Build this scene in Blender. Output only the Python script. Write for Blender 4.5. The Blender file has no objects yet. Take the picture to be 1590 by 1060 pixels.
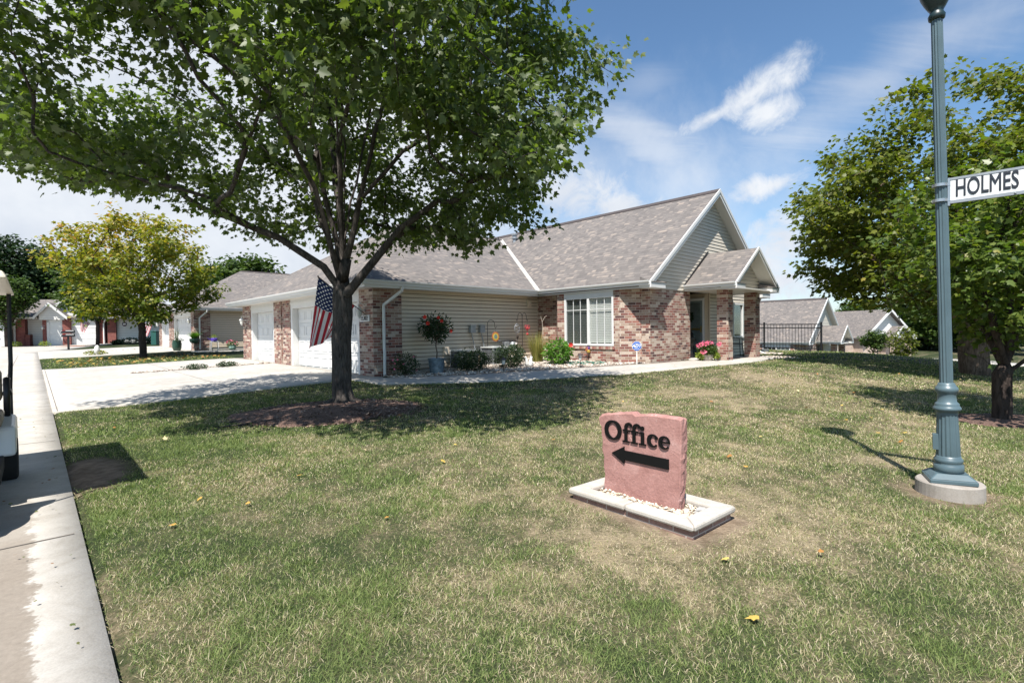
import bpy, bmesh, math, random
import numpy as np
from mathutils import Vector, Matrix
R = math.radians
random.seed(7); RNG = np.random.default_rng(11)
S = bpy.context.scene
COL = S.collection

# ------------------------------------------------------------------ frame of the place
E1 = (-0.686, 0.728)      # along the street, away
E2 = (0.728, 0.686)       # from the street towards the house
ROT = math.atan2(E2[1], E2[0])
def XY(a, b): return (a*E1[0]+b*E2[0], a*E1[1]+b*E2[1])
def AB(x, y): return (x*E1[0]+y*E1[1], x*E2[0]+y*E2[1])
def ss(x, a, b):
    t = np.clip((np.asarray(x, float)-a)/(b-a), 0, 1); return t*t*(3-2*t)
def gz_ab(a, b):
    a = np.asarray(a, float); b = np.asarray(b, float)
    z = .012*np.clip(a, 0, 75)
    z = z + .15*ss(b, .3, 6.5)*ss(a, -3, 8)
    z = z + .25*ss(b, 7, 14)*ss(a, 0, 6)*(1-ss(a, 22, 34))
    z = z - 3.0*ss(b, 24, 46)
    return z
def gz(x, y):
    x = np.asarray(x, float); y = np.asarray(y, float)
    return gz_ab(x*E1[0]+y*E1[1], x*E2[0]+y*E2[1])
def G(a, b, dz=0.0):
    x, y = XY(a, b); return Vector((x, y, float(gz_ab(a, b))+dz))
# camera
CAMZ, F, PITCH, ROLL = 1.5, 790.0, R(-1.1), R(-.75)
CM = Matrix.Rotation(math.pi/2+PITCH, 3, 'X') @ Matrix.Rotation(ROLL, 3, 'Z')
def ray(u, v): return CM @ Vector(((u-795)/F, (530-v)/F, -1))
def P(u, v, Y):
    d = ray(u, v); return Vector((0, 0, CAMZ)) + d*(Y/d.y)
def kk(u, v=515):
    d = ray(u, v); return d.x/d.y
def onA(u, a, v=515):
    k = kk(u, v); return a*(.686+.728*k)/(.728-.686*k)
def onB(u, b, v=515):
    k = kk(u, v); return b*(.728-.686*k)/(.686+.728*k)
def onG(u, v):
    d = ray(u, v); t = 2.0
    for i in range(4000):
        p = Vector((0, 0, CAMZ))+d*t
        if p.z < float(gz(p.x, p.y)): break
        t *= 1.003
    return p

# ------------------------------------------------------------------ noise in numpy
def _h(ix, iy, s):
    n = (ix*374761393 + iy*668265263 + s*1442695041) & 0x7fffffff
    n = ((n ^ (n >> 13))*1274126177) & 0x7fffffff
    return ((n ^ (n >> 16)) & 0xffff)/65535.0
def vnoise(x, y, s=0):
    ix = np.floor(x).astype(np.int64); iy = np.floor(y).astype(np.int64)
    fx = x-ix; fy = y-iy; fx = fx*fx*(3-2*fx); fy = fy*fy*(3-2*fy)
    return (_h(ix, iy, s)*(1-fx)+_h(ix+1, iy, s)*fx)*(1-fy)+(_h(ix, iy+1, s)*(1-fx)+_h(ix+1, iy+1, s)*fx)*fy
def fbm(x, y, s=0, o=4):
    r = 0; a = .5; t = 0
    for i in range(o):
        r = r+a*vnoise(x, y, s+i*17); t += a; a *= .55; x = x*2.03+5.1; y = y*2.03+1.7
    return r/t

# ------------------------------------------------------------------ objects
def tag(o, label=None, cat=None, group=None, kind=None):
    if label: o['label'] = label
    if cat: o['category'] = cat
    if group: o['group'] = group
    if kind: o['kind'] = kind
    return o
def empty(name, loc, rz=0, label=None, cat=None, group=None):
    o = bpy.data.objects.new(name, None); COL.objects.link(o)
    o.location = loc; o.rotation_euler = (0, 0, rz); o.empty_display_size = .2
    return tag(o, label, cat, group)
def auto_uv(me):
    uv = me.uv_layers.new(name='UVMap')
    n = len(me.polygons)
    if not n: return
    vs = np.empty(len(me.vertices)*3); me.vertices.foreach_get('co', vs); vs = vs.reshape(-1, 3)
    nr = np.empty(n*3); me.polygons.foreach_get('normal', nr); nr = nr.reshape(-1, 3)
    lt = np.empty(n, int); me.polygons.foreach_get('loop_total', lt)
    li = np.empty(len(me.loops), int); me.loops.foreach_get('vertex_index', li)
    N = np.repeat(nr, lt, axis=0)
    t = np.stack([-N[:, 1], N[:, 0], np.zeros(len(N))], 1); L = np.linalg.norm(t, axis=1)
    flat = L < .08
    t[flat] = (1, 0, 0); L[flat] = 1; t /= L[:, None]
    s = np.cross(N, t); s[flat] = (0, 1, 0)
    p = vs[li]
    out = np.stack([(p*t).sum(1), (p*s).sum(1)], 1).astype(np.float32)
    uv.data.foreach_set('uv', out.ravel())
SPLIT = {'siding_wall', 'inner_wall', 'eave_return', 'return_shingles', 'gutter', 'fascia', 'soffit', 'rake_board', 'brick_wall', 'door_header', 'rear_wall', 'header', 'brick_pier', 'porch_pillar'}
class MB:
    def __init__(self): self.v = []; self.f = []; self.m = []; self.cur = 0
    def mat(self, i): self.cur = i; return self
    def face(self, pts):
        i = len(self.v); self.v += [tuple(p) for p in pts]; self.f.append(tuple(range(i, i+len(pts)))); self.m.append(self.cur); return self
    def box(self, x0, y0, z0, x1, y1, z1, M=None):
        i = len(self.v)
        pts = [(x0,y0,z0),(x1,y0,z0),(x1,y1,z0),(x0,y1,z0),(x0,y0,z1),(x1,y0,z1),(x1,y1,z1),(x0,y1,z1)]
        if M is not None: pts = [tuple(M @ Vector(p)) for p in pts]
        self.v += pts
        for f in ((0,3,2,1),(4,5,6,7),(0,1,5,4),(1,2,6,5),(2,3,7,6),(3,0,4,7)):
            self.f.append(tuple(i+k for k in f)); self.m.append(self.cur)
        return self
    def prism(self, poly, z0, z1, M=None):
        n = len(poly); i = len(self.v)
        pts = [(x, y, z0) for x, y in poly]+[(x, y, z1) for x, y in poly]
        if M is not None: pts = [tuple(M @ Vector(p)) for p in pts]
        self.v += pts
        self.f.append(tuple(i+k for k in reversed(range(n)))); self.f.append(tuple(i+n+k for k in range(n))); self.m += [self.cur]*2
        for k in range(n):
            self.f.append((i+k, i+(k+1) % n, i+n+(k+1) % n, i+n+k)); self.m.append(self.cur)
        return self
    def slab(self, top, bottom):
        "closed solid between two matching loops of points"
        n = len(top); i = len(self.v); self.v += [tuple(p) for p in bottom]+[tuple(p) for p in top]
        self.f.append(tuple(i+k for k in reversed(range(n)))); self.f.append(tuple(i+n+k for k in range(n))); self.m += [self.cur]*2
        for k in range(n):
            self.f.append((i+k, i+(k+1) % n, i+n+(k+1) % n, i+n+k)); self.m.append(self.cur)
        return self
    def tube(self, path, rad, n=6, cap=True):
        path = [Vector(p) for p in path]
        if not hasattr(rad, '__len__'): rad = [rad]*len(path)
        i0 = len(self.v); up = Vector((0.13, .21, 1)).normalized()
        T = []
        for k in range(len(path)):
            a = path[max(0, k-1)]; b = path[min(len(path)-1, k+1)]; d = b-a
            T.append(d.normalized() if d.length > 1e-9 else Vector((0, 0, 1)))
        x = T[0].cross(up)
        if x.length < .05: x = T[0].cross(Vector((1, 0, 0)))
        x.normalize()
        for k, p in enumerate(path):
            x = (x-T[k]*x.dot(T[k])).normalized(); y = T[k].cross(x)
            for j in range(n):
                t = 2*math.pi*j/n; q = p+(x*math.cos(t)+y*math.sin(t))*rad[k]; self.v.append(tuple(q))
        for k in range(len(path)-1):
            for j in range(n):
                a = i0+k*n+j; b = i0+k*n+(j+1) % n
                self.f.append((a, b, b+n, a+n)); self.m.append(self.cur)
        if cap:
            self.f.append(tuple(i0+j for j in reversed(range(n)))); e = i0+(len(path)-1)*n
            self.f.append(tuple(e+j for j in range(n))); self.m += [self.cur]*2
        return self
    def lathe(self, prof, n=20, c=(0, 0, 0), rot=0, flute=None):
        i0 = len(self.v)
        for r, z in prof:
            for j in range(n):
                t = 2*math.pi*j/n+rot; rr = r*(flute(j) if (flute and r > .03) else 1)
                self.v.append((c[0]+rr*math.cos(t), c[1]+rr*math.sin(t), c[2]+z))
        for k in range(len(prof)-1):
            for j in range(n):
                a = i0+k*n+j; b = i0+k*n+(j+1) % n
                self.f.append((a, b, b+n, a+n)); self.m.append(self.cur)
        self.f.append(tuple(i0+j for j in reversed(range(n)))); e = i0+(len(prof)-1)*n
        self.f.append(tuple(e+j for j in range(n))); self.m += [self.cur]*2
        return self
    def sph(self, c, r, seg=10, rings=6, sz=1, M=None, jit=0):
        i0 = len(self.v)
        for k in range(rings+1):
            ph = math.pi*k/rings
            for j in range(seg):
                t = 2*math.pi*j/seg; q = 1+random.uniform(-jit, jit) if 0 < k < rings else 1
                p = Vector((r*q*math.sin(ph)*math.cos(t), r*q*math.sin(ph)*math.sin(t), -r*q*sz*math.cos(ph)))
                if M is not None: p = M @ p
                self.v.append((c[0]+p.x, c[1]+p.y, c[2]+p.z))
        for k in range(rings):
            for j in range(seg):
                a = i0+k*seg+j; b = i0+k*seg+(j+1) % seg
                self.f.append((a, b, b+seg, a+seg)); self.m.append(self.cur)
        return self
    def build(self, name, mat, parent=None, smooth=False, bevel=0, loc=None, rz=0):
        if name in SPLIT and parent is not None:
            # pieces that do not touch each other become parts of their own
            par = list(range(len(self.v)))
            def fd(i):
                while par[i] != i: par[i] = par[par[i]]; i = par[i]
                return i
            for f in self.f:
                for q in f[1:]: par[fd(q)] = fd(f[0])
            cl = {}
            for fi, f in enumerate(self.f): cl.setdefault(fd(f[0]), []).append(fi)
            ks = list(cl); bb = []
            for k in ks:
                P_ = np.array([self.v[i] for fi in cl[k] for i in self.f[fi]]); bb.append((P_.min(0)-.012, P_.max(0)+.012))
            gp = list(range(len(ks)))
            def fg(i):
                while gp[i] != i: i = gp[i]
                return i
            for i in range(len(ks)):
                for j in range(i+1, len(ks)):
                    if np.all(bb[i][0] <= bb[j][1]) and np.all(bb[j][0] <= bb[i][1]): gp[fg(i)] = fg(j)
            groups = {}
            for i, k in enumerate(ks): groups.setdefault(fg(i), []).extend(cl[k])
            if len(groups) > 1:
                o = None
                for g in groups.values():
                    m = MB(); mp = {}
                    for fi in sorted(g):
                        fc = []
                        for i in self.f[fi]:
                            if i not in mp: mp[i] = len(m.v); m.v.append(self.v[i])
                            fc.append(mp[i])
                        m.f.append(tuple(fc)); m.m.append(self.m[fi])
                    o = m._build(name, mat, parent, smooth, bevel, loc, rz)
                return o
        return self._build(name, mat, parent, smooth, bevel, loc, rz)
    def _build(self, name, mat, parent=None, smooth=False, bevel=0, loc=None, rz=0):
        me = bpy.data.meshes.new(name); me.from_pydata(self.v, [], self.f); me.validate()
        mats = mat if isinstance(mat, (list, tuple)) else [mat]
        for m in mats: me.materials.append(m)
        if len(mats) > 1 and len(self.m) == len(me.polygons): me.polygons.foreach_set('material_index', self.m)
        if smooth: me.polygons.foreach_set('use_smooth', [True]*len(me.polygons))
        me.update(); auto_uv(me)
        o = bpy.data.objects.new(name, me); COL.objects.link(o)
        if parent is not None: o.parent = parent
        if loc is not None: o.location = loc
        if rz: o.rotation_euler = (0, 0, rz)
        if smooth:
            try:
                for e in me.edges: pass
                md = o.modifiers.new('ws', 'WEIGHTED_NORMAL') if False else None
            except Exception: pass
        if bevel:
            b = o.modifiers.new('bevel', 'BEVEL'); b.width = bevel; b.segments = 2; b.limit_method = 'ANGLE'; b.angle_limit = R(40)
        return o
def npmesh(name, verts, faces_flat, loop_tot, mats, attrs=None, mat_idx=None, smooth=False, parent=None):
    me = bpy.data.meshes.new(name)
    nv = len(verts); nl = len(faces_flat); nf = len(loop_tot)
    me.vertices.add(nv); me.loops.add(nl); me.polygons.add(nf)
    me.vertices.foreach_set('co', np.asarray(verts, np.float32).ravel())
    me.loops.foreach_set('vertex_index', np.asarray(faces_flat, np.int32))
    ls = np.concatenate([[0], np.cumsum(loop_tot)[:-1]]).astype(np.int32)
    me.polygons.foreach_set('loop_start', ls)
    try: me.polygons.foreach_set('loop_total', np.asarray(loop_tot, np.int32))
    except Exception: pass
    for m in mats: me.materials.append(m)
    if mat_idx is not None: me.polygons.foreach_set('material_index', np.asarray(mat_idx, np.int32))
    if smooth: me.polygons.foreach_set('use_smooth', np.ones(nf, bool))
    me.update(calc_edges=True)
    for k, a in (attrs or {}).items():
        at = me.attributes.new(k, 'FLOAT', 'POINT'); at.data.foreach_set('value', np.asarray(a, np.float32))
    o = bpy.data.objects.new(name, me); COL.objects.link(o)
    if parent is not None: o.parent = parent
    return o

# ------------------------------------------------------------------ materials
class NT:
    def __init__(self, name):
        self.m = bpy.data.materials.new(name); self.m.use_nodes = True
        self.t = self.m.node_tree; self.n = self.t.nodes; self.l = self.t.links
        self.b = self.n['Principled BSDF']; self.out = self.n['Material Output']
    def node(self, typ, **kw):
        x = self.n.new(typ)
        for k, v in kw.items(): setattr(x, k, v)
        return x
    def link(self, a, b): self.l.new(a, b)
    def math(self, op, a, b=None, c=None, clamp=False):
        x = self.n.new('ShaderNodeMath'); x.operation = op; x.use_clamp = clamp
        for i, q in enumerate((a, b, c)):
            if q is None: continue
            if isinstance(q, (int, float)): x.inputs[i].default_value = q
            else: self.l.new(q, x.inputs[i])
        return x.outputs[0]
    def ramp(self, f, stops, interp='LINEAR'):
        x = self.n.new('ShaderNodeValToRGB'); x.color_ramp.interpolation = interp
        e = x.color_ramp.elements
        while len(e) < len(stops): e.new(.5)
        for i, (p, c) in enumerate(stops):
            e[i].position = p; e[i].color = (*c, 1) if len(c) == 3 else c
        self.l.new(f, x.inputs[0]); return x.outputs[0]
    def noise(self, scale, detail=4, vec=None, rough=.55, dist=0):
        x = self.n.new('ShaderNodeTexNoise'); x.inputs['Scale'].default_value = scale; x.inputs['Detail'].default_value = detail
        x.inputs['Roughness'].default_value = rough; x.inputs['Distortion'].default_value = dist
        if vec is not None: self.l.new(vec, x.inputs['Vector'])
        return x.outputs['Fac']
    def mix(self, f, a, b, typ='MIX'):
        x = self.n.new('ShaderNodeMixRGB'); x.blend_type = typ
        for i, q in enumerate((f, a, b)):
            if isinstance(q, (int, float)): x.inputs[i].default_value = q
            elif isinstance(q, tuple): x.inputs[i].default_value = (*q, 1)
            else: self.l.new(q, x.inputs[i])
        return x.outputs[0]
    def coord(self, which='Object'): return self.n.new('ShaderNodeTexCoord').outputs[which]
    def attr(self, name):
        x = self.n.new('ShaderNodeAttribute'); x.attribute_name = name; return x.outputs['Fac']
    def mapv(self, v, sc):
        x = self.n.new('ShaderNodeMapping'); self.l.new(v, x.inputs[0]); x.inputs['Scale'].default_value = sc; return x.outputs[0]
    def color(self, c):
        if isinstance(c, tuple): self.b.inputs['Base Color'].default_value = (*c, 1)
        else: self.l.new(c, self.b.inputs['Base Color'])
    def rough(self, r):
        if isinstance(r, (int, float)): self.b.inputs['Roughness'].default_value = r
        else: self.l.new(r, self.b.inputs['Roughness'])
    def bump(self, h, strength=.3, dist=.01):
        x = self.n.new('ShaderNodeBump'); x.inputs['Strength'].default_value = strength; x.inputs['Distance'].default_value = dist
        self.l.new(h, x.inputs['Height']); self.l.new(x.outputs[0], self.b.inputs['Normal']); return x.outputs[0]
def plain(name, c, rough=.6, metal=0, var=.12, scale=6, bump=.0, spec=None):
    t = NT(name); v = t.coord()
    n = t.noise(scale, 5, v)
    c2 = tuple(x*(1-var) for x in c); c3 = tuple(min(1, x*(1+var)) for x in c)
    t.color(t.ramp(n, [(.3, c2), (.7, c3)])); t.rough(rough); t.b.inputs['Metallic'].default_value = metal
    if spec is not None: t.b.inputs['Specular IOR Level'].default_value = spec
    if bump: t.bump(t.noise(scale*8, 3, v), bump, .01)
    return t.m
def brick_mat(name, cols, bw=.225, bh=.078, mortar=(.50, .45, .40), mw=.010):
    t = NT(name); uv = t.coord('UV'); s = t.node('ShaderNodeSeparateXYZ'); t.link(uv, s.inputs[0])
    u, v = s.outputs[0], s.outputs[1]
    vr = t.math('DIVIDE', v, bh); row = t.math('FLOOR', vr)
    odd = t.math('MULTIPLY', t.math('MODULO', t.math('ABSOLUTE', row), 2.0), .5)
    ur = t.math('ADD', t.math('DIVIDE', u, bw), odd); col = t.math('FLOOR', ur)
    fu = t.math('MULTIPLY', t.math('SUBTRACT', ur, col), bw); fv = t.math('MULTIPLY', t.math('SUBTRACT', vr, row), bh)
    m1 = t.math('LESS_THAN', fu, mw); m2 = t.math('LESS_THAN', fv, mw); mm = t.math('MAXIMUM', m1, m2)
    cb = t.node('ShaderNodeCombineXYZ'); t.link(col, cb.inputs[0]); t.link(row, cb.inputs[1])
    wn = t.node('ShaderNodeTexWhiteNoise'); wn.noise_dimensions = '3D'; t.link(cb.outputs[0], wn.inputs['Vector'])
    c = t.ramp(wn.outputs['Value'], cols, 'CONSTANT')
    nz = t.noise(22, 4, t.coord('UV'))
    c = t.mix(.55, c, t.ramp(nz, [(.3, (.55, .5, .5)), (.7, (1.25, 1.22, 1.2))]), 'MULTIPLY')
    c = t.mix(mm, c, mortar)
    c = t.mix(.25, c, t.ramp(t.noise(1.1, 3, t.coord('UV')), [(.35, (.75, .72, .7)), (.65, (1.1, 1.1, 1.1))]), 'MULTIPLY')
    t.color(c); t.rough(.88)
    h = t.math('ADD', t.math('MULTIPLY', t.math('SUBTRACT', 1.0, mm), 1.0), t.math('MULTIPLY', nz, .4))
    t.bump(h, .7, .006); return t.m
def shingle_mat(name, cols):
    t = NT(name); uv = t.coord('UV'); s = t.node('ShaderNodeSeparateXYZ'); t.link(uv, s.inputs[0])
    u, v = s.outputs[0], s.outputs[1]; rh = .142
    vr = t.math('DIVIDE', v, rh); row = t.math('FLOOR', vr); fv = t.math('SUBTRACT', vr, row)
    w1 = t.node('ShaderNodeTexWhiteNoise'); w1.noise_dimensions = '1D'; t.link(row, w1.inputs['W'])
    ur = t.math('ADD', t.math('DIVIDE', u, .155), t.math('MULTIPLY', w1.outputs['Value'], 9.0)); 
    wob = t.math('MULTIPLY', t.math('SINE', t.math('MULTIPLY', t.math('ADD', ur, row), 2.3)), .28)
    ur = t.math('ADD', ur, wob); col = t.math('FLOOR', ur)
    cb = t.node('ShaderNodeCombineXYZ'); t.link(col, cb.inputs[0]); t.link(row, cb.inputs[1])
    wn = t.node('ShaderNodeTexWhiteNoise'); wn.noise_dimensions = '3D'; t.link(cb.outputs[0], wn.inputs['Vector'])
    c = t.ramp(wn.outputs['Value'], cols, 'LINEAR')
    gr = t.noise(160, 2, t.coord('UV'))
    c = t.mix(.5, c, t.ramp(gr, [(.3, (.7, .7, .7)), (.7, (1.25, 1.25, 1.25))]), 'MULTIPLY')
    c = t.mix(.4, c, t.ramp(t.noise(.7, 4, t.coord('UV')), [(.3, (.82, .82, .84)), (.7, (1.1, 1.08, 1.06))]), 'MULTIPLY')
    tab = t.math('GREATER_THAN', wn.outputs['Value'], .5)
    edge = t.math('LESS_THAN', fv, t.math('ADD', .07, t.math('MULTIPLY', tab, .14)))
    c = t.mix(t.math('MULTIPLY', edge, .55), c, (.06, .05, .05))  # dark band paints the shadow line at each row's lower edge
    t.color(c); t.rough(.93)
    h = t.math('ADD', t.math('SUBTRACT', 1.0, fv), t.math('MULTIPLY', tab, .5))
    t.bump(h, .6, .012); return t.m
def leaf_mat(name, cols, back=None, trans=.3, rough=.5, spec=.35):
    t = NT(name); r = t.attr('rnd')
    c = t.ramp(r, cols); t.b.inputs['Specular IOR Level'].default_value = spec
    if back:
        g = t.node('ShaderNodeNewGeometry'); c2 = t.mix(t.math('MULTIPLY', g.outputs['Backfacing'], .75), c, back)
    else: c2 = c
    t.color(c2); t.rough(rough)
    tr = t.node('ShaderNodeBsdfTranslucent'); t.link(t.mix(1.0, c, (1.5, 1.7, .55), 'MULTIPLY'), tr.inputs[0])
    mx = t.node('ShaderNodeMixShader'); mx.inputs[0].default_value = trans
    t.link(t.b.outputs[0], mx.inputs[1]); t.link(tr.outputs[0], mx.inputs[2]); t.link(mx.outputs[0], t.out.inputs[0])
    return t.m
def bark_mat(name, c, sc=10):
    t = NT(name); v = t.mapv(t.coord(), (1, 1, .22)); n = t.noise(sc*2.2, 6, v, .65, 1.2)
    n2 = t.noise(3, 3, t.coord())
    col = t.ramp(n, [(.32, tuple(x*.35 for x in c)), (.5, c), (.72, tuple(min(1, x*1.7) for x in c))])
    col = t.mix(.5, col, t.ramp(n2, [(.35, (.6, .6, .62)), (.65, (1.25, 1.2, 1.15))]), 'MULTIPLY')
    t.color(col); t.rough(.95); t.b.inputs['Specular IOR Level'].default_value = .15; t.bump(n, 1.0, .03); return t.m
def concrete_mat(name, c=(.435, .412, .375), grime=False):
    t = NT(name); v = t.coord()
    n1 = t.noise(.6, 5, v); n2 = t.noise(5, 5, v); n3 = t.noise(90, 3, v)
    col = t.ramp(n1, [(.3, tuple(x*.84 for x in c)), (.7, tuple(x*1.06 for x in c))]); n4 = t.noise(2.2, 6, v, .7, 2.0); col = t.mix(t.math('MULTIPLY', t.math('GREATER_THAN', n4, .66), .0), col, (.3, .26, .22)); col = t.mix(.5, col, t.ramp(n4, [(.36, (.80, .77, .73)), (.55, (1.04, 1.04, 1.04))]), 'MULTIPLY')
    col = t.mix(.5, col, t.ramp(n2, [(.35, (.82, .8, .77)), (.6, (1.05, 1.05, 1.05))]), 'MULTIPLY')
    col = t.mix(.35, col, t.ramp(n3, [(.3, (.7, .7, .7)), (.6, (1.1, 1.1, 1.1))]), 'MULTIPLY')
    if grime:
        def dot(c3):
            x = t.node('ShaderNodeVectorMath', operation='DOT_PRODUCT'); t.link(v, x.inputs[0]); x.inputs[1].default_value = c3; return x.outputs['Value']
        bb_ = dot((.728, .686, 0)); aa_ = dot((-.686, .728, 0))
        e = t.math('ADD', t.math('ADD', bb_, t.math('MULTIPLY', t.math('SUBTRACT', t.noise(5, 5, v, .65), .5), .22)), t.math('MULTIPLY', t.math('SUBTRACT', t.noise(38, 3, v), .5), .10))
        f = t.ramp(t.math('MULTIPLY_ADD', e, 10.0, .72), [(.22, (1, 1, 1)), (.38, (.75, .75, .75)), (.55, (0, 0, 0))])
        lim = t.math('SUBTRACT', 1.0, t.math('MULTIPLY', t.math('SUBTRACT', aa_, 4.6), .5, None, True), None, True)
        dirt = t.mix(t.noise(26, 6, v, .75), (.10, .078, .058), (.30, .255, .205))
        col = t.mix(t.math('MULTIPLY', t.math('MULTIPLY', f, lim), .88), col, dirt)
        # faint tyre tracks along the street
        tr_ = t.math('ABSOLUTE', t.math('ADD', bb_, .95)); tf = t.ramp(tr_, [(.0, (1, 1, 1)), (.22, (0, 0, 0))])
        col = t.mix(t.math('MULTIPLY', t.math('MULTIPLY', tf, t.noise(1.5, 4, v)), .45), col, (.27, .245, .22))
    t.color(col); t.rough(.9); t.bump(n3, .25, .004); return t.m

M = {}
M['brick'] = brick_mat('brick', [(0, (.29, .195, .145)), (.18, (.40, .30, .235)), (.36, (.52, .43, .35)), (.50, (.20, .082, .066)), (.64, (.29, .125, .095)), (.80, (.115, .058, .052)), (.90, (.34, .215, .165))])
M['brick_red'] = brick_mat('brick_red', [(0, (.22, .06, .05)), (.4, (.26, .08, .06)), (.75, (.18, .05, .045))], mortar=(.3, .16, .14))
M['brick_tan'] = brick_mat('brick_tan', [(0, (.45, .35, .28)), (.4, (.5, .4, .33)), (.75, (.4, .3, .24))])
M['shingle'] = shingle_mat('shingle', [(0, (.118, .107, .101)), (.4, (.148, .134, .125)), (.75, (.172, .154, .142)), (.92, (.210, .183, .163)), (1, (.27, .228, .195))])
M['siding'] = plain('vinyl_siding', (.63, .53, .405), .55, var=.04, scale=2)
M['siding_white'] = plain('white_siding', (.72, .71, .68), .5, var=.03, scale=2)
M['siding_grey'] = plain('grey_siding', (.42, .40, .37), .55, var=.04, scale=2)
M['seam_shade'] = plain('siding_seam_shade', (.17, .125, .085), .9, var=.1)  # brown butt line, dark enough to paint shade into the lap groove
M['gable_siding'] = plain('gable_siding', (.62, .565, .475), .55, var=.04, scale=2)
M['white'] = plain('white_trim', (.68, .68, .665), .42, var=.03, scale=3)
M['soffit'] = plain('soffit', (.66, .635, .58), .5, var=.03, scale=3)
M['gar'] = plain('garage_door_paint', (.70, .70, .69), .4, var=.02, scale=2)
M['metal_dark'] = plain('black_metal', (.018, .018, .02), .45, .3, var=.2)
M['metal_grey'] = plain('grey_metal', (.32, .34, .36), .5, .5, var=.15)
M['galv'] = plain('galvanized', (.20, .27, .33), .5, .55, var=.35, scale=9)
M['concrete'] = concrete_mat('concrete')
M['street'] = concrete_mat('street_concrete', (.45, .425, .385), True)
M['bark'] = bark_mat('bark_maple', (.075, .066, .060))
M['bark_pale'] = bark_mat('bark_pale', (.17, .125, .095))
M['bark_dark'] = bark_mat('bark_dark', (.055, .042, .036))
M['leaf_maple'] = leaf_mat('leaf_maple', [(0, (.040, .064, .014)), (.45, (.092, .130, .028)), (.8, (.165, .200, .050)), (1, (.27, .28, .08))], (.15, .19, .10), .48, .46, .4)
M['leaf_yellow'] = leaf_mat('leaf_yellow', [(0, (.07, .115, .018)), (.35, (.14, .17, .022)), (.65, (.25, .23, .03)), (.88, (.35, .26, .04)), (1, (.40, .19, .04))], None, .4, .5)
M['leaf_syc'] = leaf_mat('leaf_sycamore', [(0, (.060, .088, .012)), (.5, (.12, .145, .020)), (.85, (.19, .19, .03)), (1, (.27, .23, .04))], (.15, .16, .05), .42, .48, .3)
M['leaf_green'] = leaf_mat('leaf_green', [(0, (.03, .06, .012)), (.6, (.06, .10, .02)), (1, (.10, .14, .03))], None, .3)
M['leaf_dark'] = leaf_mat('leaf_dark', [(0, (.014, .032, .012)), (.6, (.028, .055, .018)), (1, (.05, .085, .025))], None, .2)
M['leaf_bright'] = leaf_mat('leaf_bright', [(0, (.05, .13, .015)), (.6, (.10, .22, .03)), (1, (.18, .30, .05))], None, .3, .3, .5)
M['leaf_lime'] = leaf_mat('leaf_lime', [(0, (.14, .20, .03)), (.6, (.26, .32, .06)), (1, (.40, .42, .12))], None, .3)
M['petal_red'] = leaf_mat('petal_red', [(0, (.5, .015, .012)), (1, (.75, .05, .03))], None, .25)
M['petal_pink'] = leaf_mat('petal_pink', [(0, (.65, .08, .2)), (1, (.85, .28, .42))], None, .25)
M['petal_white'] = leaf_mat('petal_white', [(0, (.6, .5, .5)), (1, (.8, .75, .75))], None, .25)
M['grass_blade'] = None
M['green_plastic'] = plain('green_plastic', (.02, .09, .075), .4, var=.1)
M['terracotta'] = plain('terracotta', (.30, .14, .09), .8)
M['stone_pot'] = plain('stone_pot', (.42, .36, .31), .8, var=.25, scale=14)
M['glasslamp'] = plain('lamp_glass', (.62, .62, .58), .25, var=.08)
M['lamp_paint'] = plain('lamp_post_paint', (.080, .122, .140), .38, .0, var=.12, scale=4, spec=.5)
M['pink_stone'] = None
def glass(name='window_glass', tc=(.92, .93, .92, 1)):
    t = NT(name); t.n.remove(t.b)
    g = t.node('ShaderNodeBsdfGlossy'); g.inputs['Roughness'].default_value = .02; g.inputs[0].default_value = (.9, .95, 1, 1)
    tr = t.node('ShaderNodeBsdfTransparent'); tr.inputs[0].default_value = tc
    fr = t.node('ShaderNodeLayerWeight'); fr.inputs[0].default_value = .5
    mx = t.node('ShaderNodeMixShader'); t.link(t.math('ADD', t.math('MULTIPLY', t.math('POWER', fr.outputs['Facing'], 4.0), .7), .05), mx.inputs[0]); t.link(tr.outputs[0], mx.inputs[1]); t.link(g.outputs[0], mx.inputs[2])
    t.link(mx.outputs[0], t.out.inputs[0]); return t.m
M['glass'] = glass(); M['glass_screen'] = glass('screened_glass', (.60, .62, .61, 1))
M['darkroom'] = plain('dark_interior', (.02, .022, .025), .8)
M['screen'] = plain('insect_screen', (.05, .055, .06), .9)
# ------------------------------------------------------------------ ground
TREE = P(533, 625, 9.05); TREE.z = float(gz(TREE.x, TREE.y))
SIGN = Vector((1.07, 4.07, 0)); SIGN.z = float(gz(SIGN.x, SIGN.y))
LAMP = onG(1474, 768)
def dirt_f(x, y):
    n = fbm(x*2.2, y*2.2, 5)*.9+fbm(x*7, y*7, 9)*.35
    ax, ay = .985, -.17
    dx = x-SIGN.x; dy = y-SIGN.y; u = dx*SGX[0]+dy*SGX[1]; w = -dx*SGX[1]+dy*SGX[0]
    d1 = np.maximum(np.abs(u)-.62, np.abs(w)-.30)
    d2 = np.hypot(x-LAMP.x, y-LAMP.y)-.27
    a, b = AB(x, y)
    d3 = np.hypot((a-6.95)/.85, (b-.42)/.32)*1.2-1.0
    r = 0
    r = np.maximum(r, .85*(1-ss(d1, -.02, .17+.25*(n-.6))))
    r = np.maximum(r, .6*(1-ss(d2, .0, .38*n)))
    r = np.maximum(r, (1-ss(d3+.5*(n-.6), -.2, .5)))
    r = np.maximum(r, .8*(1-ss(np.abs(b-.27), .0, .06)))
    return r
SGX = (math.cos(R(-49.5)), math.sin(R(-49.5)))
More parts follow.
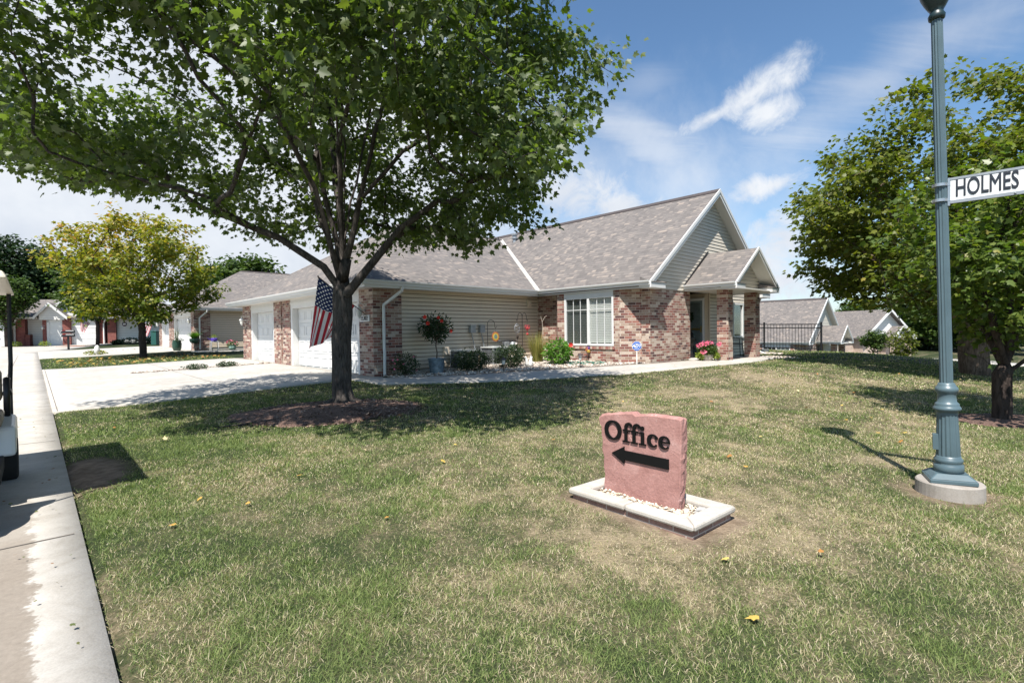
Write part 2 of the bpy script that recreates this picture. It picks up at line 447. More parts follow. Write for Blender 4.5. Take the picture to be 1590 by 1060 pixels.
def dry_f(x, y):
    d = .50+.8*(fbm(x*.33, y*.33, 1)-.5)+.75*(fbm(x*1.5, y*1.5, 2)-.5)+.8*(fbm(x*6, y*6, 3)-.5)
    d = d+.16*ss(x, -1.5, 2.5)*ss(y, 2.6, 4.6)+.12*np.exp(-((x-.6)**2+(y-4.6)**2)/3)+.12*np.exp(-((x-1.5)**2+(y-9.5)**2)/9)
    d = d-.32*np.exp(-((x+3.8)**2+(y-7.5)**2)/7)-.30*ss(y, 11.5, 15)*ss(x, -8, 2)-.45*ss(-x, 8, 11)
    d = d-.13*ss(-x+2-y, -2.2, .5)
    return np.clip(d, 0, 1)
def grass_mat():
    t = NT('lawn_soil'); d = t.attr('dry'); e = t.attr('dirt'); v = t.coord()
    n1 = t.noise(45, 4, v); n2 = t.noise(9, 4, v); n3 = t.noise(1.3, 5, v)
    f = t.math('ADD', t.math('ADD', d, t.math('MULTIPLY', t.math('SUBTRACT', n1, .5), .9)), t.math('MULTIPLY', t.math('SUBTRACT', n2, .5), .7), None, True)
    c = t.ramp(f, [(.12, (.028, .040, .017)), (.4, (.055, .062, .030)), (.62, (.11, .095, .058)), (.9, (.24, .195, .13))])
    c = t.mix(e, c, t.ramp(n2, [(.3, (.15, .105, .075)), (.7, (.30, .23, .17))]))
    c = t.mix(.4, c, t.ramp(n3, [(.3, (.8, .85, .8)), (.7, (1.15, 1.1, 1.1))]), 'MULTIPLY')
    t.color(c); t.rough(.95); t.b.inputs['Specular IOR Level'].default_value = .1; t.bump(n1, .8, .03); return t.m
def axis(segs):
    out = [segs[0][0]]
    for a, b, s in segs:
        n = max(1, round((b-a)/s)); out += [a+(b-a)*(i+1)/n for i in range(n)]
    return np.array(out)
aa = axis([(-400, -60, 40), (-60, -6, 3), (-6, 12, .14), (12, 30, .6), (30, 90, 2.5), (90, 400, 40)])
bb = axis([(-400, -60, 40), (-60, -6, 3), (-6, -.4, .7), (-.4, .2, .2), (.2, 9, .14), (9, 22, .3), (22, 60, 1.0), (60, 140, 6), (140, 420, 35)])
A_, B_ = np.meshgrid(aa, bb, indexing='ij')
X_ = A_*E1[0]+B_*E2[0]; Y_ = A_*E1[1]+B_*E2[1]
Z_ = gz_ab(A_, B_) + .012*(fbm(X_*1.1, Y_*1.1, 4)-.5)*2*(B_ > .3) - .09*(1-ss(B_, .06, .36)) 
n1, n2 = A_.shape
idx = np.arange(n1*n2).reshape(n1, n2)
fq = np.stack([idx[:-1, :-1], idx[:-1, 1:], idx[1:, 1:], idx[1:, :-1]], -1).reshape(-1, 4)
M['lawn'] = grass_mat()
lawn = npmesh('lawn', np.stack([X_, Y_, Z_], -1).reshape(-1, 3), fq.ravel(), np.full(len(fq), 4), [M['lawn']],
              {'dry': dry_f(X_, Y_).ravel(), 'dirt': dirt_f(X_, Y_).ravel()}, smooth=True)
tag(lawn, 'green and straw coloured lawn sloping up to the houses', 'lawn', kind='structure')

def strip(name, left, right, dz, mat, label, cat, sub=.5, kind='structure', depth=.25, attr=None, wob=0):
    "a sheet with thickness between two (a,b) polylines, laid over the ground"
    def resamp(pl, n):
        pl = np.array(pl, float); d = np.r_[0, np.cumsum(np.hypot(*np.diff(pl, axis=0).T))]; t = np.linspace(0, d[-1], n)
        return np.stack([np.interp(t, d, pl[:, 0]), np.interp(t, d, pl[:, 1])], 1)
    L = np.hypot(*np.diff(np.array(left, float), axis=0).T).sum(); n = max(2, int(L/sub)+1)
    l = resamp(left, n); r = resamp(right, n); W = np.hypot(*(l-r).T).max(); m = max(2, int(W/sub)+1)
    t = np.linspace(0, 1, m)[None, :, None]; g = l[:, None, :]*(1-t)+r[:, None, :]*t
    if wob:
        nn = (fbm(g[..., 0]*3, g[..., 1]*3, 3)-.5)*wob; e = np.zeros((n, m)); e[:, 0] = 1; e[:, -1] = 1; e[0] = 1; e[-1] = 1
        g = g+(nn*e)[..., None]
    z = gz_ab(g[..., 0], g[..., 1])+dz
    x = g[..., 0]*E1[0]+g[..., 1]*E2[0]; y = g[..., 0]*E1[1]+g[..., 1]*E2[1]
    top = np.stack([x, y, z], -1).reshape(-1, 3); i = np.arange(n*m).reshape(n, m)
    F_ = [np.stack([i[:-1, :-1], i[:-1, 1:], i[1:, 1:], i[1:, :-1]], -1).reshape(-1, 4)]
    ring = np.concatenate([i[0, :], i[1:, -1], i[-1, -2::-1], i[-2:0:-1, 0]])
    low = top[ring]-[0, 0, depth]; j = np.arange(len(ring))+n*m; rn = np.roll(ring, -1); jn = np.roll(j, -1)
    F_.append(np.stack([ring, rn, jn, j], -1)); F_ = np.concatenate(F_)
    V = np.concatenate([top, low])
    at = None
    if attr: aT = attr(V[:, 0], V[:, 1]); at = {'grime': aT}
    o = npmesh(name, V, F_.ravel(), np.full(len(F_), 4), [mat], at)
    bm = bmesh.new(); bm.from_mesh(o.data); bmesh.ops.recalc_face_normals(bm, faces=bm.faces); bm.to_mesh(o.data); bm.free()
    return tag(o, label, cat, kind=kind)
def grime(x, y):
    a, b = AB(x, y)
    n = fbm(x*2.5, y*2.5, 8)*.5+fbm(x*11, y*11, 3)*.25
    g = (1-ss(b+n*.22, .05, .12))*(1-ss(a, 4.6, 6.5))*.85
    g = np.maximum(g, .35*np.exp(-((b+.7)/.35)**2)*fbm(a*.3, b*2, 5))
    g = np.maximum(g, .55*ss(fbm(x*.8, y*.8, 12), .52, .75)*(1-ss(b, -2, .1))*(a < 14))
    return np.clip(g, 0, 1)
st = strip('street', [(-60, -7.5), (95, -7.5)], [(-60, .235), (95, .235)], .004, M['street'], 'pale concrete street running past the driveways', 'street', .25, attr=grime)
# joints in the street: a kerb pan line and cross joints are real grooves (thin dark strips of sealant)
M['joint'] = plain('joint_sealant', (.16, .14, .12), .9)
def joint(pts, w, name='joint', dz=.009):
    mb = MB()
    P_ = [np.array(p, float) for p in pts]
    for p, q in zip(P_[:-1], P_[1:]):
        n = max(1, int(np.hypot(*(q-p))/.6)); d = (q-p)/np.hypot(*(q-p)); o = np.array([-d[1], d[0]])*w/2
        for k in range(n):
            a0 = p+(q-p)*k/n; a1 = p+(q-p)*(k+1)/n
            mb.face([G(*(a0-o), dz), G(*(a1-o), dz), G(*(a1+o), dz), G(*(a0+o), dz)])
    return mb
mb = MB()
for q in [[(11.9, -.62), (40, -.62)]] + [[(a, -6), (a, .19)] for a in (4.9, 9.2, 13.4, 18, 23)]:
    j = joint(q, .016); off = len(mb.v); mb.v += j.v; mb.f += [tuple(i+off for i in f) for f in j.f]; mb.m += j.m
tag(mb.build('street_joints', M['joint']), 'dark joints between the street slabs', 'joint', kind='structure')
# driveways
dw1 = strip('driveway', [(12.3, .235), (12.45, 6.9)], [(25.6, .235), (25.2, 6.9)], .022, M['concrete'], 'wide sunlit driveway in front of the two white garage doors', 'driveway', .4)
dw2 = strip('driveway', [(35.3, .235), (36.0, 7.6)], [(47.5, .235), (47.5, 7.6)], .022, M['concrete'], 'farther driveway of the second house', 'driveway', .6)
mb = MB()
for q in [[(12.5, 3.4), (25.3, 3.4)], [(16.6, .25), (16.6, 6.7)], [(12.35, .30), (25.5, .30)], [(22.6, .25), (22.6, 6.7)]]:
    j = joint(q, .014, dz=.027); off = len(mb.v); mb.v += j.v; mb.f += [tuple(i+off for i in f) for f in j.f]; mb.m += j.m
tag(mb.build('driveway_joints', M['joint']), 'thin joints cut in the near driveway', 'joint', kind='structure')
wk = strip('front_walk', [(12.3, 6.0), (10.85, 6.0), (10.2, 7.0), (8.6, 9.2), (7.35, 11.0), (6.7, 12.6), (6.35, 14.5), (6.25, 17.0)],
           [(12.6, 6.75), (12.05, 6.85), (11.75, 7.5), (9.95, 10.2), (8.9, 11.7), (8.05, 13.3), (7.85, 15.0), (7.75, 17.0)], .028, M['concrete'],
           'narrow concrete walk from the garage corner to the porch', 'walk', .3)
pw = strip('porch_slab', [(6.45, 15.6), (6.45, 18.5)], [(9.4, 15.6), (9.4, 18.5)], .036, M['concrete'], 'concrete floor of the small porch', 'porch floor', .5)
rd = strip('far_road', [(-70, 66), (70, 78)], [(-70, 74), (70, 86)], .03, M['concrete'], 'pale road crossing behind the trees on the right', 'road', 2)
wk2 = strip('side_walk', [(33.5, 6.8), (33.5, 14)], [(34.9, 6.8), (34.9, 14)], .03, M['concrete'], 'walk beside the second house', 'walk', .6)
dw3 = strip('far_driveway', [(44, -9), (44, .2)], [(64, -12), (62, 6)], .02, M['concrete'], 'pale concrete turning area before the far white garages', 'driveway', 1.0)

# ------------------------------------------------------------------ houses (local x = b, local y = a, z from the garage floor)
def siding(mb, p0, p1, n, z0, z1, e=.115, d=.016, rng=None):
    p0 = np.array(p0, float); p1 = np.array(p1, float); L = np.hypot(*(p1-p0)); t = (p1-p0)/L; n = np.array(n, float)
    def pt(s, z, o): q = p0+t*s+n*o; return (q[0], q[1], z)
    z = z0
    while z < z1-.001:
        zt = min(z+e, z1)
        s0, s1 = (0, L) if rng is None else rng(z); t0, t1 = (0, L) if rng is None else rng(zt)
        if s1-s0 > .02:
            if t1 < t0: t0 = t1 = (t0+t1)/2
            g = min(.020, (zt-z)*.3)
            mb.face([pt(s0, z+g, d), pt(s1, z+g, d), pt(t1, zt, .004), pt(t0, zt, .004)])
            mb.face([pt(s0, z+g, -.016), pt(s1, z+g, -.016), pt(s1, z+g, d), pt(s0, z+g, d)])
            mb.mat(1); mb.face([pt(s0, z-.001, -.016), pt(s1, z-.001, -.016), pt(s1, z+g, -.016), pt(s0, z+g, -.016)]); mb.mat(0)  # groove back gets the darker slot, a painted shade line under each lap
            mb.face([pt(s0, z, .004), pt(s1, z, .004), pt(s1, z, -.016), pt(s0, z, -.016)])
        z = zt
    return mb
def gutter(mb, p0, p1, out, ztop, h=.125, w=.11):
    p0 = Vector((*p0, 0)); p1 = Vector((*p1, 0)); o = Vector((*out, 0))
    prof = [(0, ztop-h), (w*.55, ztop-h), (w*.62, ztop-h*.62), (w*.95, ztop-h*.28), (w, ztop), (w-.012, ztop), (w*.8, ztop-.02), (.012, ztop-.03), (0, ztop-.01)]
    a = [p0+o*x+Vector((0, 0, z)) for x, z in prof]; b = [p1+o*x+Vector((0, 0, z)) for x, z in prof]
    mb.slab(b, a); return mb
def downspout(par, pts, mat='white', w=.038):
    mb = MB(); mb.tube(pts, w*1.25, 4); o = mb.build('downspout', M[mat], par, bevel=.006); return o
def garage_door(par, y0, y1, x, z1=2.13, rows=4, mat='gar'):
    mb = MB(); mb.box(x, y0, .01, x+.05, y1, z1)
    n = max(2, round((y1-y0)/.62)); rh = z1/rows
    for r in range(rows):
        mb.box(x-.018, y0+.002, .016+r*rh, x, y1-.002, (r+1)*rh-.014)
        for c in range(n):
            cy = y0+(y1-y0)*(c+.5)/n; w = (y1-y0)/n*.40; zc = (r+.5)*rh
            for (a, b, cc, d) in ((cy-w, cy+w, zc-rh*.30, zc-rh*.26), (cy-w, cy+w, zc+rh*.26, zc+rh*.30)):
                mb.box(x-.034, a, cc, x-.018, b, d)
            mb.box(x-.034, cy-w, zc-rh*.26, x-.018, cy-w+.03, zc+rh*.26); mb.box(x-.034, cy+w-.03, zc-rh*.26, x-.018, cy+w, zc+rh*.26)
    return mb.build('garage_door', M[mat], par, bevel=.004)
def door_trim(par, y0, y1, xi, xo, z1=2.13, w=.16):
    mb = MB()
    mb.box(xo-.02, y0-w, 0, xi+.06, y0, z1+w*.9); mb.box(xo-.02, y1, 0, xi+.06, y1+w, z1+w*.9); mb.box(xo-.02, y0, z1, xi+.06, y1, z1+w*.9)
    mb.box(xo-.035, y0-w, z1+w*.9, xi+.06, y1+w, z1+w*1.4)
    return mb.build('garage_door_trim', M['white'], par, bevel=.004)
def wall_lamp(par, x, y, z):
    mb = MB(); mb.mat(0); mb.lathe([(.02, 0), (.055, .02), (.055, .03), (.02, .05)], 10, (x, y, z+.1))
    mb.tube([(x+.05, y, z+.25), (x-.1, y, z+.33), (x-.18, y, z+.28), (x-.16, y, z+.2)], .014, 6)
    mb.tube([(x+.05, y, z+.02), (x-.02, y, z), (x-.08, y, z+.03)], .012, 6)
    c = (x-.15, y, z-.06)
    mb.lathe([(.012, .31), (.03, .27), (.10, .20), (.105, .19)], 8, c)
    mb.mat(1); mb.lathe([(.045, 0), (.06, .03), (.088, .185), (.088, .19)], 8, c)
    mb.mat(0); mb.lathe([(.01, -.04), (.03, -.02), (.05, .0), (.05, .01)], 8, c)
    return mb.build('wall_lamp', [M['white'], M['glasslamp']], par)
def text_mesh(name, txt, size, mat, par, loc, rot, ext=.004, shear=0, off=0, align='CENTER', sx=1, bev=0):
    cu = bpy.data.curves.new(name, 'FONT'); cu.bevel_depth = bev; cu.bevel_resolution = 0; cu.body = txt; cu.size = size; cu.extrude = ext; cu.shear = shear; cu.offset = off
    cu.align_x = align; cu.align_y = 'CENTER'; cu.resolution_u = 4
    tmp = bpy.data.objects.new('tmp', cu); COL.objects.link(tmp)
    dg = bpy.context.evaluated_depsgraph_get(); dg.update()
    me = bpy.data.meshes.new_from_object(tmp.evaluated_get(dg)); bpy.data.objects.remove(tmp)
    me.name = name; me.materials.clear(); me.materials.append(mat)
    for v in me.vertices: v.co.x *= sx
    o = bpy.data.objects.new(name, me); COL.objects.link(o); o.parent = par; o.location = loc; o.rotation_euler = rot
    return o
SL_M, SL_W, SL_P = .487, .758, .70
EZ = 2.59
def house(a0, b0, zf, label, name, brick='brick', front=True, garage=True, sid='siding', lamp=True, group=None, cheap=False):
    x, y = XY(a0, b0); H = empty(name, (x, y, zf), ROT, label, 'house', group)
    BR = M[brick]; W = M['white']
    top = 2.44
    if garage:
        # piers of the garage front, x = 0
        for (y0, y1) in ((0, .80), (6.14, 6.90), (7.06, 7.82), (10.70, 11.75)):
            mb = MB(); mb.box(0, y0, -.5, .35, y1, top); mb.build('brick_pier', BR, H)
        mb = MB(); mb.box(.06, 6.88, -.5, .3, 7.08, top); mb.build('brick_pier', BR, H)
        garage_door(H, .98, 5.96, .26); door_trim(H, .96, 5.98, .26, .05)
        garage_door(H, 8.00, 10.52, .26); door_trim(H, 7.98, 10.54, .26, .05)
        mb = MB(); mb.box(.03, .8, 2.27, .3, 6.14, top); mb.box(.03, 7.82, 2.27, .3, 10.7, top); mb.build('door_header', W, H)
        if lamp:
            wall_lamp(H, -.02, .45, 1.72); wall_lamp(H, -.02, 11.3, 1.72)
        # corner and side wall, y = 0
        mb = MB(); mb.box(.351, .002, -.5, .90, .35, top-.001); mb.build('brick_corner', BR, H)
        mb = MB(); siding(mb, (.90, .05), (6.53, .05), (0, -1), .14, top); mb.build('siding_wall', [M[sid], M['seam_shade']], H)
        mb = MB(); mb.box(.90, .06, -.5, 6.6, .3, .14); mb.build('foundation', M['concrete'], H)
        mb = MB(); mb.box(.90, .07, .0, 6.6, .3, top); mb.box(.3, 11.45, -.6, 9, 11.74, top); mb.build('inner_wall', M[sid], H)
    # recess wall of the wing, x = 6.53
    mb = MB(); mb.box(6.53, -4.55, -.6, 6.83, .05, top)
    # bay
    bay = [(6.53, -4.25), (6.11, -3.76), (6.11, -3.55), (6.36, -3.55), (6.36, -1.59), (6.11, -1.59), (6.11, -1.28), (6.53, -.86)]
    def loop(z, pts): return [(px, py, z) for px, py in pts]
    full = [(6.53, -4.25), (6.11, -3.76), (6.11, -1.28), (6.53, -.86)]
    if front:
        mb.prism([full[0], full[3], full[2], full[1]], -.6, .62)
        mb.prism([(6.53, -4.25), (6.53, -3.55), (6.11, -3.55), (6.11, -3.76)], .62, top-.002)
        mb.prism([(6.53, -1.59), (6.53, -.86), (6.11, -1.28), (6.11, -1.59)], .62, top-.002)
    mb.build('brick_wall', BR, H)
    if front:
        mb = MB()
        n = 24
        for i in range(n):
            yy = -3.60+i*(2.06/n); mb.mat(i % 3 if random.random() < .7 else 1)
            mb.box(6.075, yy, .62, 6.2, yy+2.06/n-.008, .70)
        mb.build('brick_sill', [plain('sill_brick_a', (.28, .12, .10), .9), plain('sill_brick_b', (.46, .36, .29), .9), plain('sill_brick_c', (.34, .20, .16), .9)], H, bevel=.003)
        wnd = MB(); z0, z1 = .72, 2.28; y0, y1 = -3.55, -1.59
        for bx in ((y0, y0+.07, z0, z1), (y1-.07, y1, z0, z1)): wnd.box(6.10, bx[0], bx[2], 6.2, bx[1], bx[3])
        wnd.box(6.10, y0+.07, z0, 6.2, y1-.07, z0+.07); wnd.box(6.10, y0+.07, z1-.06, 6.2, y1-.07, z1); wnd.box(6.105, -2.61, z0+.07, 6.19, -2.53, z1-.06)
        wf = wnd.build('window', W, H, bevel=.004)
        mt = MB()
        for (p, q) in ((y0+.07, -2.61), (-2.53, y1-.07)):
            for k in (1, 2): yy = p+(q-p)*k/3; mt.box(6.135, yy-.009, z0+.07, 6.148, yy+.009, z1-.06)
            mt.box(6.1352, p, z1-.42, 6.1478, q, z1-.40)
        mt.build('muntins', W, wf)
        g = MB(); g.box(6.155, y0+.06, z0+.06, 6.16, -2.55, z1-.05); g.build('pane', M['glass'], wf)
        g = MB(); g.box(6.155, -2.549, z0+.06, 6.16, y1-.06, z1-.05); g.build('pane', M['glass_screen'], wf)
        bl = MB()
        for k in range(27):
            z = z0+.1+k*.0535; bl.box(6.195, y0+.08, z, 6.200, y1-.08, z+.047)
        bl.build('blinds', M['white'], wf)
        sc = MB(); sc.box(6.245, y0, z0, 6.26, y1, z1); sc.build('dark_interior', M['darkroom'], wf)
        fr = MB(); fr.box(6.09, -3.55, 2.28, 6.3, -1.59, 2.45); fr.build('frieze_board', W, H, bevel=.003)
        # gable face of the wing, y = -4.55, with the entry recess
        mb = MB(); mb.box(6.83, -4.548, -.6, 8.96, -4.25, top-.001); mb.box(8.66, -4.25, -.6, 8.958, -3.2, top-.001); mb.build('brick_wall', BR, H)
        mb = MB(); mb.box(8.97, -5.8, -.4, 9.30, -5.44, top-.01); mb.build('brick_pier', BR, H)
        mb = MB(); mb.box(11.09, -5.8, -.4, 11.46, -5.42, top-.01); mb.build('brick_pier', BR, H)
        mb = MB(); siding(mb, (10.24, -3.3), (10.24, -3.42), (-1, 0), .2, top); siding(mb, (10.24, -4.43), (10.24, -4.55), (-1, 0), .2, top)
        siding(mb, (10.24, -4.55), (12.15, -4.55), (0, -1), .2, top); siding(mb, (13.75, -4.55), (14.41, -4.55), (0, -1), .2, top)
        siding(mb, (12.15, -4.55), (13.75, -4.55), (0, -1), .2, .86); siding(mb, (12.15, -4.55), (13.75, -4.55), (0, -1), 2.16, top)
        siding(mb, (8.96, -3.25), (10.24, -3.25), (0, -1), .2, top)
        mb.build('siding_wall', [M['gable_siding'], M['seam_shade']], H)
        mb = MB(); mb.box(10.26, -4.53, -.4, 14.40, -4.3, .2); mb.box(10.27, -4.52, .2, 12.14, -4.3, top); mb.box(13.76, -4.52, .2, 14.40, -4.3, top); mb.box(12.14, -4.52, 2.17, 13.76, -4.3, top); mb.box(12.14, -4.52, .2, 13.76, -4.3, .85)
        mb.box(10.27, -4.3, .0, 10.5, -3.2, top); mb.box(8.96, -3.23, 0, 10.4, -3.0, top); mb.build('inner_wall', M['siding'], H)
        mb = MB(); mb.box(10.20, -4.62, .2, 10.235, -4.56, top); mb.box(10.20, -4.60, .2, 10.222, -4.44, top); mb.build('corner_trim', M['siding'], H)
        # entry door, x = 10.24 facing -x
        mb = MB(); mb.box(10.19, -4.43, .2, 10.3, -4.36, 2.28); mb.box(10.19, -3.50, .2, 10.3, -3.42, 2.28); mb.box(10.19, -4.36, 2.2, 10.3, -3.5, 2.28)
        dr = mb.build('door', M['white'], H, bevel=.004)
        mb = MB(); mb.box(10.235, -4.36, .22, 10.25, -3.5, 2.2); mb.build('door_leaf', plain('door_green_grey', (.20, .25, .25), .3), dr)
        mb = MB(); mb.box(10.212, -4.27, .3, 10.216, -3.59, 2.12); mb.build('pane', M['glass'], dr)
        mb = MB(); mb.box(10.17, -4.33, 1.1, 10.2, -4.29, 1.32); mb.tube([(10.18, -4.31, 1.2), (10.13, -4.31, 1.2), (10.13, -4.22, 1.2)], .012, 6); mb.build('handle', plain('brass', (.55, .40, .12), .3, .8), dr)
        mb = MB(); mb.box(10.225, -4.22, 1.17, 10.232, -3.95, 1.24); mb.build('mail_slot', plain('brass_slot', (.55, .40, .12), .3, .8), dr)
        # side window under the porch
        w2 = MB(); y = -4.60
        w2.box(12.15, y, .86, 12.23, y+.1, 2.16); w2.box(13.67, y, .86, 13.75, y+.1, 2.16); w2.box(12.23, y, .86, 13.67, y+.1, .93); w2.box(12.23, y, 2.09, 13.67, y+.1, 2.16); w2.box(13.0, y, .93, 13.06, y+.09, 2.09)
        wf2 = w2.build('window', W, H, bevel=.004)
        g = MB(); g.box(12.2, y+.05, .9, 13.7, y+.055, 2.12); g.build('pane', M['glass'], wf2)
        g = MB(); g.box(12.2, y+.09, .9, 13.7, y+.1, 2.12); g.build('dark_interior', M['darkroom'], wf2)
        b2 = MB()
        for k in range(22): z = .95+k*.052; b2.box(13.08, y+.062, z, 13.66, y+.075, z+.036)
        b2.build('blinds', M['white'], wf2)
    else:
        mb = MB(); mb.box(6.83, -4.548, -.6, 14.41, -4.25, top-.001); mb.build('brick_wall', BR, H)
    # far side walls so that the block is closed
    mb = MB(); mb.box(14.2, -4.25, -.8, 14.4, 12.5, top); mb.box(8.0, 11.5, -.8, 14.2, 12.4, top); mb.build('rear_wall', M['siding_grey'], H)
    # ---------------- roofs
    xe, ye = -.46, -.46; ym = 5.91; zr = EZ+SL_M*(ym-ye); xr = 4.35
    y2 = 2*ym-ye; hx = 12.3
    A = (xe, ye, EZ); B = (xe, y2, EZ); C = (xr, ym, zr); D = (hx, ym, zr); E = (hx, ye, EZ); Fp = (hx, y2, EZ)
    mb = MB()
    if garage:
        zb = EZ-.10
        mb.face([A, E, D, C]); mb.face([B, A, C]); mb.face([Fp, B, C, D])
        mb.face([(xe, ye, zb), (hx, ye, zb), E, A]); mb.face([(xe, y2, zb), (xe, ye, zb), A, B]); mb.face([(hx, y2, zb), (xe, y2, zb), B, Fp]); mb.face([(hx, ye, zb), (hx, y2, zb), Fp, D, E])
        mb.face([(xe, ye, zb), (xe, y2, zb), (hx, y2, zb), (hx, ye, zb)])
        rf = mb.build('roof', M['shingle'], H)
        cap = MB()
        def ridge(c, p, q, w=.11, h=.03):
            p = Vector(p); q = Vector(q); t = (q-p).normalized(); s = t.cross(Vector((0, 0, 1))).normalized()
            dn = .05
            c.slab([q-s*w+Vector((0, 0, h-dn)), p-s*w+Vector((0, 0, h-dn)), p+Vector((0, 0, h+.015)), q+Vector((0, 0, h+.015))], [q-s*w+Vector((0, 0, -dn)), p-s*w+Vector((0, 0, -dn)), p, q])
            c.slab([q+Vector((0, 0, h+.015)), p+Vector((0, 0, h+.015)), p+s*w+Vector((0, 0, h-dn)), q+s*w+Vector((0, 0, h-dn))], [q, p, p+s*w+Vector((0, 0, -dn)), q+s*w+Vector((0, 0, -dn))])
        ridge(cap, C, D); cap.build('ridge_cap', plain('ridge_shingle', (.06, .05, .05), .95), rf)
        hp = MB(); ridge(hp, A, C, .10, .012); ridge(hp, B, C, .10, .012); hp.build('hip_cap', M['shingle'], rf)
        vp = MB(); vy = ym-1.35; vx = 9.75; vz = EZ+SL_M*(vy-ye)
        vp.lathe([(.09, -.1), (.09, .50), (.14, .50), (.14, .56), (.10, .58), (.10, .66), (.15, .66), (.15, .74), (.02, .78)], 12, (vx, vy, vz)); vp.build('vent_pipe', M['metal_grey'], rf)
        sf = MB(); sf.box(xe+.02, ye+.02, top, 6.5, .5, top+.045); sf.box(xe+.02, .5, top, .5, y2-.02, top+.045); sf.build('soffit', M['soffit'], H)
        fa = MB(); fa.box(xe+.002, ye+.002, top-.02, xe+.022, y2, EZ-.01); fa.box(xe+.022, ye+.002, top-.02, 6.05, ye+.022, EZ-.01); fa.build('fascia', W, H)
        gt = MB(); gutter(gt, (xe, ye-.1), (xe, y2), (-1, 0), EZ+.02); gutter(gt, (xe-.1, ye), (6.05, ye), (0, -1), EZ+.02); gt.build('gutter', W, H)
        downspout(H, [(.62, ye-.05, 2.48), (.62, ye-.04, 2.36), (.30, -.06, 1.98), (.30, -.055, 1.9), (.30, -.055, .75), (.30, -.07, .7), (.30, -.06, .05)], w=.04)
    # wing roof: two sloping slabs, ridge along y
    wx0 = 6.03; wr = 10.47; wx1 = 2*wr-wx0; wz = EZ+SL_W*(wr-wx0); ya = -4.85; yb = 12.6; th = .14
    mb = MB()
    mb.slab([(wx0, yb, EZ), (wx0, ya, EZ), (wr, ya, wz), (wr, yb, wz)], [(wx0, yb, EZ-th), (wx0, ya, EZ-th), (wr, ya, wz-th), (wr, yb, wz-th)])
    mb.slab([(wr, yb, wz), (wr, ya, wz), (wx1, ya, EZ), (wx1, yb, EZ)], [(wr, yb, wz-th), (wr, ya, wz-th), (wx1, ya, EZ-th), (wx1, yb, EZ-th)])
    wrf = mb.build('roof', M['shingle'], H)
    cp = MB()
    for s in (-1, 1):
        cp.slab([(wr, yb, wz+.045), (wr, ya-.02, wz+.045), (wr+s*.15, ya-.02, wz-.075), (wr+s*.15, yb, wz-.075)][::s], [(wr, yb, wz+.01), (wr, ya-.02, wz+.01), (wr+s*.15, ya-.02, wz-.11), (wr+s*.15, yb, wz-.11)][::s])
    cp.build('ridge_cap', plain('ridge_shingle', (.06, .05, .05), .95), wrf)
    # valley flashing between main and wing roofs
    if garage:
        va = MB()
        def onmain(yv): return EZ+SL_M*(yv-ye)
        pA = Vector((wx0, ye, EZ)); zt = zr; pB = Vector((wx0+(zt-EZ)/SL_W, ym, zt)); n_ = 14
        s = (pB-pA).normalized(); wd = .085
        for side, nrm in ((-1, Vector((0, -SL_M, 1)).normalized()), (1, Vector((-SL_W, 0, 1)).normalized())):
            o = nrm.cross(s).normalized()*wd*(1 if side == -1 else -1)
            if (side == -1 and o.x > 0) or (side == 1 and o.x < 0): o = -o
            q = [pA, pB, pB+o, pA+o]
            if side == 1: q = q[::-1]
            va.slab([p+nrm*.014 for p in q][::-1], [p+nrm*.003 for p in q][::-1])
        va.build('valley_flashing', plain('valley_metal', (.55, .53, .48), .5, .3), wrf)
    # rake boards and sloped soffit at the gable
    rk = MB(); sf = MB()
    for s, xx in ((-1, wx0), (1, wx1)):
        for (o1, h0, h1) in ((.0, -.20, .015), (-.02, -.09, .03)):
            rk.slab([(xx, ya-.03+o1, EZ+h1), (wr, ya-.03+o1, wz+h1), (wr, ya+o1, wz+h1), (xx, ya+o1, EZ+h1)], [(xx, ya-.03+o1, EZ+h0), (wr, ya-.03+o1, wz+h0), (wr, ya+o1, wz+h0), (xx, ya+o1, EZ+h0)])
        sf.slab([(xx, -4.5, EZ-th-.004), (xx, ya, EZ-th-.004), (wr, ya, wz-th-.004), (wr, -4.5, wz-th-.004)], [(xx, -4.5, EZ-th-.03), (xx, ya, EZ-th-.03), (wr, ya, wz-th-.03), (wr, -4.5, wz-th-.03)])
    rk.build('rake_board', W, H); sf.build('soffit', M['soffit'], H)
    mb = MB()
    def gr(z):
        o = max(0, (z-(EZ-th-.03))/SL_W); return (max(6.53, wx0+o)-6.53, min(14.41, wx1-o)-6.53)
    siding(mb, (6.53, -4.55), (14.41, -4.55), (0, -1), top-.02, wz-th-.05, rng=gr); 
    mb.mat(2); mb.prism([(6.56, 0), (14.38, 0), (wx1-.1, EZ-top-.16), (wr, wz-top-.2), (wx0+.1, EZ-top-.16)], 0, .1, Matrix(((1, 0, 0, 0), (0, 0, 1, -4.545), (0, 1, 0, top-.01), (0, 0, 0, 1)))); 
    mb.build('gable_siding', [M['gable_siding'], M['seam_shade'], M['siding_grey']], H)
    # eave of the wing: soffit, fascia, gutter and the boxed returns
    sf = MB(); sf.box(wx0+.02, ya+.02, top, 6.7, ye+.5, top+.045); sf.box(14.3, ya+.02, top, wx1-.02, 12, top+.045); sf.build('soffit', M['soffit'], H)
    fa = MB(); fa.box(wx0+.002, ya, top-.02, wx0+.022, .04, EZ-.03); fa.build('fascia', W, H)
    gt = MB(); gutter(gt, (wx0, ya-.02), (wx0, ye), (-1, 0), EZ+.02); gutter(gt, (wx1, ya-.02), (wx1, 12.6), (1, 0), EZ+.02); gt.build('gutter', W, H)
    rt = MB()
    rt.box(wx0-.01, ya-.05, top-.03, 6.82, -4.5, EZ-.02); rt.box(14.12, ya-.05, top-.03, wx1+.01, -4.5, EZ-.02); ro = rt.build('eave_return', W, H, bevel=.006)
    rt = MB()
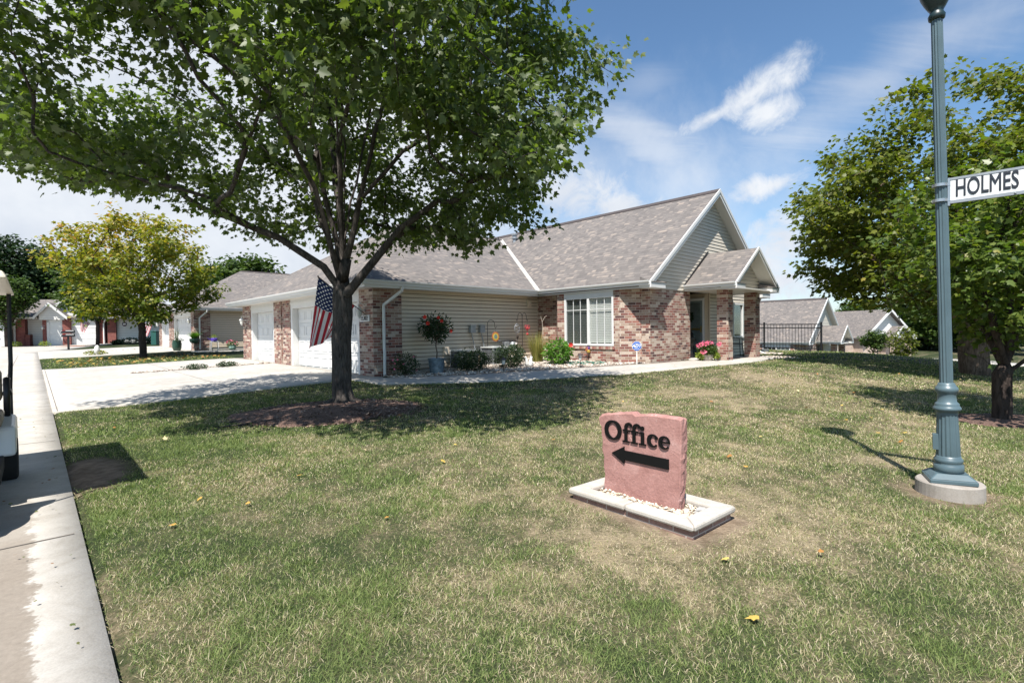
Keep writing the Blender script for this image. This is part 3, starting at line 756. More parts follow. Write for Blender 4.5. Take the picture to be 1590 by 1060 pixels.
    for (p, q) in ((wx0, 6.85), (14.1, wx1)):
        rt.slab([(p, ya-.07, EZ-.01), (q, ya-.07, EZ-.01), (q-.1 if p < 8 else q, -4.53, EZ+.14), (p if p < 8 else p+.1, -4.53, EZ+.14)], [(p, ya-.07, EZ-.02), (q, ya-.07, EZ-.02), (q, -4.53, EZ-.02), (p, -4.53, EZ-.02)])
    rt.build('return_shingles', M['shingle'], ro)
    downspout(H, [(14.5, -4.70, 2.45), (14.44, -4.62, 2.2), (14.44, -4.62, .3), (14.55, -4.9, .16)], w=.035)
    if front:
        # porch roof
        px0, px1 = 8.51, 11.93; pr = 10.22; pz = EZ+SL_P*(pr-px0); py = -6.22
        mb = MB()
        mb.slab([(px0, -4.56, EZ), (px0, py, EZ), (pr, py, pz), (pr, -4.56, pz)], [(px0, -4.56, EZ-.12), (px0, py, EZ-.12), (pr, py, pz-.12), (pr, -4.56, pz-.12)])
        mb.slab([(pr, -4.56, pz), (pr, py, pz), (px1, py, EZ), (px1, -4.56, EZ)], [(pr, -4.56, pz-.12), (pr, py, pz-.12), (px1, py, EZ-.12), (px1, -4.56, EZ-.12)])
        pf = mb.build('roof', M['shingle'], H)
        fl = MB(); fl.slab([(px0-.02, -4.60, EZ+.02), (px0+.05, -4.60, EZ+.02), (pr, -4.60, pz+.07), (pr-.07, -4.60, pz+.07)], [(px0-.02, -4.57, EZ+.02), (px0+.05, -4.57, EZ+.02), (pr, -4.57, pz+.07), (pr-.07, -4.57, pz+.07)]); fl.build('flashing', M['metal_dark'], pf)
        rk = MB(); sf = MB()
        for xx in (px0, px1):
            for (o1, h0, h1) in ((.0, -.16, .012), (-.02, -.07, .025)):
                rk.slab([(xx, py-.03+o1, EZ+h1), (pr, py-.03+o1, pz+h1), (pr, py+o1, pz+h1), (xx, py+o1, EZ+h1)], [(xx, py-.03+o1, EZ+h0), (pr, py-.03+o1, pz+h0), (pr, py+o1, pz+h0), (xx, py+o1, EZ+h0)])
            sf.slab([(xx, -5.75, EZ-.124), (xx, py, EZ-.124), (pr, py, pz-.124), (pr, -5.75, pz-.124)], [(xx, -5.75, EZ-.15), (xx, py, EZ-.15), (pr, py, pz-.15), (pr, -5.75, pz-.15)])
        rk.build('rake_board', W, H); sf.build('soffit', M['soffit'], H)
        mb = MB()
        def pg(z):
            o = max(0, (z-(EZ-.15))/SL_P); return (max(8.97, px0+o)-8.97, min(11.46, px1-o)-8.97)
        siding(mb, (8.97, -5.80), (11.46, -5.80), (0, -1), top, pz-.16, rng=pg)
        mb.mat(2); mb.prism([(9.0, 0), (11.43, 0), (11.43, .15), (pr, pz-top-.22), (9.0, .15)], 0, .08, Matrix(((1, 0, 0, 0), (0, 0, 1, -5.795), (0, 1, 0, top), (0, 0, 0, 1))))
        mb.build('gable_siding', [M['gable_siding'], M['seam_shade'], M['siding_grey']], H)
        sf = MB(); sf.box(px0+.02, -6.2, top-.01, px1-.02, -4.56, top+.03); sf.build('porch_ceiling', M['soffit'], H)
        gt = MB(); gutter(gt, (px0, py-.02), (px0, -4.6), (-1, 0), EZ+.02); gutter(gt, (px1, py-.02), (px1, -4.6), (1, 0), EZ+.02); gt.build('gutter', W, H)
        fa = MB(); fa.box(px0+.002, py, top-.02, px0+.022, -4.6, EZ-.03); fa.box(px1-.022, py, top-.02, px1-.002, -4.6, EZ-.03); fa.build('fascia', W, H)
        rt = MB(); rt.box(px0-.01, py-.05, top-.03, 9.13, -5.78, EZ-.02); rt.box(11.31, py-.05, top-.03, px1+.01, -5.78, EZ-.02); r2 = rt.build('eave_return', W, H, bevel=.006)
        rt = MB()
        for (p, q) in ((px0, 9.16), (11.28, px1)):
            rt.slab([(p, py-.07, EZ-.01), (q, py-.07, EZ-.01), (q, -5.8, EZ+.13), (p, -5.8, EZ+.13)], [(p, py-.07, EZ-.02), (q, py-.07, EZ-.02), (q, -5.8, EZ-.02), (p, -5.8, EZ-.02)])
        rt.build('return_shingles', M['shingle'], r2)
    return H
H1 = house(12.69, 6.76, .30, 'nearest tan and brick house with flag and hibiscus beds beyond the big maple', 'brick_house')
tag(text_mesh('house_number', '15302', .17, M['metal_dark'], H1, (-.03, .45, 1.62), (math.pi/2, 0, -math.pi/2), .003), None)
mb = MB(); mb.box(-.022, .16, 1.53, -.002, .74, 1.71); mb.build('number_plaque', M['white'], H1, bevel=.004)
H2 = house(36.0, 7.2, .62, 'second tan and brick house beyond the yellow tree, with pots by its garage', 'brick_house', front=False)
H3 = house(16.9, 34.9, -2.15, 'house downhill past the black fence, mostly big shingled roof and porch', 'brick_house', lamp=False)
# ------------------------------------------------------------------ house three (far left, facing us) and the far right house
def far_left_house():
    Y = 47.0; c = P(100, 531, Y); zf = float(gz(c.x, c.y))+.02
    HR = R(24)
    H = empty('brick_house', (c.x, c.y, zf), HR, 'far white-sided house with dark red brick piers and white garage doors', 'house')
    k = Y/790.0
    def X(u):
        q = kk(u); return (q*c.y-c.x)/(math.cos(HR)-q*math.sin(HR))
    BR = M['brick_red']; W = M['white']; top = 2.42
    for (u0, u1, y0) in ((24, 39, .0), (70.5, 76.5, -.6), (101, 113, -.6), (154, 163, 0), (167, 180, 0)):
        m = MB(); m.box(X(u0), y0, -.3, X(u1), y0+.55, top); m.build('brick_pier', BR, H)
    m = MB(); m.box(X(37), 0, -.3, X(46), .8, 1.0); m.build('brick_wall', BR, H)
    m = MB(); siding(m, (X(38), .6), (X(71), .6), (0, -1), .1, top, .16); siding(m, (X(180), .3), (X(300), .3), (0, -1), .1, top, .16); m.build('siding_wall', [M['siding_white'], M['siding_grey']], H)
    m = MB(); m.box(X(22), .7, -.3, X(300), 9, top); m.build('inner_wall', M['siding_white'], H)
    for (u0, u1, x) in ((81, 101, -.5), (115, 152, -.2)):
        m = MB(); m.box(X(u0), x, 0, X(u1), x+.1, 2.1)
        for r in range(4): m.box(X(u0)+.03, x-.02, .03+r*.52, X(u1)-.03, x, .50+r*.52)
        m.build('garage_door', M['gar'], H)
        m = MB(); m.box(X(u0)-.22, x-.05, 0, X(u0), x+.1, 2.3); m.box(X(u1), x-.05, 0, X(u1)+.1, x+.1, 2.3); m.box(X(u0)-.22, x-.05, 2.1, X(u1)+.1, x+.1, 2.42); m.build('garage_door_trim', W, H)
    m = MB(); m.box(X(77), -.45, 2.2, X(101), .8, top+.3); m.box(X(113), -.1, 2.2, X(154), .8, top+.4); m.build('header', M['siding_white'], H)
    m = MB()
    zr = 4.45; e = 2.55
    L, Rr = X(18), X(304)
    m.slab([(L, -.5, e), (Rr, -.5, e), (Rr-4, 4.6, zr), (X(30), 4.6, zr)], [(L, -.5, e-.1), (Rr, -.5, e-.1), (Rr-4, 4.6, zr-.1), (X(30), 4.6, zr-.1)])
    m.slab([(X(30), 4.6, zr), (Rr-4, 4.6, zr), (Rr, 9.5, e), (L, 9.5, e)], [(X(30), 4.6, zr-.1), (Rr-4, 4.6, zr-.1), (Rr, 9.5, e-.1), (L, 9.5, e-.1)])
    m.face([(L, 9.5, e-.05), (L, -.5, e-.05), (X(30), 4.6, zr-.03)])
    rf = m.build('roof', M['shingle'], H)
    # big gable over the wide door and the little gable in front of it
    for (u0, ua, u1, y0, y1, za, zb, nm) in ((72, 118, 160, -.35, 4.6, 4.95, 2.9, 'gable'), (60, 84, 112, -1.1, 1.5, 3.85, 2.55, 'small_gable')):
        a, p, b = X(u0), X(ua), X(u1)
        m = MB(); s = (za-zb)/(p-a)
        m.slab([(a, y1, zb), (a, y0, zb), (p, y0, za), (p, y1, za)], [(a, y1, zb-.1), (a, y0, zb-.1), (p, y0, za-.1), (p, y1, za-.1)])
        m.slab([(p, y1, za), (p, y0, za), (b, y0, zb), (b, y1, zb)], [(p, y1, za-.1), (p, y0, za-.1), (b, y0, zb-.1), (b, y1, zb-.1)])
        m.build('roof', M['shingle'], H)
        m = MB(); siding(m, (a+.3, y0+.35), (b-.3, y0+.35), (0, -1), zb-.25, za-.15, .16, rng=lambda z: ((max(0, (z-zb+.12)/(za-zb)*(p-a)-.3)), (b-a-.3-max(.3, (z-zb+.12)/(za-zb)*(b-p)))))
        m.build('gable_siding', [M['siding_white'], M['siding_grey']], H)
        m = MB()
        for q in (a, b): m.slab([(q, y0-.05, zb+.03), (p, y0-.05, za+.03), (p, y0, za+.03), (q, y0, zb+.03)], [(q, y0-.05, zb-.24), (p, y0-.05, za-.24), (p, y0, za-.24), (q, y0, zb-.24)])
        m.build('rake_board', W, H)
    gt = MB(); gutter(gt, (L, -.5), (X(62), -.5), (0, -1), e+.02, .16, .14); gutter(gt, (X(155), -.5), (Rr, -.5), (0, -1), e+.02, .16, .14); gt.build('gutter', W, H)
    for u in (27, 165): downspout(H, [(X(u)+.1, -.5, 2.4), (X(u)-.15, -.1, 2.0), (X(u)-.15, -.1, .05)], w=.055)
    wall_lamp(H, X(73.5), -.65, 1.5)
    # next white door at the far left edge
    m = MB(); m.box(X(2), -.3, 0, X(19), -.2, 2.1); m.build('garage_door', M['gar'], H)
    m = MB(); m.box(X(-60), -.15, -.3, X(24), .7, 2.45); m.build('siding_wall', [M['siding_white'], M['siding_grey']], H)
    m = MB(); m.box(X(19), -.32, -.3, X(22), -.1, 2.45); m.build('brick_pier', M['brick_tan'], H)
    m = MB(); m.slab([(X(-60), -.7, 2.5), (X(18), -.7, 2.5), (X(12), 4, 4.3), (X(-60), 4, 4.3)], [(X(-60), -.7, 2.4), (X(18), -.7, 2.4), (X(12), 4, 4.2), (X(-60), 4, 4.2)]); m.build('roof', M['shingle'], H)
    return H, X, zf
H4, X4, zf4 = far_left_house()
def far_right_house():
    Y = 64; c = P(1376, 548, Y); zf = float(gz(c.x, c.y))+.1
    H = empty('brick_house', (c.x, c.y, zf), R(18), 'pale gabled house far down the slope behind two young trees', 'house')
    top = 2.5; hw = 4.4; za = 6.0; W = M['white']
    m = MB(); m.box(-hw+.4, 0, -.6, -1.6, 9, top); m.box(1.9, 0, -.6, hw-.4, 9, top); m.box(-1.6, 1.1, -.6, 1.9, 9, top); m.box(-.1, 0, -.6, .5, 1.1, top); m.box(-13, 1.2, -.6, -hw+.4, 9.2, top); m.build('brick_wall', M['brick_tan'], H)
    for x0, x1 in ((-1.55, -.15), (.55, 1.85)):
        m = MB(); m.box(x0, 1.0, 0, x1, 1.09, 2.1)
        for r in range(4): m.box(x0+.03, .98, .03+r*.52, x1-.03, 1.0, .5+r*.52)
        m.build('garage_door', M['siding_grey'], H)
    m = MB(); siding(m, (-hw+.4, 0), (hw-.4, 0), (0, -1), top, za-.2, .2, rng=lambda z: (max(0, (z-top+.1)/(za-top)*hw-.4), 2*hw-.8-max(0, (z-top+.1)/(za-top)*hw-.4))); m.build('gable_siding', [M['siding_white'], M['siding_grey']], H)
    m = MB()
    for s in (-1, 1):
        q = [(s*hw, 11, top), (s*hw, -.6, top), (0, -.6, za), (0, 11, za)][::-s]
        m.slab(q, [(x, y, z-.15) for x, y, z in q])
    m.slab([(-13.5, .8, top), (-hw, .8, top), (-.3, 5, 5.4), (-12.5, 5, 5.4)], [(-13.5, .8, top-.1), (-hw, .8, top-.1), (-.3, 5, 5.3), (-12.5, 5, 5.3)])
    m.slab([(-12.5, 5, 5.4), (-.3, 5, 5.4), (-hw, 9.6, top), (-13.5, 9.6, top)], [(-12.5, 5, 5.3), (-.3, 5, 5.3), (-hw, 9.6, top-.1), (-13.5, 9.6, top-.1)])
    m.build('roof', M['shingle'], H)
    m = MB()
    for s in (-1, 1): m.slab([(s*hw, -.7, top+.05), (0, -.7, za+.05), (0, -.6, za+.05), (s*hw, -.6, top+.05)], [(s*hw, -.7, top-.25), (0, -.7, za-.25), (0, -.6, za-.25), (s*hw, -.6, top-.25)])
    m.build('rake_board', W, H)
    m = MB(); m2 = MB()
    for s in (-1, 1):
        q = [(1+s*1.7, 1, 2.55), (1+s*1.7, -1.4, 2.55), (1, -1.4, 3.9), (1, 1, 3.9)][::-s]; m.slab(q, [(x, y, z-.1) for x, y, z in q])
        m2.slab([(1+s*1.7, -1.5, 2.6), (1, -1.5, 3.95), (1, -1.4, 3.95), (1+s*1.7, -1.4, 2.6)], [(1+s*1.7, -1.5, 2.3), (1, -1.5, 3.65), (1, -1.4, 3.65), (1+s*1.7, -1.4, 2.3)])
    m2.face([(-.6, -1.2, 2.4), (2.6, -1.2, 2.4), (1, -1.2, 3.7)])
    m.build('porch_roof', M['shingle'], H); m2.build('porch_gable', W, H)
    m = MB(); m.box(-.6, -1.25, -.5, -.3, -.9, 2.4); m.box(2.3, -1.25, -.5, 2.6, -.9, 2.4); m.build('porch_pillar', M['brick_tan'], H)
far_right_house()

# ------------------------------------------------------------------ foliage
def leaf_template(kind):
    if kind == 'maple':   # half outline, mirrored; y is the length
        h = [(0, 0), (.10, .06), (.34, -.02), (.26, .16), (.50, .34), (.40, .40), (.50, .60), (.28, .52), (.20, .56), (.17, .72), (0, 1.0)]
    elif kind == 'lobed':
        h = [(0, 0), (.36, .10), (.30, .30), (.46, .52), (.20, .60), (0, 1.0)]
    else:
        h = [(0, 0), (.20, .22), (.24, .5), (.13, .8), (0, 1.0)]
    n = len(h); fold = .22
    V = [(x, y, -fold*x - .18*y*y) for x, y in h]+[(-x, y, -fold*x-.18*y*y) for x, y in h[1:-1]]
    Rf = list(range(n)); Lf = [0]+[n-1]+[n+i-1 for i in range(n-2, 0, -1)]
    Rf = Rf; return np.array(V, float), [Rf, Lf]
LT = {k: leaf_template(k) for k in ('maple', 'lobed', 'oval')}
def leaves(name, pos, size, kind, mats, parent=None, out=None, rnd=None, droop=.5, flat=.6, rng=RNG, mat_idx=None):
    "a cloud of small leaves; pos (n,3), out (n,3) points away from the twig"
    pos = np.asarray(pos, float); n = len(pos); T, Fc = LT[kind]
    if out is None: out = rng.normal(size=(n, 3))
    d = out+rng.normal(size=(n, 3))*.55; d[:, 2] = d[:, 2]*.6-droop; d /= np.linalg.norm(d, axis=1)[:, None]+1e-9
    nr = rng.normal(size=(n, 3))*(1-flat); nr[:, 2] += flat*1.2
    nr = nr-(nr*d).sum(1)[:, None]*d; nr /= np.linalg.norm(nr, axis=1)[:, None]+1e-9
    sx = np.cross(d, nr)
    sz = size*rng.uniform(.6, 1.25, n)
    V = pos[:, None, :]+(T[None, :, 0, None]*sx[:, None]+T[None, :, 1, None]*d[:, None]+T[None, :, 2, None]*nr[:, None])*sz[:, None, None]
    m = len(T); V = V.reshape(-1, 3); off = (np.arange(n)*m)[:, None]
    Fl = np.concatenate([off+np.array(f)[None] for f in Fc], 1).ravel(); lt = np.tile([len(f) for f in Fc], n)
    if rnd is None: rnd = np.clip(rng.normal(.42, .22, n), 0, 1)
    mi = None if mat_idx is None else np.repeat(mat_idx, len(Fc))
    return npmesh(name, V, Fl, lt, mats, {'rnd': np.repeat(rnd, m)}, mat_idx=mi, parent=parent)

def grow(base, seeds, targets, step=.32, wpath=.28, seed=1):
    "attach every target to the nearest limb, so that limbs fork and taper naturally"
    rg = np.random.default_rng(seed)
    pos = [np.array(base, float)]; par = [-1]; pl = [0.0]; dr = [np.array([0, 0, 1.])]
    def add(p, q):
        d = p-pos[q]; L = np.linalg.norm(d); pos.append(p); par.append(q); pl.append(pl[q]+L); dr.append(d/(L+1e-9)); return len(pos)-1
    for sd in seeds:
        cur = None; first = np.array(sd[0], float)
        q = int(np.argmin([np.linalg.norm(first-p) for p in pos]))
        for s in sd:
            s = np.array(s, float); dd = s-pos[q]; L = np.linalg.norm(dd); k = max(1, int(L/step)); p0 = pos[q].copy()
            for i in range(k): q = add(p0+dd*(i+1)/k+rg.normal(size=3)*.012, q)
    tips = []
    tg = targets[np.argsort(np.linalg.norm(targets-np.array(base)[None]+[0, 0, 0], axis=1))]
    nseed = len(pos)
    for t in tg:
        PA = np.array(pos); v = t[None]-PA; D = np.linalg.norm(v, axis=1)
        c = (v*np.array(dr)).sum(1)/(D+1e-6)
        cost = D*(1+.55*(1-c))+wpath*np.array(pl); cost[0:3] += 3
        q = int(np.argmin(cost)); p0 = pos[q].copy(); L = D[q]
        if L < .12: continue
        k = max(1, int(round(L/step))); d0 = dr[q]*L*.4; prev = q
        for i in range(k):
            s = (i+1)/k; p = p0*(1-s)**2+(p0+d0)*2*s*(1-s)+t*s*s
            p = p+rg.normal(size=3)*.03*L*(1-s); prev = add(p, prev)
        tips.append(prev)
    return np.array(pos), np.array(par), np.array(dr), np.array(tips)
def limbs(name, pos, par, mat, r_tip=.006, r_base=.2, expo=2.0, parent=None, minr=.004, trunk_flare=True):
    n = len(pos); cnt = np.zeros(n); ch = [[] for _ in range(n)]
    for i in range(1, n): ch[par[i]].append(i)
    for i in range(n-1, 0, -1):
        if not ch[i]: cnt[i] += 1
        cnt[par[i]] += cnt[i]
    r = r_tip*np.power(np.maximum(cnt, 1), 1/expo); r = r*(r_base/r[0]) if True else r
    r = np.where(np.arange(n) > 0, r, r)
    r = np.maximum(r_tip+(r-r[1:].min())*1.0, minr)
    r = np.minimum(r, r_base)
    if name == 'trunk' and abs(r_base-.172) < 1e-6:
        pl = np.zeros(n)
        for i in range(1, n): pl[i] = pl[par[i]]+np.linalg.norm(pos[i]-pos[par[i]])
        lead = np.hypot(pos[:, 0], pos[:, 1]) < .32
        r = np.where(pl > 2.35, np.minimum(r, np.where(lead, .125, .070)*np.exp(-(pl-2.35)/4.5)+.006), r)
    mb = MB(); done = set()
    stack = [(0, None)]
    while stack:
        st_, frm = stack.pop(); path = []; rad = []
        if frm is not None: path.append(pos[frm]); rad.append(min(r[frm], r[st_]*1.35))
        cur = st_
        while True:
            path.append(pos[cur]); rad.append(r[cur])
            if not ch[cur]: break
            c = sorted(ch[cur], key=lambda j: -cnt[j]); 
            for o in c[1:]: stack.append((o, cur))
            cur = c[0]
        if len(path) > 1:
            mx = max(rad); nn = 14 if mx > .1 else (8 if mx > .04 else (5 if mx > .015 else 3))
            rad[-1] = min(rad[-1], r_tip*.6); mb.tube(path, rad, nn, cap=mx > .03)
    return mb.build(name, mat, parent, smooth=True), r
def tree(name, base, label, cat, crown, ntarg, nleaf, lsize, kind, mat, bark, trunk_r, seeds, r_tip=.006, seed=1, group=None, droop=.5, spread=.26, trunkname='trunk', rnd_fn=None, flare=1.35, wpath=.28, sprayL=.5, step=.32, flat=.6):
    rg = np.random.default_rng(seed); T = empty(name, base, 0, label, cat, group)
    pts = []
    while len(pts) < ntarg:
        p = crown(rg)
        if p is not None: pts.append(p)
    pts = np.array(pts)
    pos, par, dr, tips = grow((0, 0, -.15), seeds, pts, step=step, seed=seed, wpath=wpath)
    tr, r = limbs(trunkname, pos, par, bark, r_tip, trunk_r, parent=T)
    # root flare ring
    per = max(1, int(nleaf/len(tips)))
    P0 = []; O0 = []
    for t in tips:
        q = t; chain = [q]
        L = 0
        while L < sprayL and par[q] > 0: L += np.linalg.norm(pos[q]-pos[par[q]]); q = par[q]; chain.append(q)
        w = rg.integers(0, len(chain), per); w = np.minimum(w, rg.integers(0, len(chain), per))
        c = np.array(chain)[w]
        o = rg.normal(size=(per, 3))*np.array([1, 1, .55])
        P0.append(pos[c]+o*spread*.55); O0.append(o*.5+dr[t][None]*.8)
    P0 = np.concatenate(P0); O0 = np.concatenate(O0)
    rnd = rnd_fn(P0, rg) if rnd_fn else None
    fo = leaves('foliage', P0, lsize, kind, [mat], T, O0, rnd, droop, rng=rg, flat=flat)
    return T, tr

# ---- the big maple in front
def maple_crown(rg):
    p = rg.uniform([-6.2, -4.6, 2.4], [6.0, 4.2, 9.6])
    x, y, z = p
    th = math.atan2(y, x)
    # how wide the crown is at each height
    lz = (z-1.9)/7.7
    env = (max(0, math.sin(math.pi*min(1, (lz*.9+.12))))**.62)
    rx = 4.45 if x > 0 else 6.0; ry = 3.5 if y > 0 else 4.7
    wob = 1+.13*math.sin(3*th+1.2*z)+.10*math.sin(7*th-2.1*z+1)
    q = math.hypot(x/rx, y/ry)/(env*wob+1e-6)
    if q > 1: return None
    # underside rises towards the trunk
    zmin = 2.95+.35*(1-q)+.27*max(0, -x-1)+.10*max(0, y)-.12*max(0, x-1.5)
    if z < zmin: return None
    if q < .45 and rg.random() > .22: return None
    if q < .75 and rg.random() > .7: return None
    if x > 1 and y > -1 and rg.random() > .75: return None
    if vnoise(np.array([x*.9+z*1.3+40]), np.array([y*.9-z*.8+40]), 3)[0] < (.29 if x > -2 else .22): return None
    return p
msd = [[(-.02, 0, .8), (.0, 0, 1.6), (.03, .0, 2.3), (.04, .05, 3.2), (.10, .1, 4.6), (.0, .1, 6.6), (.1, .1, 8.6)],
       [(.03, -.02, 2.2), (.24, -.10, 3.0), (.52, -.2, 4.0), (.95, -.35, 5.4), (1.3, -.45, 6.6), (1.6, -.5, 7.8)],
       [(.02, 0, 1.95), (.22, -.10, 2.1), (.50, -.18, 2.4), (1.1, -.2, 3.1), (2.1, -.3, 3.8)],
       [(.0, -.02, 2.05), (-.25, -.15, 2.45), (-.9, -.4, 2.95), (-1.9, -.8, 3.35)],
       [(-.03, .0, 2.3), (-.22, .05, 3.0), (-.6, .12, 4.1), (-1.2, .2, 5.4), (-1.7, .1, 6.8)],
       [(.0, .0, 2.5), (-.2, -.15, 3.7), (-.4, -.4, 5.2), (-.6, -.7, 7.4)],
       [(-.4, .1, 3.6), (-1.3, -.3, 4.6), (-2.6, -.7, 5.3), (-4.0, -1.1, 5.9)],
       [(-.3, -.3, 4.3), (-1.2, -1.2, 5.3), (-2.3, -2.3, 6.1), (-3.2, -3.0, 6.6)],
       [(-1.0, .15, 5.0), (-2.2, -.2, 6.3), (-3.5, -.6, 7.3)],
       [(.40, -.17, 3.6), (1.2, -.3, 4.4), (2.3, -.4, 5.0), (3.3, -.6, 5.5)],
       [(.9, -.33, 5.2), (1.9, -.8, 6.1), (2.8, -1.0, 6.9)],
       [(.03, .0, 2.6), (.15, -.4, 3.9), (.3, -1.0, 5.0), (.5, -1.6, 6.0)],
       [(.2, -.6, 4.3), (.9, -1.8, 5.1), (1.5, -2.9, 5.6)],
       [(.04, .05, 2.9), (.30, .25, 4.4), (.6, .5, 6.2), (.8, .7, 8.0)],
       [(.05, .02, 2.7), (-.2, .4, 4.4), (-.5, .9, 6.2)],
       [(.0, -.05, 2.45), (-.2, -.6, 3.7), (-.55, -1.4, 4.9), (-1.2, -2.4, 5.9)]]
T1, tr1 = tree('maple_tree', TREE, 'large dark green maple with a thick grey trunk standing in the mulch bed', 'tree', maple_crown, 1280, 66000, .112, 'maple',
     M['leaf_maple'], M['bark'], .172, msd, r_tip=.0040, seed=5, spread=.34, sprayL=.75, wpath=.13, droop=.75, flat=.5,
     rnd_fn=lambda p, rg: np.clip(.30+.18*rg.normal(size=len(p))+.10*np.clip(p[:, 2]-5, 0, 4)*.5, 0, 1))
# buttress roots of the maple
mb = MB()
for k in range(9):
    t = 2*math.pi*k/9+.3; L = random.uniform(.5, 1.1)
    path = [(.10*math.cos(t), .10*math.sin(t), .34), (.155*math.cos(t), .155*math.sin(t), .12), ((.30+.1*L)*math.cos(t+.1), (.30+.1*L)*math.sin(t+.1), .035), ((.3+.6*L)*math.cos(t+.2), (.3+.6*L)*math.sin(t+.2), -.03)]
    mb.tube(path, [.05, .065, .038, .015], 7)
for k, (t, L) in enumerate([(-2.5, 1.5), (-2.3, 1.7), (-2.75, 1.4), (-2.1, 1.5), (-2.9, 1.1)]):
    path = []
    for i in range(9):
        q = .35+L*i/8; w = t+.12*math.sin(i*1.1+k); x = q*math.cos(w); y = q*math.sin(w)
        path.append((x, y, float(gz(TREE.x+x, TREE.y+y))-TREE.z+.075*max(0, 1-q/2.0)+.012+.012*math.sin(i*2+k)))
    mb.tube(path, [.035-.0033*i for i in range(9)], 6)
mb.build('roots', M['bark'], T1, smooth=True)

# ---- mulch bed round the maple
def disc_bed(name, cx, cy, rx, ry, ang, h, mat, label, cat, n=48, rings=16, kind='structure', seed=0):
    V = [(cx, cy, float(gz(cx, cy))+h+.01)]
    for i in range(1, rings+1):
        q = i/rings
        for j in range(n):
            t = 2*math.pi*j/n; w = 1+.16*(float(vnoise(np.array([math.cos(t)*1.7+9]), np.array([math.sin(t)*1.7+9]), seed)[0])-.5)*2+.05*math.sin(9*t)
            x = rx*q*w*math.cos(t); y = ry*q*w*math.sin(t)
            X = cx+x*math.cos(ang)-y*math.sin(ang); Y = cy+x*math.sin(ang)+y*math.cos(ang)
            z = float(gz(X, Y))+h*(1-q*q)+(.018*float(fbm(np.array([X*9]), np.array([Y*9]), 3)[0]) if i < rings else -.03)+.006
            V.append((X, Y, z))
    Fc = [(0, 1+j, 1+(j+1) % n) for j in range(n)]
    for i in range(rings-1):
        for j in range(n):
            a = 1+i*n+j; b = 1+i*n+(j+1) % n; Fc.append((a, a+n, b+n, b))
    m = MB(); m.v = V; m.f = Fc; m.m = [0]*len(Fc)
    return tag(m.build(name, mat, smooth=True), label, cat, kind=kind)
t = NT('mulch'); v = t.coord(); n1 = t.noise(38, 5, v, .7); n2 = t.noise(4, 4, v)
c = t.ramp(n1, [(.3, (.045, .028, .022)), (.5, (.13, .078, .060)), (.68, (.24, .16, .125))]); c = t.mix(.5, c, t.ramp(n2, [(.3, (.7, .7, .7)), (.7, (1.2, 1.1, 1.1))]), 'MULTIPLY')
t.color(c); t.rough(.95); t.bump(n1, 1, .03); M['mulch'] = t.m
MC = (TREE.x-.05, TREE.y-.45)
disc_bed('mulch_bed', MC[0], MC[1], 1.55, 1.15, R(10), .10, M['mulch'], 'brown mulch and bare soil around the maple trunk', 'mulch')
rg = np.random.default_rng(3); n = 5200
q = np.sqrt(rg.random(n))*1.05; th = rg.random(n)*2*math.pi; x = MC[0]+1.55*q*np.cos(th); y = MC[1]+1.15*q*np.sin(th)
z = gz(x, y)+.10*np.clip(1-q*q, 0, 1)+.015
o = leaves('mulch_chips', np.stack([x, y, z], 1), .052, 'oval', [leaf_mat('mulch_chip', [(0, (.06, .035, .028)), (.5, (.20, .13, .10)), (1, (.45, .36, .29))], None, 0, .9)], None, np.stack([np.cos(th*7), np.sin(th*5), q*0], 1), droop=.05, flat=.8, rng=rg)
tag(o, 'loose bark chips and dry leaves on the mulch under the maple', 'mulch', kind='stuff')

def ell(cx, cy, cz, rx, ry, rz, hollow=.5, low=None, lump=.12, s=0):
    def f(rg):
        p = rg.uniform(-1, 1, 3); q = np.linalg.norm(p)
        th = math.atan2(p[1], p[0]); w = 1+lump*math.sin(3*th+4*p[2]+s)+lump*.7*math.sin(6*th-5*p[2]+2*s)
        if q > w or (q < .6*w and rg.random() > hollow): return None
        r = np.array([cx+p[0]*rx, cy+p[1]*ry, cz+p[2]*rz])
        if low is not None and r[2] < low: return None
        return r
    return f
def vseeds(h0, h1, n, r, seed=0, lean=.0, fork=.6):
    rg = np.random.default_rng(seed); out = [[(0, 0, h0*.5), (lean*.5, 0, h0), (lean, 0, (h0+h1)*.5), (lean*1.5, 0, h1)]]
    for k in range(n):
        t = 2*math.pi*k/n+rg.uniform(0, .6); z = h0*(1+fork*.25*rg.random()); c, s = math.cos(t), math.sin(t)
        out.append([(lean*.5, 0, z), (r*.18*c, r*.18*s, z+(h1-h0)*.13), (r*.45*c, r*.45*s, z+(h1-h0)*.36), (r*.75*c, r*.75*s, z+(h1-h0)*.62)])
    return out
# ---- yellowing maple on the lawn strip
b2 = onG(222, 555)
tree('yellow_maple_tree', b2, 'round maple turning yellow on the lawn strip between two driveways', 'tree', ell(-.1, 0, 4.35, 3.3, 3.2, 2.6, .5, 1.9, .16, 1), 360, 15500, .17, 'lobed',
     M['leaf_yellow'], M['bark_dark'], .16, vseeds(1.7, 6.4, 6, 3.0, 2), r_tip=.007, seed=21, spread=.36, sprayL=.8,
     rnd_fn=lambda p, rg: np.clip(.12+.085*p[:, 2]+.2*rg.normal(size=len(p))-.03*p[:, 0], 0, 1))
b3 = onG(152, 536.5)
tree('small_maple_tree', b3, 'small green maple in front of the far white garage', 'tree', ell(.0, 0, 5.2, 2.7, 2.6, 2.8, .5, 2.6, .12, 3), 200, 9000, .24, 'lobed',
     M['leaf_green'], M['bark_dark'], .14, vseeds(2.0, 6.4, 5, 2.8, 4), seed=22, spread=.5, sprayL=.9)
disc_bed('mulch_ring', b3.x-1.6, b3.y-.2, 2.0, .8, 0, .06, plain('red_mulch', (.22, .09, .06), .95, var=.3, scale=20, bump=.5), 'reddish mulch ring by the small tree', 'mulch', 24, 6)
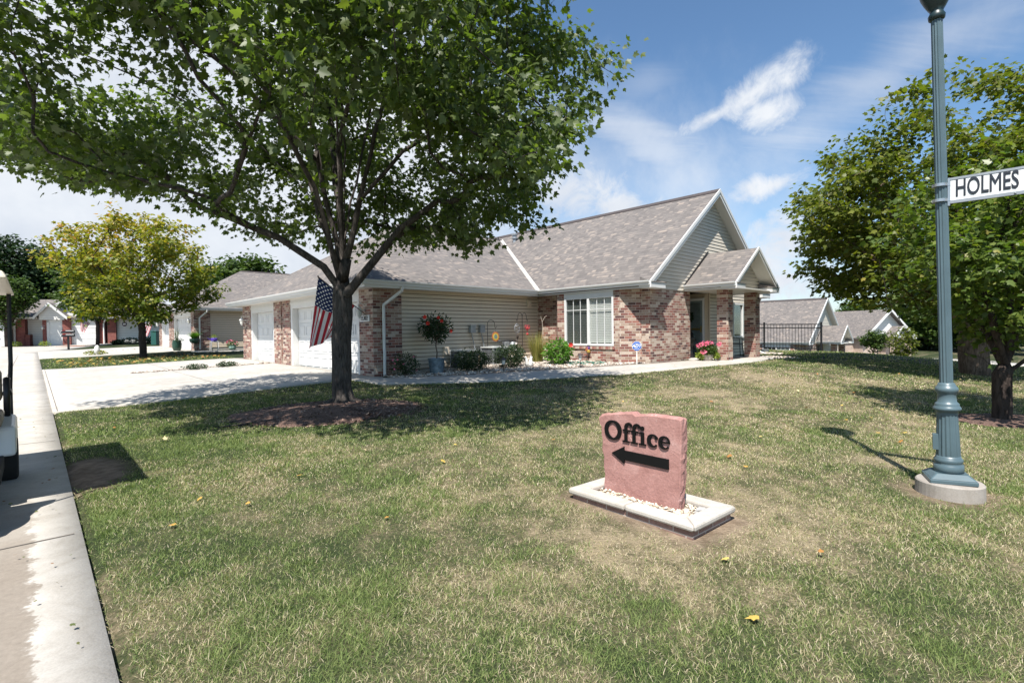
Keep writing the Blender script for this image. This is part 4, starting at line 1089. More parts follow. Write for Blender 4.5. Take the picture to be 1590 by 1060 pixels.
# ---- right hand trees
b7 = Vector((13.3, 14.6, float(gz(13.3, 14.6))))
sd7 = [[(-.05, 0, .9), (.15, 0, 1.9), (.3, .1, 3.2), (.4, .1, 5.0), (.3, .2, 7.0)],
       [(.0, .0, 1.7), (-.9, -.5, 2.6), (-2.2, -.9, 3.6), (-3.2, -.8, 4.6)], [(.1, 0, 1.9), (-.8, .6, 3.6), (-1.8, 1.2, 5.6)], [(.1, 0, 1.8), (1.2, -.6, 3.2), (2.8, -1.0, 4.8)],
       [(.2, 0, 2.4), (-.9, -1.6, 4.2), (-1.8, -2.6, 5.4)], [(.2, .0, 2.2), (1.2, 1.2, 4.6), (1.8, 1.8, 6.2)], [(-.05, 0, 1.3), (-1.4, -.8, 1.7), (-2.4, -1.3, 2.2), (-3.4, -1.6, 2.7)]]
def crown7(rg):
    p = rg.uniform([-5.4, -4.2, 1.15], [5.6, 4.4, 8.8]); x, y, z = p; lz = (z-1.15)/7.65
    env = max(0, math.sin(math.pi*min(1, lz*.84+.17)))**.5; th = math.atan2(y, x)
    x += .35
    q = math.hypot(x/4.35, y/3.5)/(env*(1+.10*math.sin(4*th+1.6*z)+.09*math.sin(9*th-2*z)))
    if q > 1 or (q < .6 and rg.random() > .35): return None
    if z < 2.15 - .12*x*(x < 0)*0 + .25*math.sin(x*2.1+y): return None
    x -= .35
    if vnoise(np.array([x*.95+z*1.1+10]), np.array([y*.95-z*.9+10]), 4)[0] < .20: return None
    if lz > .72 and vnoise(np.array([x*1.15+30]), np.array([y*1.15+30]), 8)[0] < .42: return None
    return p
tree('sycamore_tree', b7, 'broad olive green tree with a thick pale trunk behind the lamp post', 'tree', crown7, 820, 50000, .150, 'lobed',
     M['leaf_syc'], M['bark_pale'], .36, sd7, r_tip=.006, seed=31, spread=.36, sprayL=.75)
b8 = onG(1556, 655)
sd8 = [[(-.02, 0, .5), (.0, 0, .72), (.1, 0, 1.3), (.15, .05, 2.2), (.2, 0, 3.3)], [(.0, 0, .7), (-.25, .05, .95), (-.75, .1, 1.15), (-1.25, .2, 1.35), (-1.6, .2, 1.9), (-1.7, .2, 2.5)],
       [(.02, 0, .72), (.25, -.1, .95), (.8, -.15, 1.1), (1.5, -.2, 1.6)], [(.03, 0, .8), (-.2, -.1, 1.4), (-.55, -.2, 2.3)], [(.03, 0, .9), (.35, .1, 1.6), (.8, .1, 2.6)], [(.03, 0, .8), (-.05, .3, 1.5), (-.3, .8, 2.3)]]
tree('ornamental_tree', b8, 'low gnarled tree with a forked dark trunk right of the lamp post', 'tree', ell(.55, .1, 2.75, 1.9, 1.7, 1.45, .5, 1.32, .15, 5), 300, 13000, .10, 'lobed',
     leaf_mat('leaf_ornamental', [(0, (.055, .095, .018)), (.5, (.10, .145, .028)), (.85, (.17, .20, .04)), (1, (.24, .22, .05))], None, .4, .4, .4), M['bark_dark'], .125, sd8, r_tip=.0045, seed=32, spread=.24, sprayL=.5, step=.2)
disc_bed('mulch_ring', b8.x+.35, b8.y+.05, 1.1, .6, 0, .05, M['mulch'], 'mulch ring under the low forked tree', 'mulch', 32, 8, seed=4)
tw = onG(1240, 545)
for (u, v, Y, cz, r, rz, lab, mt, sd_) in ((1356, 549, 50, 2.7, 1.1, .95, 'young round-topped green tree before the far pale house', 'leaf_green', 41), (1402, 561, 44, 2.6, 1.0, 1.4, 'young thin yellow-green tree beside the far road', 'leaf_syc', 42)):
    b = P(u, v, Y); b.z = float(gz(b.x, b.y))
    tree('young_tree', b, lab, 'tree', ell(0, 0, cz, r, r, rz, .6, 1.0, .1, sd_), 60, 2200 if sd_ == 41 else 1300, .20, 'lobed', M[mt], M['bark_dark'], .06, vseeds(1.2, 3.2, 4, 1.0, sd_), seed=sd_, spread=.3, sprayL=.5)
# ---- trees beyond the houses
def far_tree(u, Y, topv, halfpx, lab, mat, seed, name='background_tree', low=.12, nl=9000, ls=.5, vb=None):
    b = P(u, 530, Y); b.z = float(gz(b.x, b.y)); ztop = (524.7-.0134*u-topv)/790*Y+1.5-b.z; r = halfpx/790*Y*.85
    tree(name, b, lab, 'tree', ell(0, 0, ztop*(.5+low/2), r, r*.8, ztop*(.5-low/2), .5, None, .14, seed), 120, nl, ls, 'lobed', M[mat], M['bark_dark'], .3, vseeds(ztop*.25, ztop*.8, 6, r*.7, seed), r_tip=.02, seed=seed, spread=.12*ztop, sprayL=1.5, step=.8)
far_tree(18, 78, 372, 46, 'tall dark tree at the left edge rising behind the far roof', 'leaf_dark', 51, nl=12000)
far_tree(74, 82, 378, 34, 'dark tree between the left edge tree and the yellow maple', 'leaf_dark', 52)
far_tree(-60, 76, 360, 50, 'dark tree just outside the left edge behind the far roof', 'leaf_dark', 50)
far_tree(14, 44, 432, 38, 'bluish green conifer overhanging the far left garage', 'leaf_green', 53, low=.52, nl=6000, ls=.22)
far_tree(115, 84, 432, 26, 'lower dark tree peeking over the far roof ridge', 'leaf_dark', 54)
far_tree(385, 66, 399, 58, 'rounded bright green tree behind the second roof', 'leaf_green', 55, nl=12000)
far_tree(330, 72, 408, 30, 'green tree left of the rounded tree behind the second roof', 'leaf_green', 60)
far_tree(1470, 82, 428, 70, 'wide leafy tree across the far road', 'leaf_green', 56, nl=11000)
far_tree(1330, 95, 465, 36, 'distant tree over the roofs between the two far houses', 'leaf_green', 57)
far_tree(1560, 72, 395, 60, 'tall leafy tree across the far road at the right edge', 'leaf_green', 58, nl=9000)
far_tree(1415, 88, 450, 36, 'distant tree behind the pale gabled house', 'leaf_green', 59)
far_tree(1650, 78, 395, 60, 'leafy tree beyond the right edge across the far road', 'leaf_green', 61, nl=6000)

# ------------------------------------------------------------------ shrubs and flowers
def shrub(name, p, r, h, label, cat, mat='leaf_dark', n=1800, ls=.05, kind='oval', flowers=None, group=None, seed=1, z0=.06, stems=14):
    rg = np.random.default_rng(seed); T = empty(name, p, 0, label, cat, group)
    a = rg.normal(size=(n, 3)); a /= np.linalg.norm(a, axis=1)[:, None]; q = rg.random(n)**.33
    th = np.arctan2(a[:, 1], a[:, 0]); w = 1+.16*np.sin(3*th+seed)+.12*np.sin(5*th+4*a[:, 2]+seed)
    pos = a*(q*w)[:, None]*np.array([r, r, h*.5])+[0, 0, h*.5+z0*.5]; pos[:, 2] = np.abs(pos[:, 2])
    leaves('foliage', pos, ls, kind, [M[mat]], T, a, None, .1, flat=.3, rng=rg)
    m = MB()
    for k in range(stems):
        d = pos[rg.integers(n)]; m.tube([(d[0]*.08, d[1]*.08, -.03), (d[0]*.45, d[1]*.45, d[2]*.5), tuple(d*.95)], [.008, .005, .002], 4)
    m.build('stems', M['bark_dark'], T)
    if flowers:
        fm, cnt, fs = flowers
        for k in range(cnt):
            d = a[rg.integers(n)]*np.array([r, r, h*.5])*1.05+[0, 0, h*.55]
            if d[2] < h*.3: d[2] = h*.6
            if d[1] > 0: d[1] *= -1
            flower(T, Vector(d), fs, fm, rg)
    return T
def flower(par, c, s, mat, rg, name='flower', n=5):
    ang = np.arange(n)*2*math.pi/n+rg.random(); o = np.stack([np.cos(ang), -.35+0*ang, np.sin(ang)], 1)
    V = []; Fl = []; lt = []
    for j in range(n):
        d = Vector(o[j]).normalized(); t = Vector((0, -1, 0)).cross(d).normalized(); i = len(V)
        for (x, y, w) in ((0, 0, 0), (.30, .35, -.06), (.42, .75, -.16), (.18, 1.0, -.10), (-.18, 1.0, -.10), (-.42, .75, -.16), (-.30, .35, -.06)):
            V.append(c+(t*x+d*y+Vector((0, w, 0)))*s)
        Fl += list(range(i, i+7)); lt.append(7)
    return npmesh(name, V, Fl, lt, [M[mat]], {'rnd': rg.random(len(V))}, parent=par)
def onbed(u, a, dz=0):
    b = onA(u, a); return G(a, b, dz)
def facing(p): return math.atan2(-p.x, p.y)  # local -y looks back at the street corner

# rock beds
rock = leaf_mat('river_rock', [(0, (.16, .11, .09)), (.35, (.33, .27, .22)), (.7, (.52, .47, .41)), (1, (.68, .64, .58))], None, 0, .85)
bedm = plain('bed_soil', (.20, .155, .12), .95, var=.3, scale=16, bump=.6)
strip('rock_bed', [(11.85, 6.9), (11.7, 7.5), (10.0, 10.2), (8.95, 11.7), (8.16, 13.2)], [(12.66, 7.1), (12.66, 8.2), (12.66, 11.0), (12.66, 13.25), (8.5, 13.28)], .02, bedm, 'soil of the planting bed along the siding wall', 'bed', .4)
def rocks(name, inside, n, s, label, box_, seed=1, mat=rock, kind='stuff', cat='rocks', zoff=.012):
    rg = np.random.default_rng(seed); pts = []
    while len(pts) < n:
        a, b = rg.uniform(box_[0], box_[1]), rg.uniform(box_[2], box_[3])
        if inside(a, b): pts.append((a, b))
    pts = np.array(pts); ico = [(0, 0, -1), (.72, -.53, -.45), (-.28, -.85, -.45), (-.89, 0, -.45), (-.28, .85, -.45), (.72, .53, -.45), (.28, -.85, .45), (-.72, -.53, .45), (-.72, .53, .45), (.28, .85, .45), (.89, 0, .45), (0, 0, 1)]
    Fi = [(0,2,1),(1,5,0),(0,3,2),(0,4,3),(0,5,4),(1,10,5),(2,6,1),(3,7,2),(4,8,3),(5,9,4),(1,6,10),(2,7,6),(3,8,7),(4,9,8),(5,10,9),(6,11,10),(7,11,6),(8,11,7),(9,11,8),(10,11,9)]
    ico = np.array(ico); sc = s*rg.uniform(.5, 1.4, (n, 1, 1))*rg.uniform(.6, 1.2, (n, 1, 3))*np.array([1, 1, .6]); th = rg.random(n)*6.28
    V = ico[None]*(1+rg.normal(size=(n, 12, 1))*.12)*sc; c, s_ = np.cos(th)[:, None], np.sin(th)[:, None]
    Vx = V[..., 0]*c-V[..., 1]*s_; Vy = V[..., 0]*s_+V[..., 1]*c
    X = pts[:, 0]*E1[0]+pts[:, 1]*E2[0]; Y = pts[:, 0]*E1[1]+pts[:, 1]*E2[1]; Z = gz(X, Y)+zoff
    V = np.stack([Vx+X[:, None], Vy+Y[:, None], V[..., 2]+Z[:, None]], -1).reshape(-1, 3)
    Fl = ((np.arange(n)*12)[:, None]+np.array(Fi).ravel()[None]).ravel()
    o = npmesh(name, V, Fl, np.full(n*20, 3), [mat], {'rnd': np.repeat(np.clip(rg.normal(.5, .28, n), 0, 1), 12)}, smooth=False)
    return tag(o, label, cat, kind=kind)
def inbed(a, b):
    if b < 6.95 or b > 13.25 or a > 12.64: return False
    lo = np.interp(b, [6.9, 7.5, 10.2, 11.7, 13.2], [11.9, 11.76, 10.05, 9.0, 8.2]) 
    return a > lo
rocks('river_rocks', inbed, 5200, .032, 'mixed river rocks covering the bed below the siding wall', (8, 12.66, 6.9, 13.25), 2, zoff=.035)
rocks('river_rocks', lambda a, b: abs(a-20.45-.06*math.sin(b*3)) < .16+.05*math.sin(b*5), 420, .04, 'thin line of rocks dividing the near driveway', (20.1, 20.8, 2.3, 6.6), 3, zoff=.04)
rocks('river_rocks', lambda a, b: (a-6.7)**2/1.2+(b-18.9)**2/.9 < .55 and b > 18.1, 420, .03, 'pale gravel around the outer porch pier', (5.6, 7.9, 17.8, 20), 4)
rocks('river_rocks', lambda a, b: (a-7.9)**2+(b-21.4)**2 < .5, 160, .035, 'pale gravel at the corner downspout', (6.9, 8.9, 20.6, 22.2), 5)

shrub('rose_bush', onbed(629, 12.15), .36, .62, 'dark rose bush with small pink blooms beside the downspout', 'shrub', 'leaf_dark', 1500, .05, flowers=('petal_pink', 7, .03), seed=3)
shrub('evergreen_shrub', onbed(733, 11.55), .52, .62, 'dark rounded shrub before the left air conditioner', 'shrub', 'leaf_dark', 3200, .05, seed=4)
shrub('evergreen_shrub', onbed(791, 11.2), .50, .66, 'dark rounded shrub before the right air conditioner', 'shrub', 'leaf_dark', 3200, .05, seed=5)
sh = shrub('hibiscus_bush', onbed(867, 10.35), .40, .74, 'bright leafy hibiscus bush left of the big window', 'shrub', 'leaf_bright', 1300, .095, flowers=None, seed=6)
flower(sh, Vector((.34, -.30, .62)), .075, 'petal_red', RNG)
# potted hibiscus tree
p = onbed(677, 12.1); T = empty('potted_hibiscus', p, 0, 'hibiscus standard with red blooms growing in a grey metal tub', 'potted plant')
mb = MB(); mb.lathe([(.17, 0), (.19, .02), (.235, .42), (.25, .43), (.25, .45), (.235, .45), (.22, .41), (.02, .40)], 24); mb.lathe([(.192, .12), (.200, .13), (.200, .14), (.196, .15)], 24); mb.build('tub', M['galv'], T, smooth=False, bevel=.003)
mb = MB(); mb.tube([(0, 0, .38), (.02, .01, .6), (-.01, 0, .8), (.01, 0, 1.0)], [.022, .02, .019, .018], 7)
for k in range(14):
    t = k*2.4; mb.tube([(.01, 0, .95), (.12*math.cos(t), .12*math.sin(t), 1.12), (.33*math.cos(t), .33*math.sin(t), 1.2+.04*k)], [.012, .008, .003], 4)
mb.build('stem', M['bark_pale'], T)
rg = np.random.default_rng(9); n = 1900; a = rg.normal(size=(n, 3)); a /= np.linalg.norm(a, axis=1)[:, None]; th = np.arctan2(a[:, 1], a[:, 0])
pos = a*(rg.random(n)**.4*(1+.22*np.sin(4*th+3*a[:, 2])))[:, None]*[.42, .42, .38]+[0, 0, 1.32]
leaves('foliage', pos, .075, 'oval', [M['leaf_dark']], T, a, None, .15, flat=.3, rng=rg)
for c in ((-.25, -.36, 1.62), (-.16, -.42, 1.44), (.22, -.36, 1.50), (.46, -.2, 1.22), (.12, -.33, 1.60)): flower(T, Vector(c), .062 if c[0] < .1 else .05, 'petal_red', rg)
# ornamental grass
def blades(name, n, r, h, w, mat, par, seed=1, lean=.5):
    rg = np.random.default_rng(seed); V = []; Fl = []; lt = []; rn = []
    for k in range(n):
        t = rg.random()*6.283; q = r*.35*rg.random()**.5; L = h*rg.uniform(.6, 1.1); ln = lean*rg.random(); x, y = q*math.cos(t), q*math.sin(t); px, py = -math.sin(t), math.cos(t)
        i = len(V); rr = rg.random()
        for s in (0, .4, .75, 1):
            o = ln*L*s**1.8; zz = L*(s-.25*ln*s*s); ww = w*(1-s*.85)
            for sg in (-1, 1): V.append((x+math.cos(t)*o+px*ww*sg, y+math.sin(t)*o+py*ww*sg, zz)); rn.append(rr)
        for s in range(3): Fl += [i+2*s, i+2*s+1, i+2*s+3, i+2*s+2]; lt.append(4)
    return npmesh(name, V, Fl, lt, [mat], {'rnd': rn}, parent=par)
T = empty('ornamental_grass', onbed(834, 11.5), 0, 'tall clump of yellow-green ornamental grass in the inner corner', 'grass clump')
blades('grass_leaves', 520, .5, 1.0, .006, leaf_mat('reed', [(0, (.12, .16, .03)), (.5, (.26, .26, .06)), (1, (.42, .34, .14))], None, .3), T, 2, .55)

# air conditioners, meters, wall boxes
def ac(u, a, label, s=.62, h=.50):
    p = onbed(u, a); T = empty('air_conditioner', p, ROT, label, 'air conditioner')
    m = MB(); m.box(-s/2-.06, -s/2-.06, -.1, s/2+.06, s/2+.06, .05); m.build('pad', M['concrete'], T, bevel=.01)
    m = MB(); m.box(-s/2+.03, -s/2+.03, .05, s/2-.03, s/2-.03, .05+h-.04); m.build('coil', plain('coil', (.03, .03, .032), .7), T)
    m = MB()
    for x in (-s/2, s/2-.04):
        for y in (-s/2, s/2-.04): m.box(x, y, .05, x+.04, y+.04, .05+h)
    for k in range(9):
        z = .09+k*(h-.08)/9
        m.box(-s/2+.04, -s/2+.004, z, s/2-.04, -s/2+.016, z+.012); m.box(-s/2+.004, -s/2+.04, z, -s/2+.016, s/2-.04, z+.012)
    for k in range(8):
        x = -s/2+.06+k*(s-.1)/8; m.box(x, -s/2+.017, .05, x+.012, -s/2+.025, .05+h); m.box(-s/2+.017, x, .05, -s/2+.025, x+.012, .05+h)
    m.build('guard', M['metal_grey'], T)
    m = MB(); m.box(-s/2-.01, -s/2-.01, .05+h, s/2+.01, s/2+.01, .09+h)
    for k in range(7): m.lathe([(.03+.04*k, .09+h), (.03+.04*k, .10+h), (.038+.04*k, .10+h), (.038+.04*k, .09+h)], 20)
    m.build('top', plain('ac_top', (.40, .41, .40), .5), T, bevel=.006)
ac(720, 12.3, 'air conditioner nearer the potted hibiscus, behind the left dark shrub'); ac(767, 12.3, 'air conditioner below the round sun plate, behind the right dark shrub')
def hx(u, z=None): return onA(u, 12.69)-6.76
for u in (732.5, 747.5):
    x = hx(u); m = MB(); m.box(x-.10, -.08, 1.18, x+.10, .03, 1.42); m.box(x-.11, -.10, 1.40, x+.11, .03, 1.43); o = m.build('disconnect_box', M['metal_grey'], H1, bevel=.005)
    m = MB(); m.tube([(x-.03, -.03, 1.18), (x+.02, -.04, .95), (x+.06, -.05, .75), (x+.07, -.1, .5)], .018, 6); m.build('conduit', M['metal_grey'], o)
x = hx(692); m = MB(); m.box(x-.09, -.06, .52, x+.09, .03, .76); m.build('outlet_box', M['siding'], H1, bevel=.008)
x = hx(822); m = MB(); m.box(x-.06, -.06, 2.12, x+.06, .03, 2.28); m.box(x-.09, -.03, 2.08, x+.09, .03, 2.32); m.build('vent_box', M['siding'], H1, bevel=.005)
x = hx(783); T = empty('gas_meter', Vector(XY(12.55, 6.76+x)).to_3d()+Vector((0, 0, .42)), ROT, 'grey gas meter and pipes on the siding behind the right shrub', 'gas meter')
m = MB(); m.box(-.16, -.12, .45, .0, .06, .75); m.lathe([(.10, .44), (.12, .5), (.12, .66), (.08, .74)], 14, (.22, -.04, 0)); m.build('meter', M['metal_grey'], T, bevel=.01)
m = MB(); m.tube([(-.45, -.02, .78), (.35, -.02, .78), (.42, -.02, .74), (.42, -.02, .1)], .022, 8); m.tube([(-.08, -.02, .1), (-.08, -.02, .6)], .02, 8); m.tube([(.22, -.02, .7), (.22, -.02, .8)], .02, 6); m.build('pipes', M['metal_dark'], T, smooth=True)

# path lights
def path_light(u, v, label):
    p = onG(u, v); T = empty('path_light', p, 0, label, 'garden light', 'small black lights along the front walk')
    m = MB(); m.tube([(0, 0, -.05), (0, 0, .24)], .012, 6); m.build('stake', M['metal_dark'], T)
    m = MB(); m.lathe([(.03, .24), (.045, .26), (.045, .36), (.03, .37)], 8); m.build('lens', M['glasslamp'], T)
    m = MB(); m.lathe([(.01, .44), (.03, .42), (.085, .375), (.09, .365), (.02, .37)], 10); m.build('cap', plain('cap_bronze', (.05, .035, .035), .5), T)
path_light(684, 580, 'black path light in front of the grey tub'); path_light(782, 579, 'black path light in front of the dark shrubs'); path_light(901, 572, 'black path light under the big window')
# shepherd hooks and ornaments
def hook(u, a, h, label, arms):
    p = onbed(u, a); T = empty('shepherd_hook', p, ROT, label, 'plant hook'); m = MB(); m.tube([(0, 0, -.1), (0, 0, h-.15)], .009, 6); m.build('pole', M['metal_dark'], T)
    tips = []
    for s, L in arms:
        m = MB(); path = [(0, 0, h-.16)]
        for k in range(9):
            t = math.pi*k/8; path.append((s*L/2*(1-math.cos(t)), 0, h-.12+.13*math.sin(t)))
        path += [(s*(L+.01), 0, h-.22), (s*(L+.05), 0, h-.25), (s*(L+.08), 0, h-.20)]; m.tube(path, .008, 6); m.build('arm', M['metal_dark'], T, smooth=True)
        tips.append(p+Matrix.Rotation(ROT, 3, 'Z') @ Vector((s*(L+.04), 0, h-.25)))
    return tips
t1 = hook(757, 12.35, 1.45, 'single black shepherd hook behind the right shrub', [(1, .30)])
t2 = hook(811, 12.3, 1.62, 'double armed shepherd hook near the ornamental grass', [(-1, .20), (1, .20)])
def hang(name, p, label, cat, build):
    T = empty(name, p, ROT, label, cat); m = MB(); m.tube([(0, 0, .02), (0, 0, -.13)], .003, 4); m.build('cord', M['metal_dark'], T); build(T)
def sunplate(T):
    for r0, r1, c, d in ((.0, .07, (.15, .22, .20), .016), (.07, .115, (.55, .42, .08), .012), (.115, .15, (.50, .16, .05), .008)):
        m = MB(); Mx = Matrix.Translation((0, 0, -.28)) @ Matrix.Rotation(math.pi/2, 4, 'X'); n = 24
        pts = [(r1*math.cos(2*math.pi*j/n)*(1+(.06 if j % 2 and r1 > .14 else 0)), r1*math.sin(2*math.pi*j/n)*(1+(.06 if j % 2 and r1 > .14 else 0))) for j in range(n)]
        m.prism(pts, -d/2, d/2+.002, Mx); m.build('ring' if r0 else 'disc', plain('sun_%d' % int(r1*1000), c, .4), T)
hang('sun_plate', t1[0], 'round yellow and red sun plate hanging from the single hook', 'ornament', sunplate)
def spiral(T):
    m = MB(); path = [(.11*math.sin(k*.32)*math.sin(math.pi*k/60), .04*math.cos(k*.32), -.12-.30*k/60) for k in range(61)]; m.tube(path, .006, 4)
    m.tube([(.12*math.sin(2*math.pi*k/24), 0, -.27+.16*math.cos(2*math.pi*k/24)) for k in range(25)], .008, 5); m.build('spiral', M['metal_grey'], T)
hang('wind_spinner', t2[0], 'oval silver wind spinner hanging from the double hook', 'ornament', spiral)
def heart(T):
    red = plain('red_glass', (.45, .05, .06), .3)
    m = MB(); m.tube([(.10*math.sin(t)**3*1.1, 0, -.24+.09*(13*math.cos(t)-5*math.cos(2*t)-2*math.cos(3*t)-math.cos(4*t))/13) for t in [2*math.pi*k/28 for k in range(29)]], .014, 6); m.build('heart', red, T)
    m = MB(); m.sph((0, 0, -.25), .045, 8, 6); m.sph((0, 0, -.46), .045, 8, 6); m.tube([(0, 0, -.3), (0, 0, -.44)], .003, 4); m.build('beads', red, T)
hang('heart_ornament', t2[1], 'red heart ornament with beads hanging from the double hook', 'ornament', heart)
p = onbed(803, 12.0); T = empty('garden_stake', p, 0, 'thin plant stake with a bud left of the double hook', 'garden stake'); m = MB(); m.tube([(0, 0, -.05), (.01, 0, .8)], .006, 5); m.build('stake', M['metal_dark'], T); m = MB(); m.sph((.01, 0, .86), .04, 8, 6, 1.6); m.sph((0, 0, .5), .03, 8, 6, 2); m.build('bud', M['bark_dark'], T)
p = onbed(842, 12.1); T = empty('branch_trellis', p, 0, 'pale forked twig stake in the corner behind the ornamental grass', 'garden stake'); m = MB(); m.tube([(0, 0, -.05), (.02, 0, .9), (0, 0, 1.3)], .008, 5); m.tube([(0, 0, 1.3), (.1, 0, 1.48), (.16, 0, 1.5)], .006, 5); m.tube([(0, 0, 1.3), (-.05, 0, 1.5)], .006, 5); m.build('twigs', plain('pale_twig', (.5, .44, .36), .8), T)
pf = shrub('flowering_plant', onbed(799, 12.0), .28, .62, 'pale pink and white blooms showing above the right dark shrub', 'plant', 'leaf_green', 500, .05, flowers=('petal_white', 14, .045), seed=8)
# garden figures
def quadfig(name, p, label, pts, rads, mat, rz=0, extra=None):
    me = bpy.data.meshes.new(name)
    T = empty(name, p, rz, label, 'garden figure'); m = MB()
    for (path, rr) in zip(pts, rads): m.tube(path, rr, 9)
    m.build('figure', mat, T, smooth=True)
wh = plain('white_figure', (.72, .70, .66), .6)
quadfig('squirrel_figure', onbed(823, 10.75), 'white squirrel figure sitting on the rocks before the ornamental grass', [[(0, 0, 0), (0, 0, .08), (.01, 0, .18), (.02, 0, .25), (.03, -.01, .30), (.06, -.02, .31)], [(-.05, .02, .02), (-.12, .03, .10), (-.11, .03, .22), (-.15, .03, .30), (-.13, .03, .33)], [(.03, -.04, .16), (.07, -.05, .14)], [(.02, .0, .33), (.02, .0, .37)], [(.05, -.02, 0), (.09, -.03, .01)]],
        [[.05, .075, .06, .04, .045, .015], [.02, .05, .045, .04, .01], [.018, .012], [.014, .004], [.03, .02]], wh, .3)
quadfig('rabbit_figure', onbed(976, 8.95), 'white rabbit figure at the wall left of the blue octagon sign', [[(-.11, 0, .05), (-.06, 0, .07), (.02, 0, .065), (.07, 0, .08), (.11, 0, .11), (.15, 0, .10)], [(.10, .015, .13), (.06, .02, .22)], [(.10, -.015, .13), (.07, -.02, .21)], [(.08, 0, .05), (.10, 0, 0)]],
        [[.03, .065, .06, .045, .042, .015], [.014, .006], [.014, .006], [.02, .018]], wh, ROT)
p = onbed(910, 10.0); T = empty('butterfly_stake', p, ROT, 'orange and black ornament on a thin stake below the window sill', 'garden stake')
m = MB(); m.tube([(0, 0, -.05), (0, 0, .42)], .006, 5); m.sph((0, 0, .2), .03, 8, 5); m.build('stake', M['metal_dark'], T)
m = MB(); m.slab([(0, -.01, .40), (.07, -.01, .50), (.05, -.01, .38)], [(0, 0, .40), (.07, 0, .50), (.05, 0, .38)]); m.slab([(0, -.01, .40), (-.03, -.01, .36), (-.07, -.01, .47)], [(0, 0, .40), (-.03, 0, .36), (-.07, 0, .47)]); m.build('wings', plain('orange_wing', (.55, .16, .06), .5), T)
p = Vector(XY(onB(914, 12.82), 12.80)).to_3d(); p.z = float(gz(p.x, p.y))+.30
T = empty('hanging_lantern', p, ROT, 'small purple and yellow lantern against the brick under the window', 'ornament')
for (z0, z1, c) in ((0, .1, (.45, .30, .06)), (.1, .2, (.12, .06, .22))):
    m = MB(); m.lathe([(.045, z0), (.055, z0+.02), (.055, z1-.02), (.045, z1)], 12); m.build('glass_band', plain('lantern_%d' % int(z0*10), c, .3), T)
m = MB(); m.lathe([(.05, .2), (.05, .215), (.03, .24)], 12); m.build('cap', M['metal_dark'], T)
m = MB()
for s in range(3):
    path = []
    for k in range(24):
        u = 884+(54*k/23)+3*math.sin(k*2.1+s*2); a_ = 9.55+.35*math.sin(k*.9+s*2.1)*.3-.012*k+.1*s-.55*(k/23)
        q = onbed(u, a_+.35); path.append((q.x, q.y, q.z+.035+.02*s))
    m.tube(path, .011, 6)
tag(m.build('garden_hose', plain('hose_green', (.015, .16, .11), .4), smooth=True), 'green garden hose lying on the rocks below the window', 'hose')
# security sign
p = onG(989, 567); T = empty('security_sign', p, facing(p), 'blue octagonal security sign on a white stake by the brick corner', 'sign')
m = MB(); m.box(-.012, -.004, -.1, .012, .004, .46); m.build('stake', M['white'], T)
blue = plain('sign_blue', (.015, .10, .42), .35)
def octa(r): return [(r*math.cos(math.pi/8+k*math.pi/4), r*math.sin(math.pi/8+k*math.pi/4)) for k in range(8)]
RX = Matrix.Translation((0, 0, .56)) @ Matrix.Rotation(math.pi/2, 4, 'X')
m = MB(); m.prism(octa(.145), .004, .010, RX); o = m.build('octagon_rim', M['white'], T); m = MB(); m.prism(octa(.135), .010, .014, RX); m.build('octagon', blue, T)
text_mesh('lettering', 'ADT', .125, M['white'], T, (-.008, -.0145, .56), (math.pi/2, 0, 0), .002, shear=.25, off=.004)
m = MB(); m.box(-.07, -.016, .475, .07, -.0142, .49); m.box(-.055, -.016, .625, .055, -.0142, .637); m.build('small_print', M['white'], T)
# geranium pot by the porch
p = onG(1098, 561); T = empty('flower_pot', p, 0, 'round stone pot overflowing with pink geraniums beside the brick porch pier', 'potted plant')
m = MB(); m.lathe([(.11, 0), (.14, .02), (.18, .12), (.175, .2), (.19, .22), (.17, .22), (.02, .19)], 18); m.build('pot', M['stone_pot'], T, smooth=True)
rg = np.random.default_rng(4); n = 1100; a = rg.normal(size=(n, 3)); a /= np.linalg.norm(a, axis=1)[:, None]
pos = a*(rg.random(n)**.4)[:, None]*[.30, .28, .20]+[0, 0, .36]; leaves('foliage', pos, .055, 'lobed', [M['leaf_green']], T, a, None, .1, flat=.3, rng=rg)
pos = a*(rg.random(n)**.4)[:, None]*[.36, .26, .16]+[0, -.05, .20]; k = np.abs(pos[:, 0]) > .17; leaves('trailing_leaves', pos[k], .06, 'lobed', [M['leaf_lime']], T, a[k], None, .3, flat=.3, rng=rg)
for k in range(13):
    c = Vector((rg.uniform(-.34, .34), rg.uniform(-.32, -.05), 0)); c.z = .56+.06*rg.random()-.5*abs(c.x)*.5-(.22 if k > 9 else 0)
    for j in range(5): flower(T, c+Vector(rg.normal(size=3)*.028), .034, 'petal_pink', rg, 'bloom') if j == 0 else None
    V = []; 
    pos = rg.normal(size=(26, 3)); pos = pos/np.linalg.norm(pos, axis=1)[:, None]; leaves('bloom', np.array(c)[None]+pos*.05, .045, 'oval', [M['petal_pink']], T, pos, rg.random(26), 0, flat=.2, rng=rg)
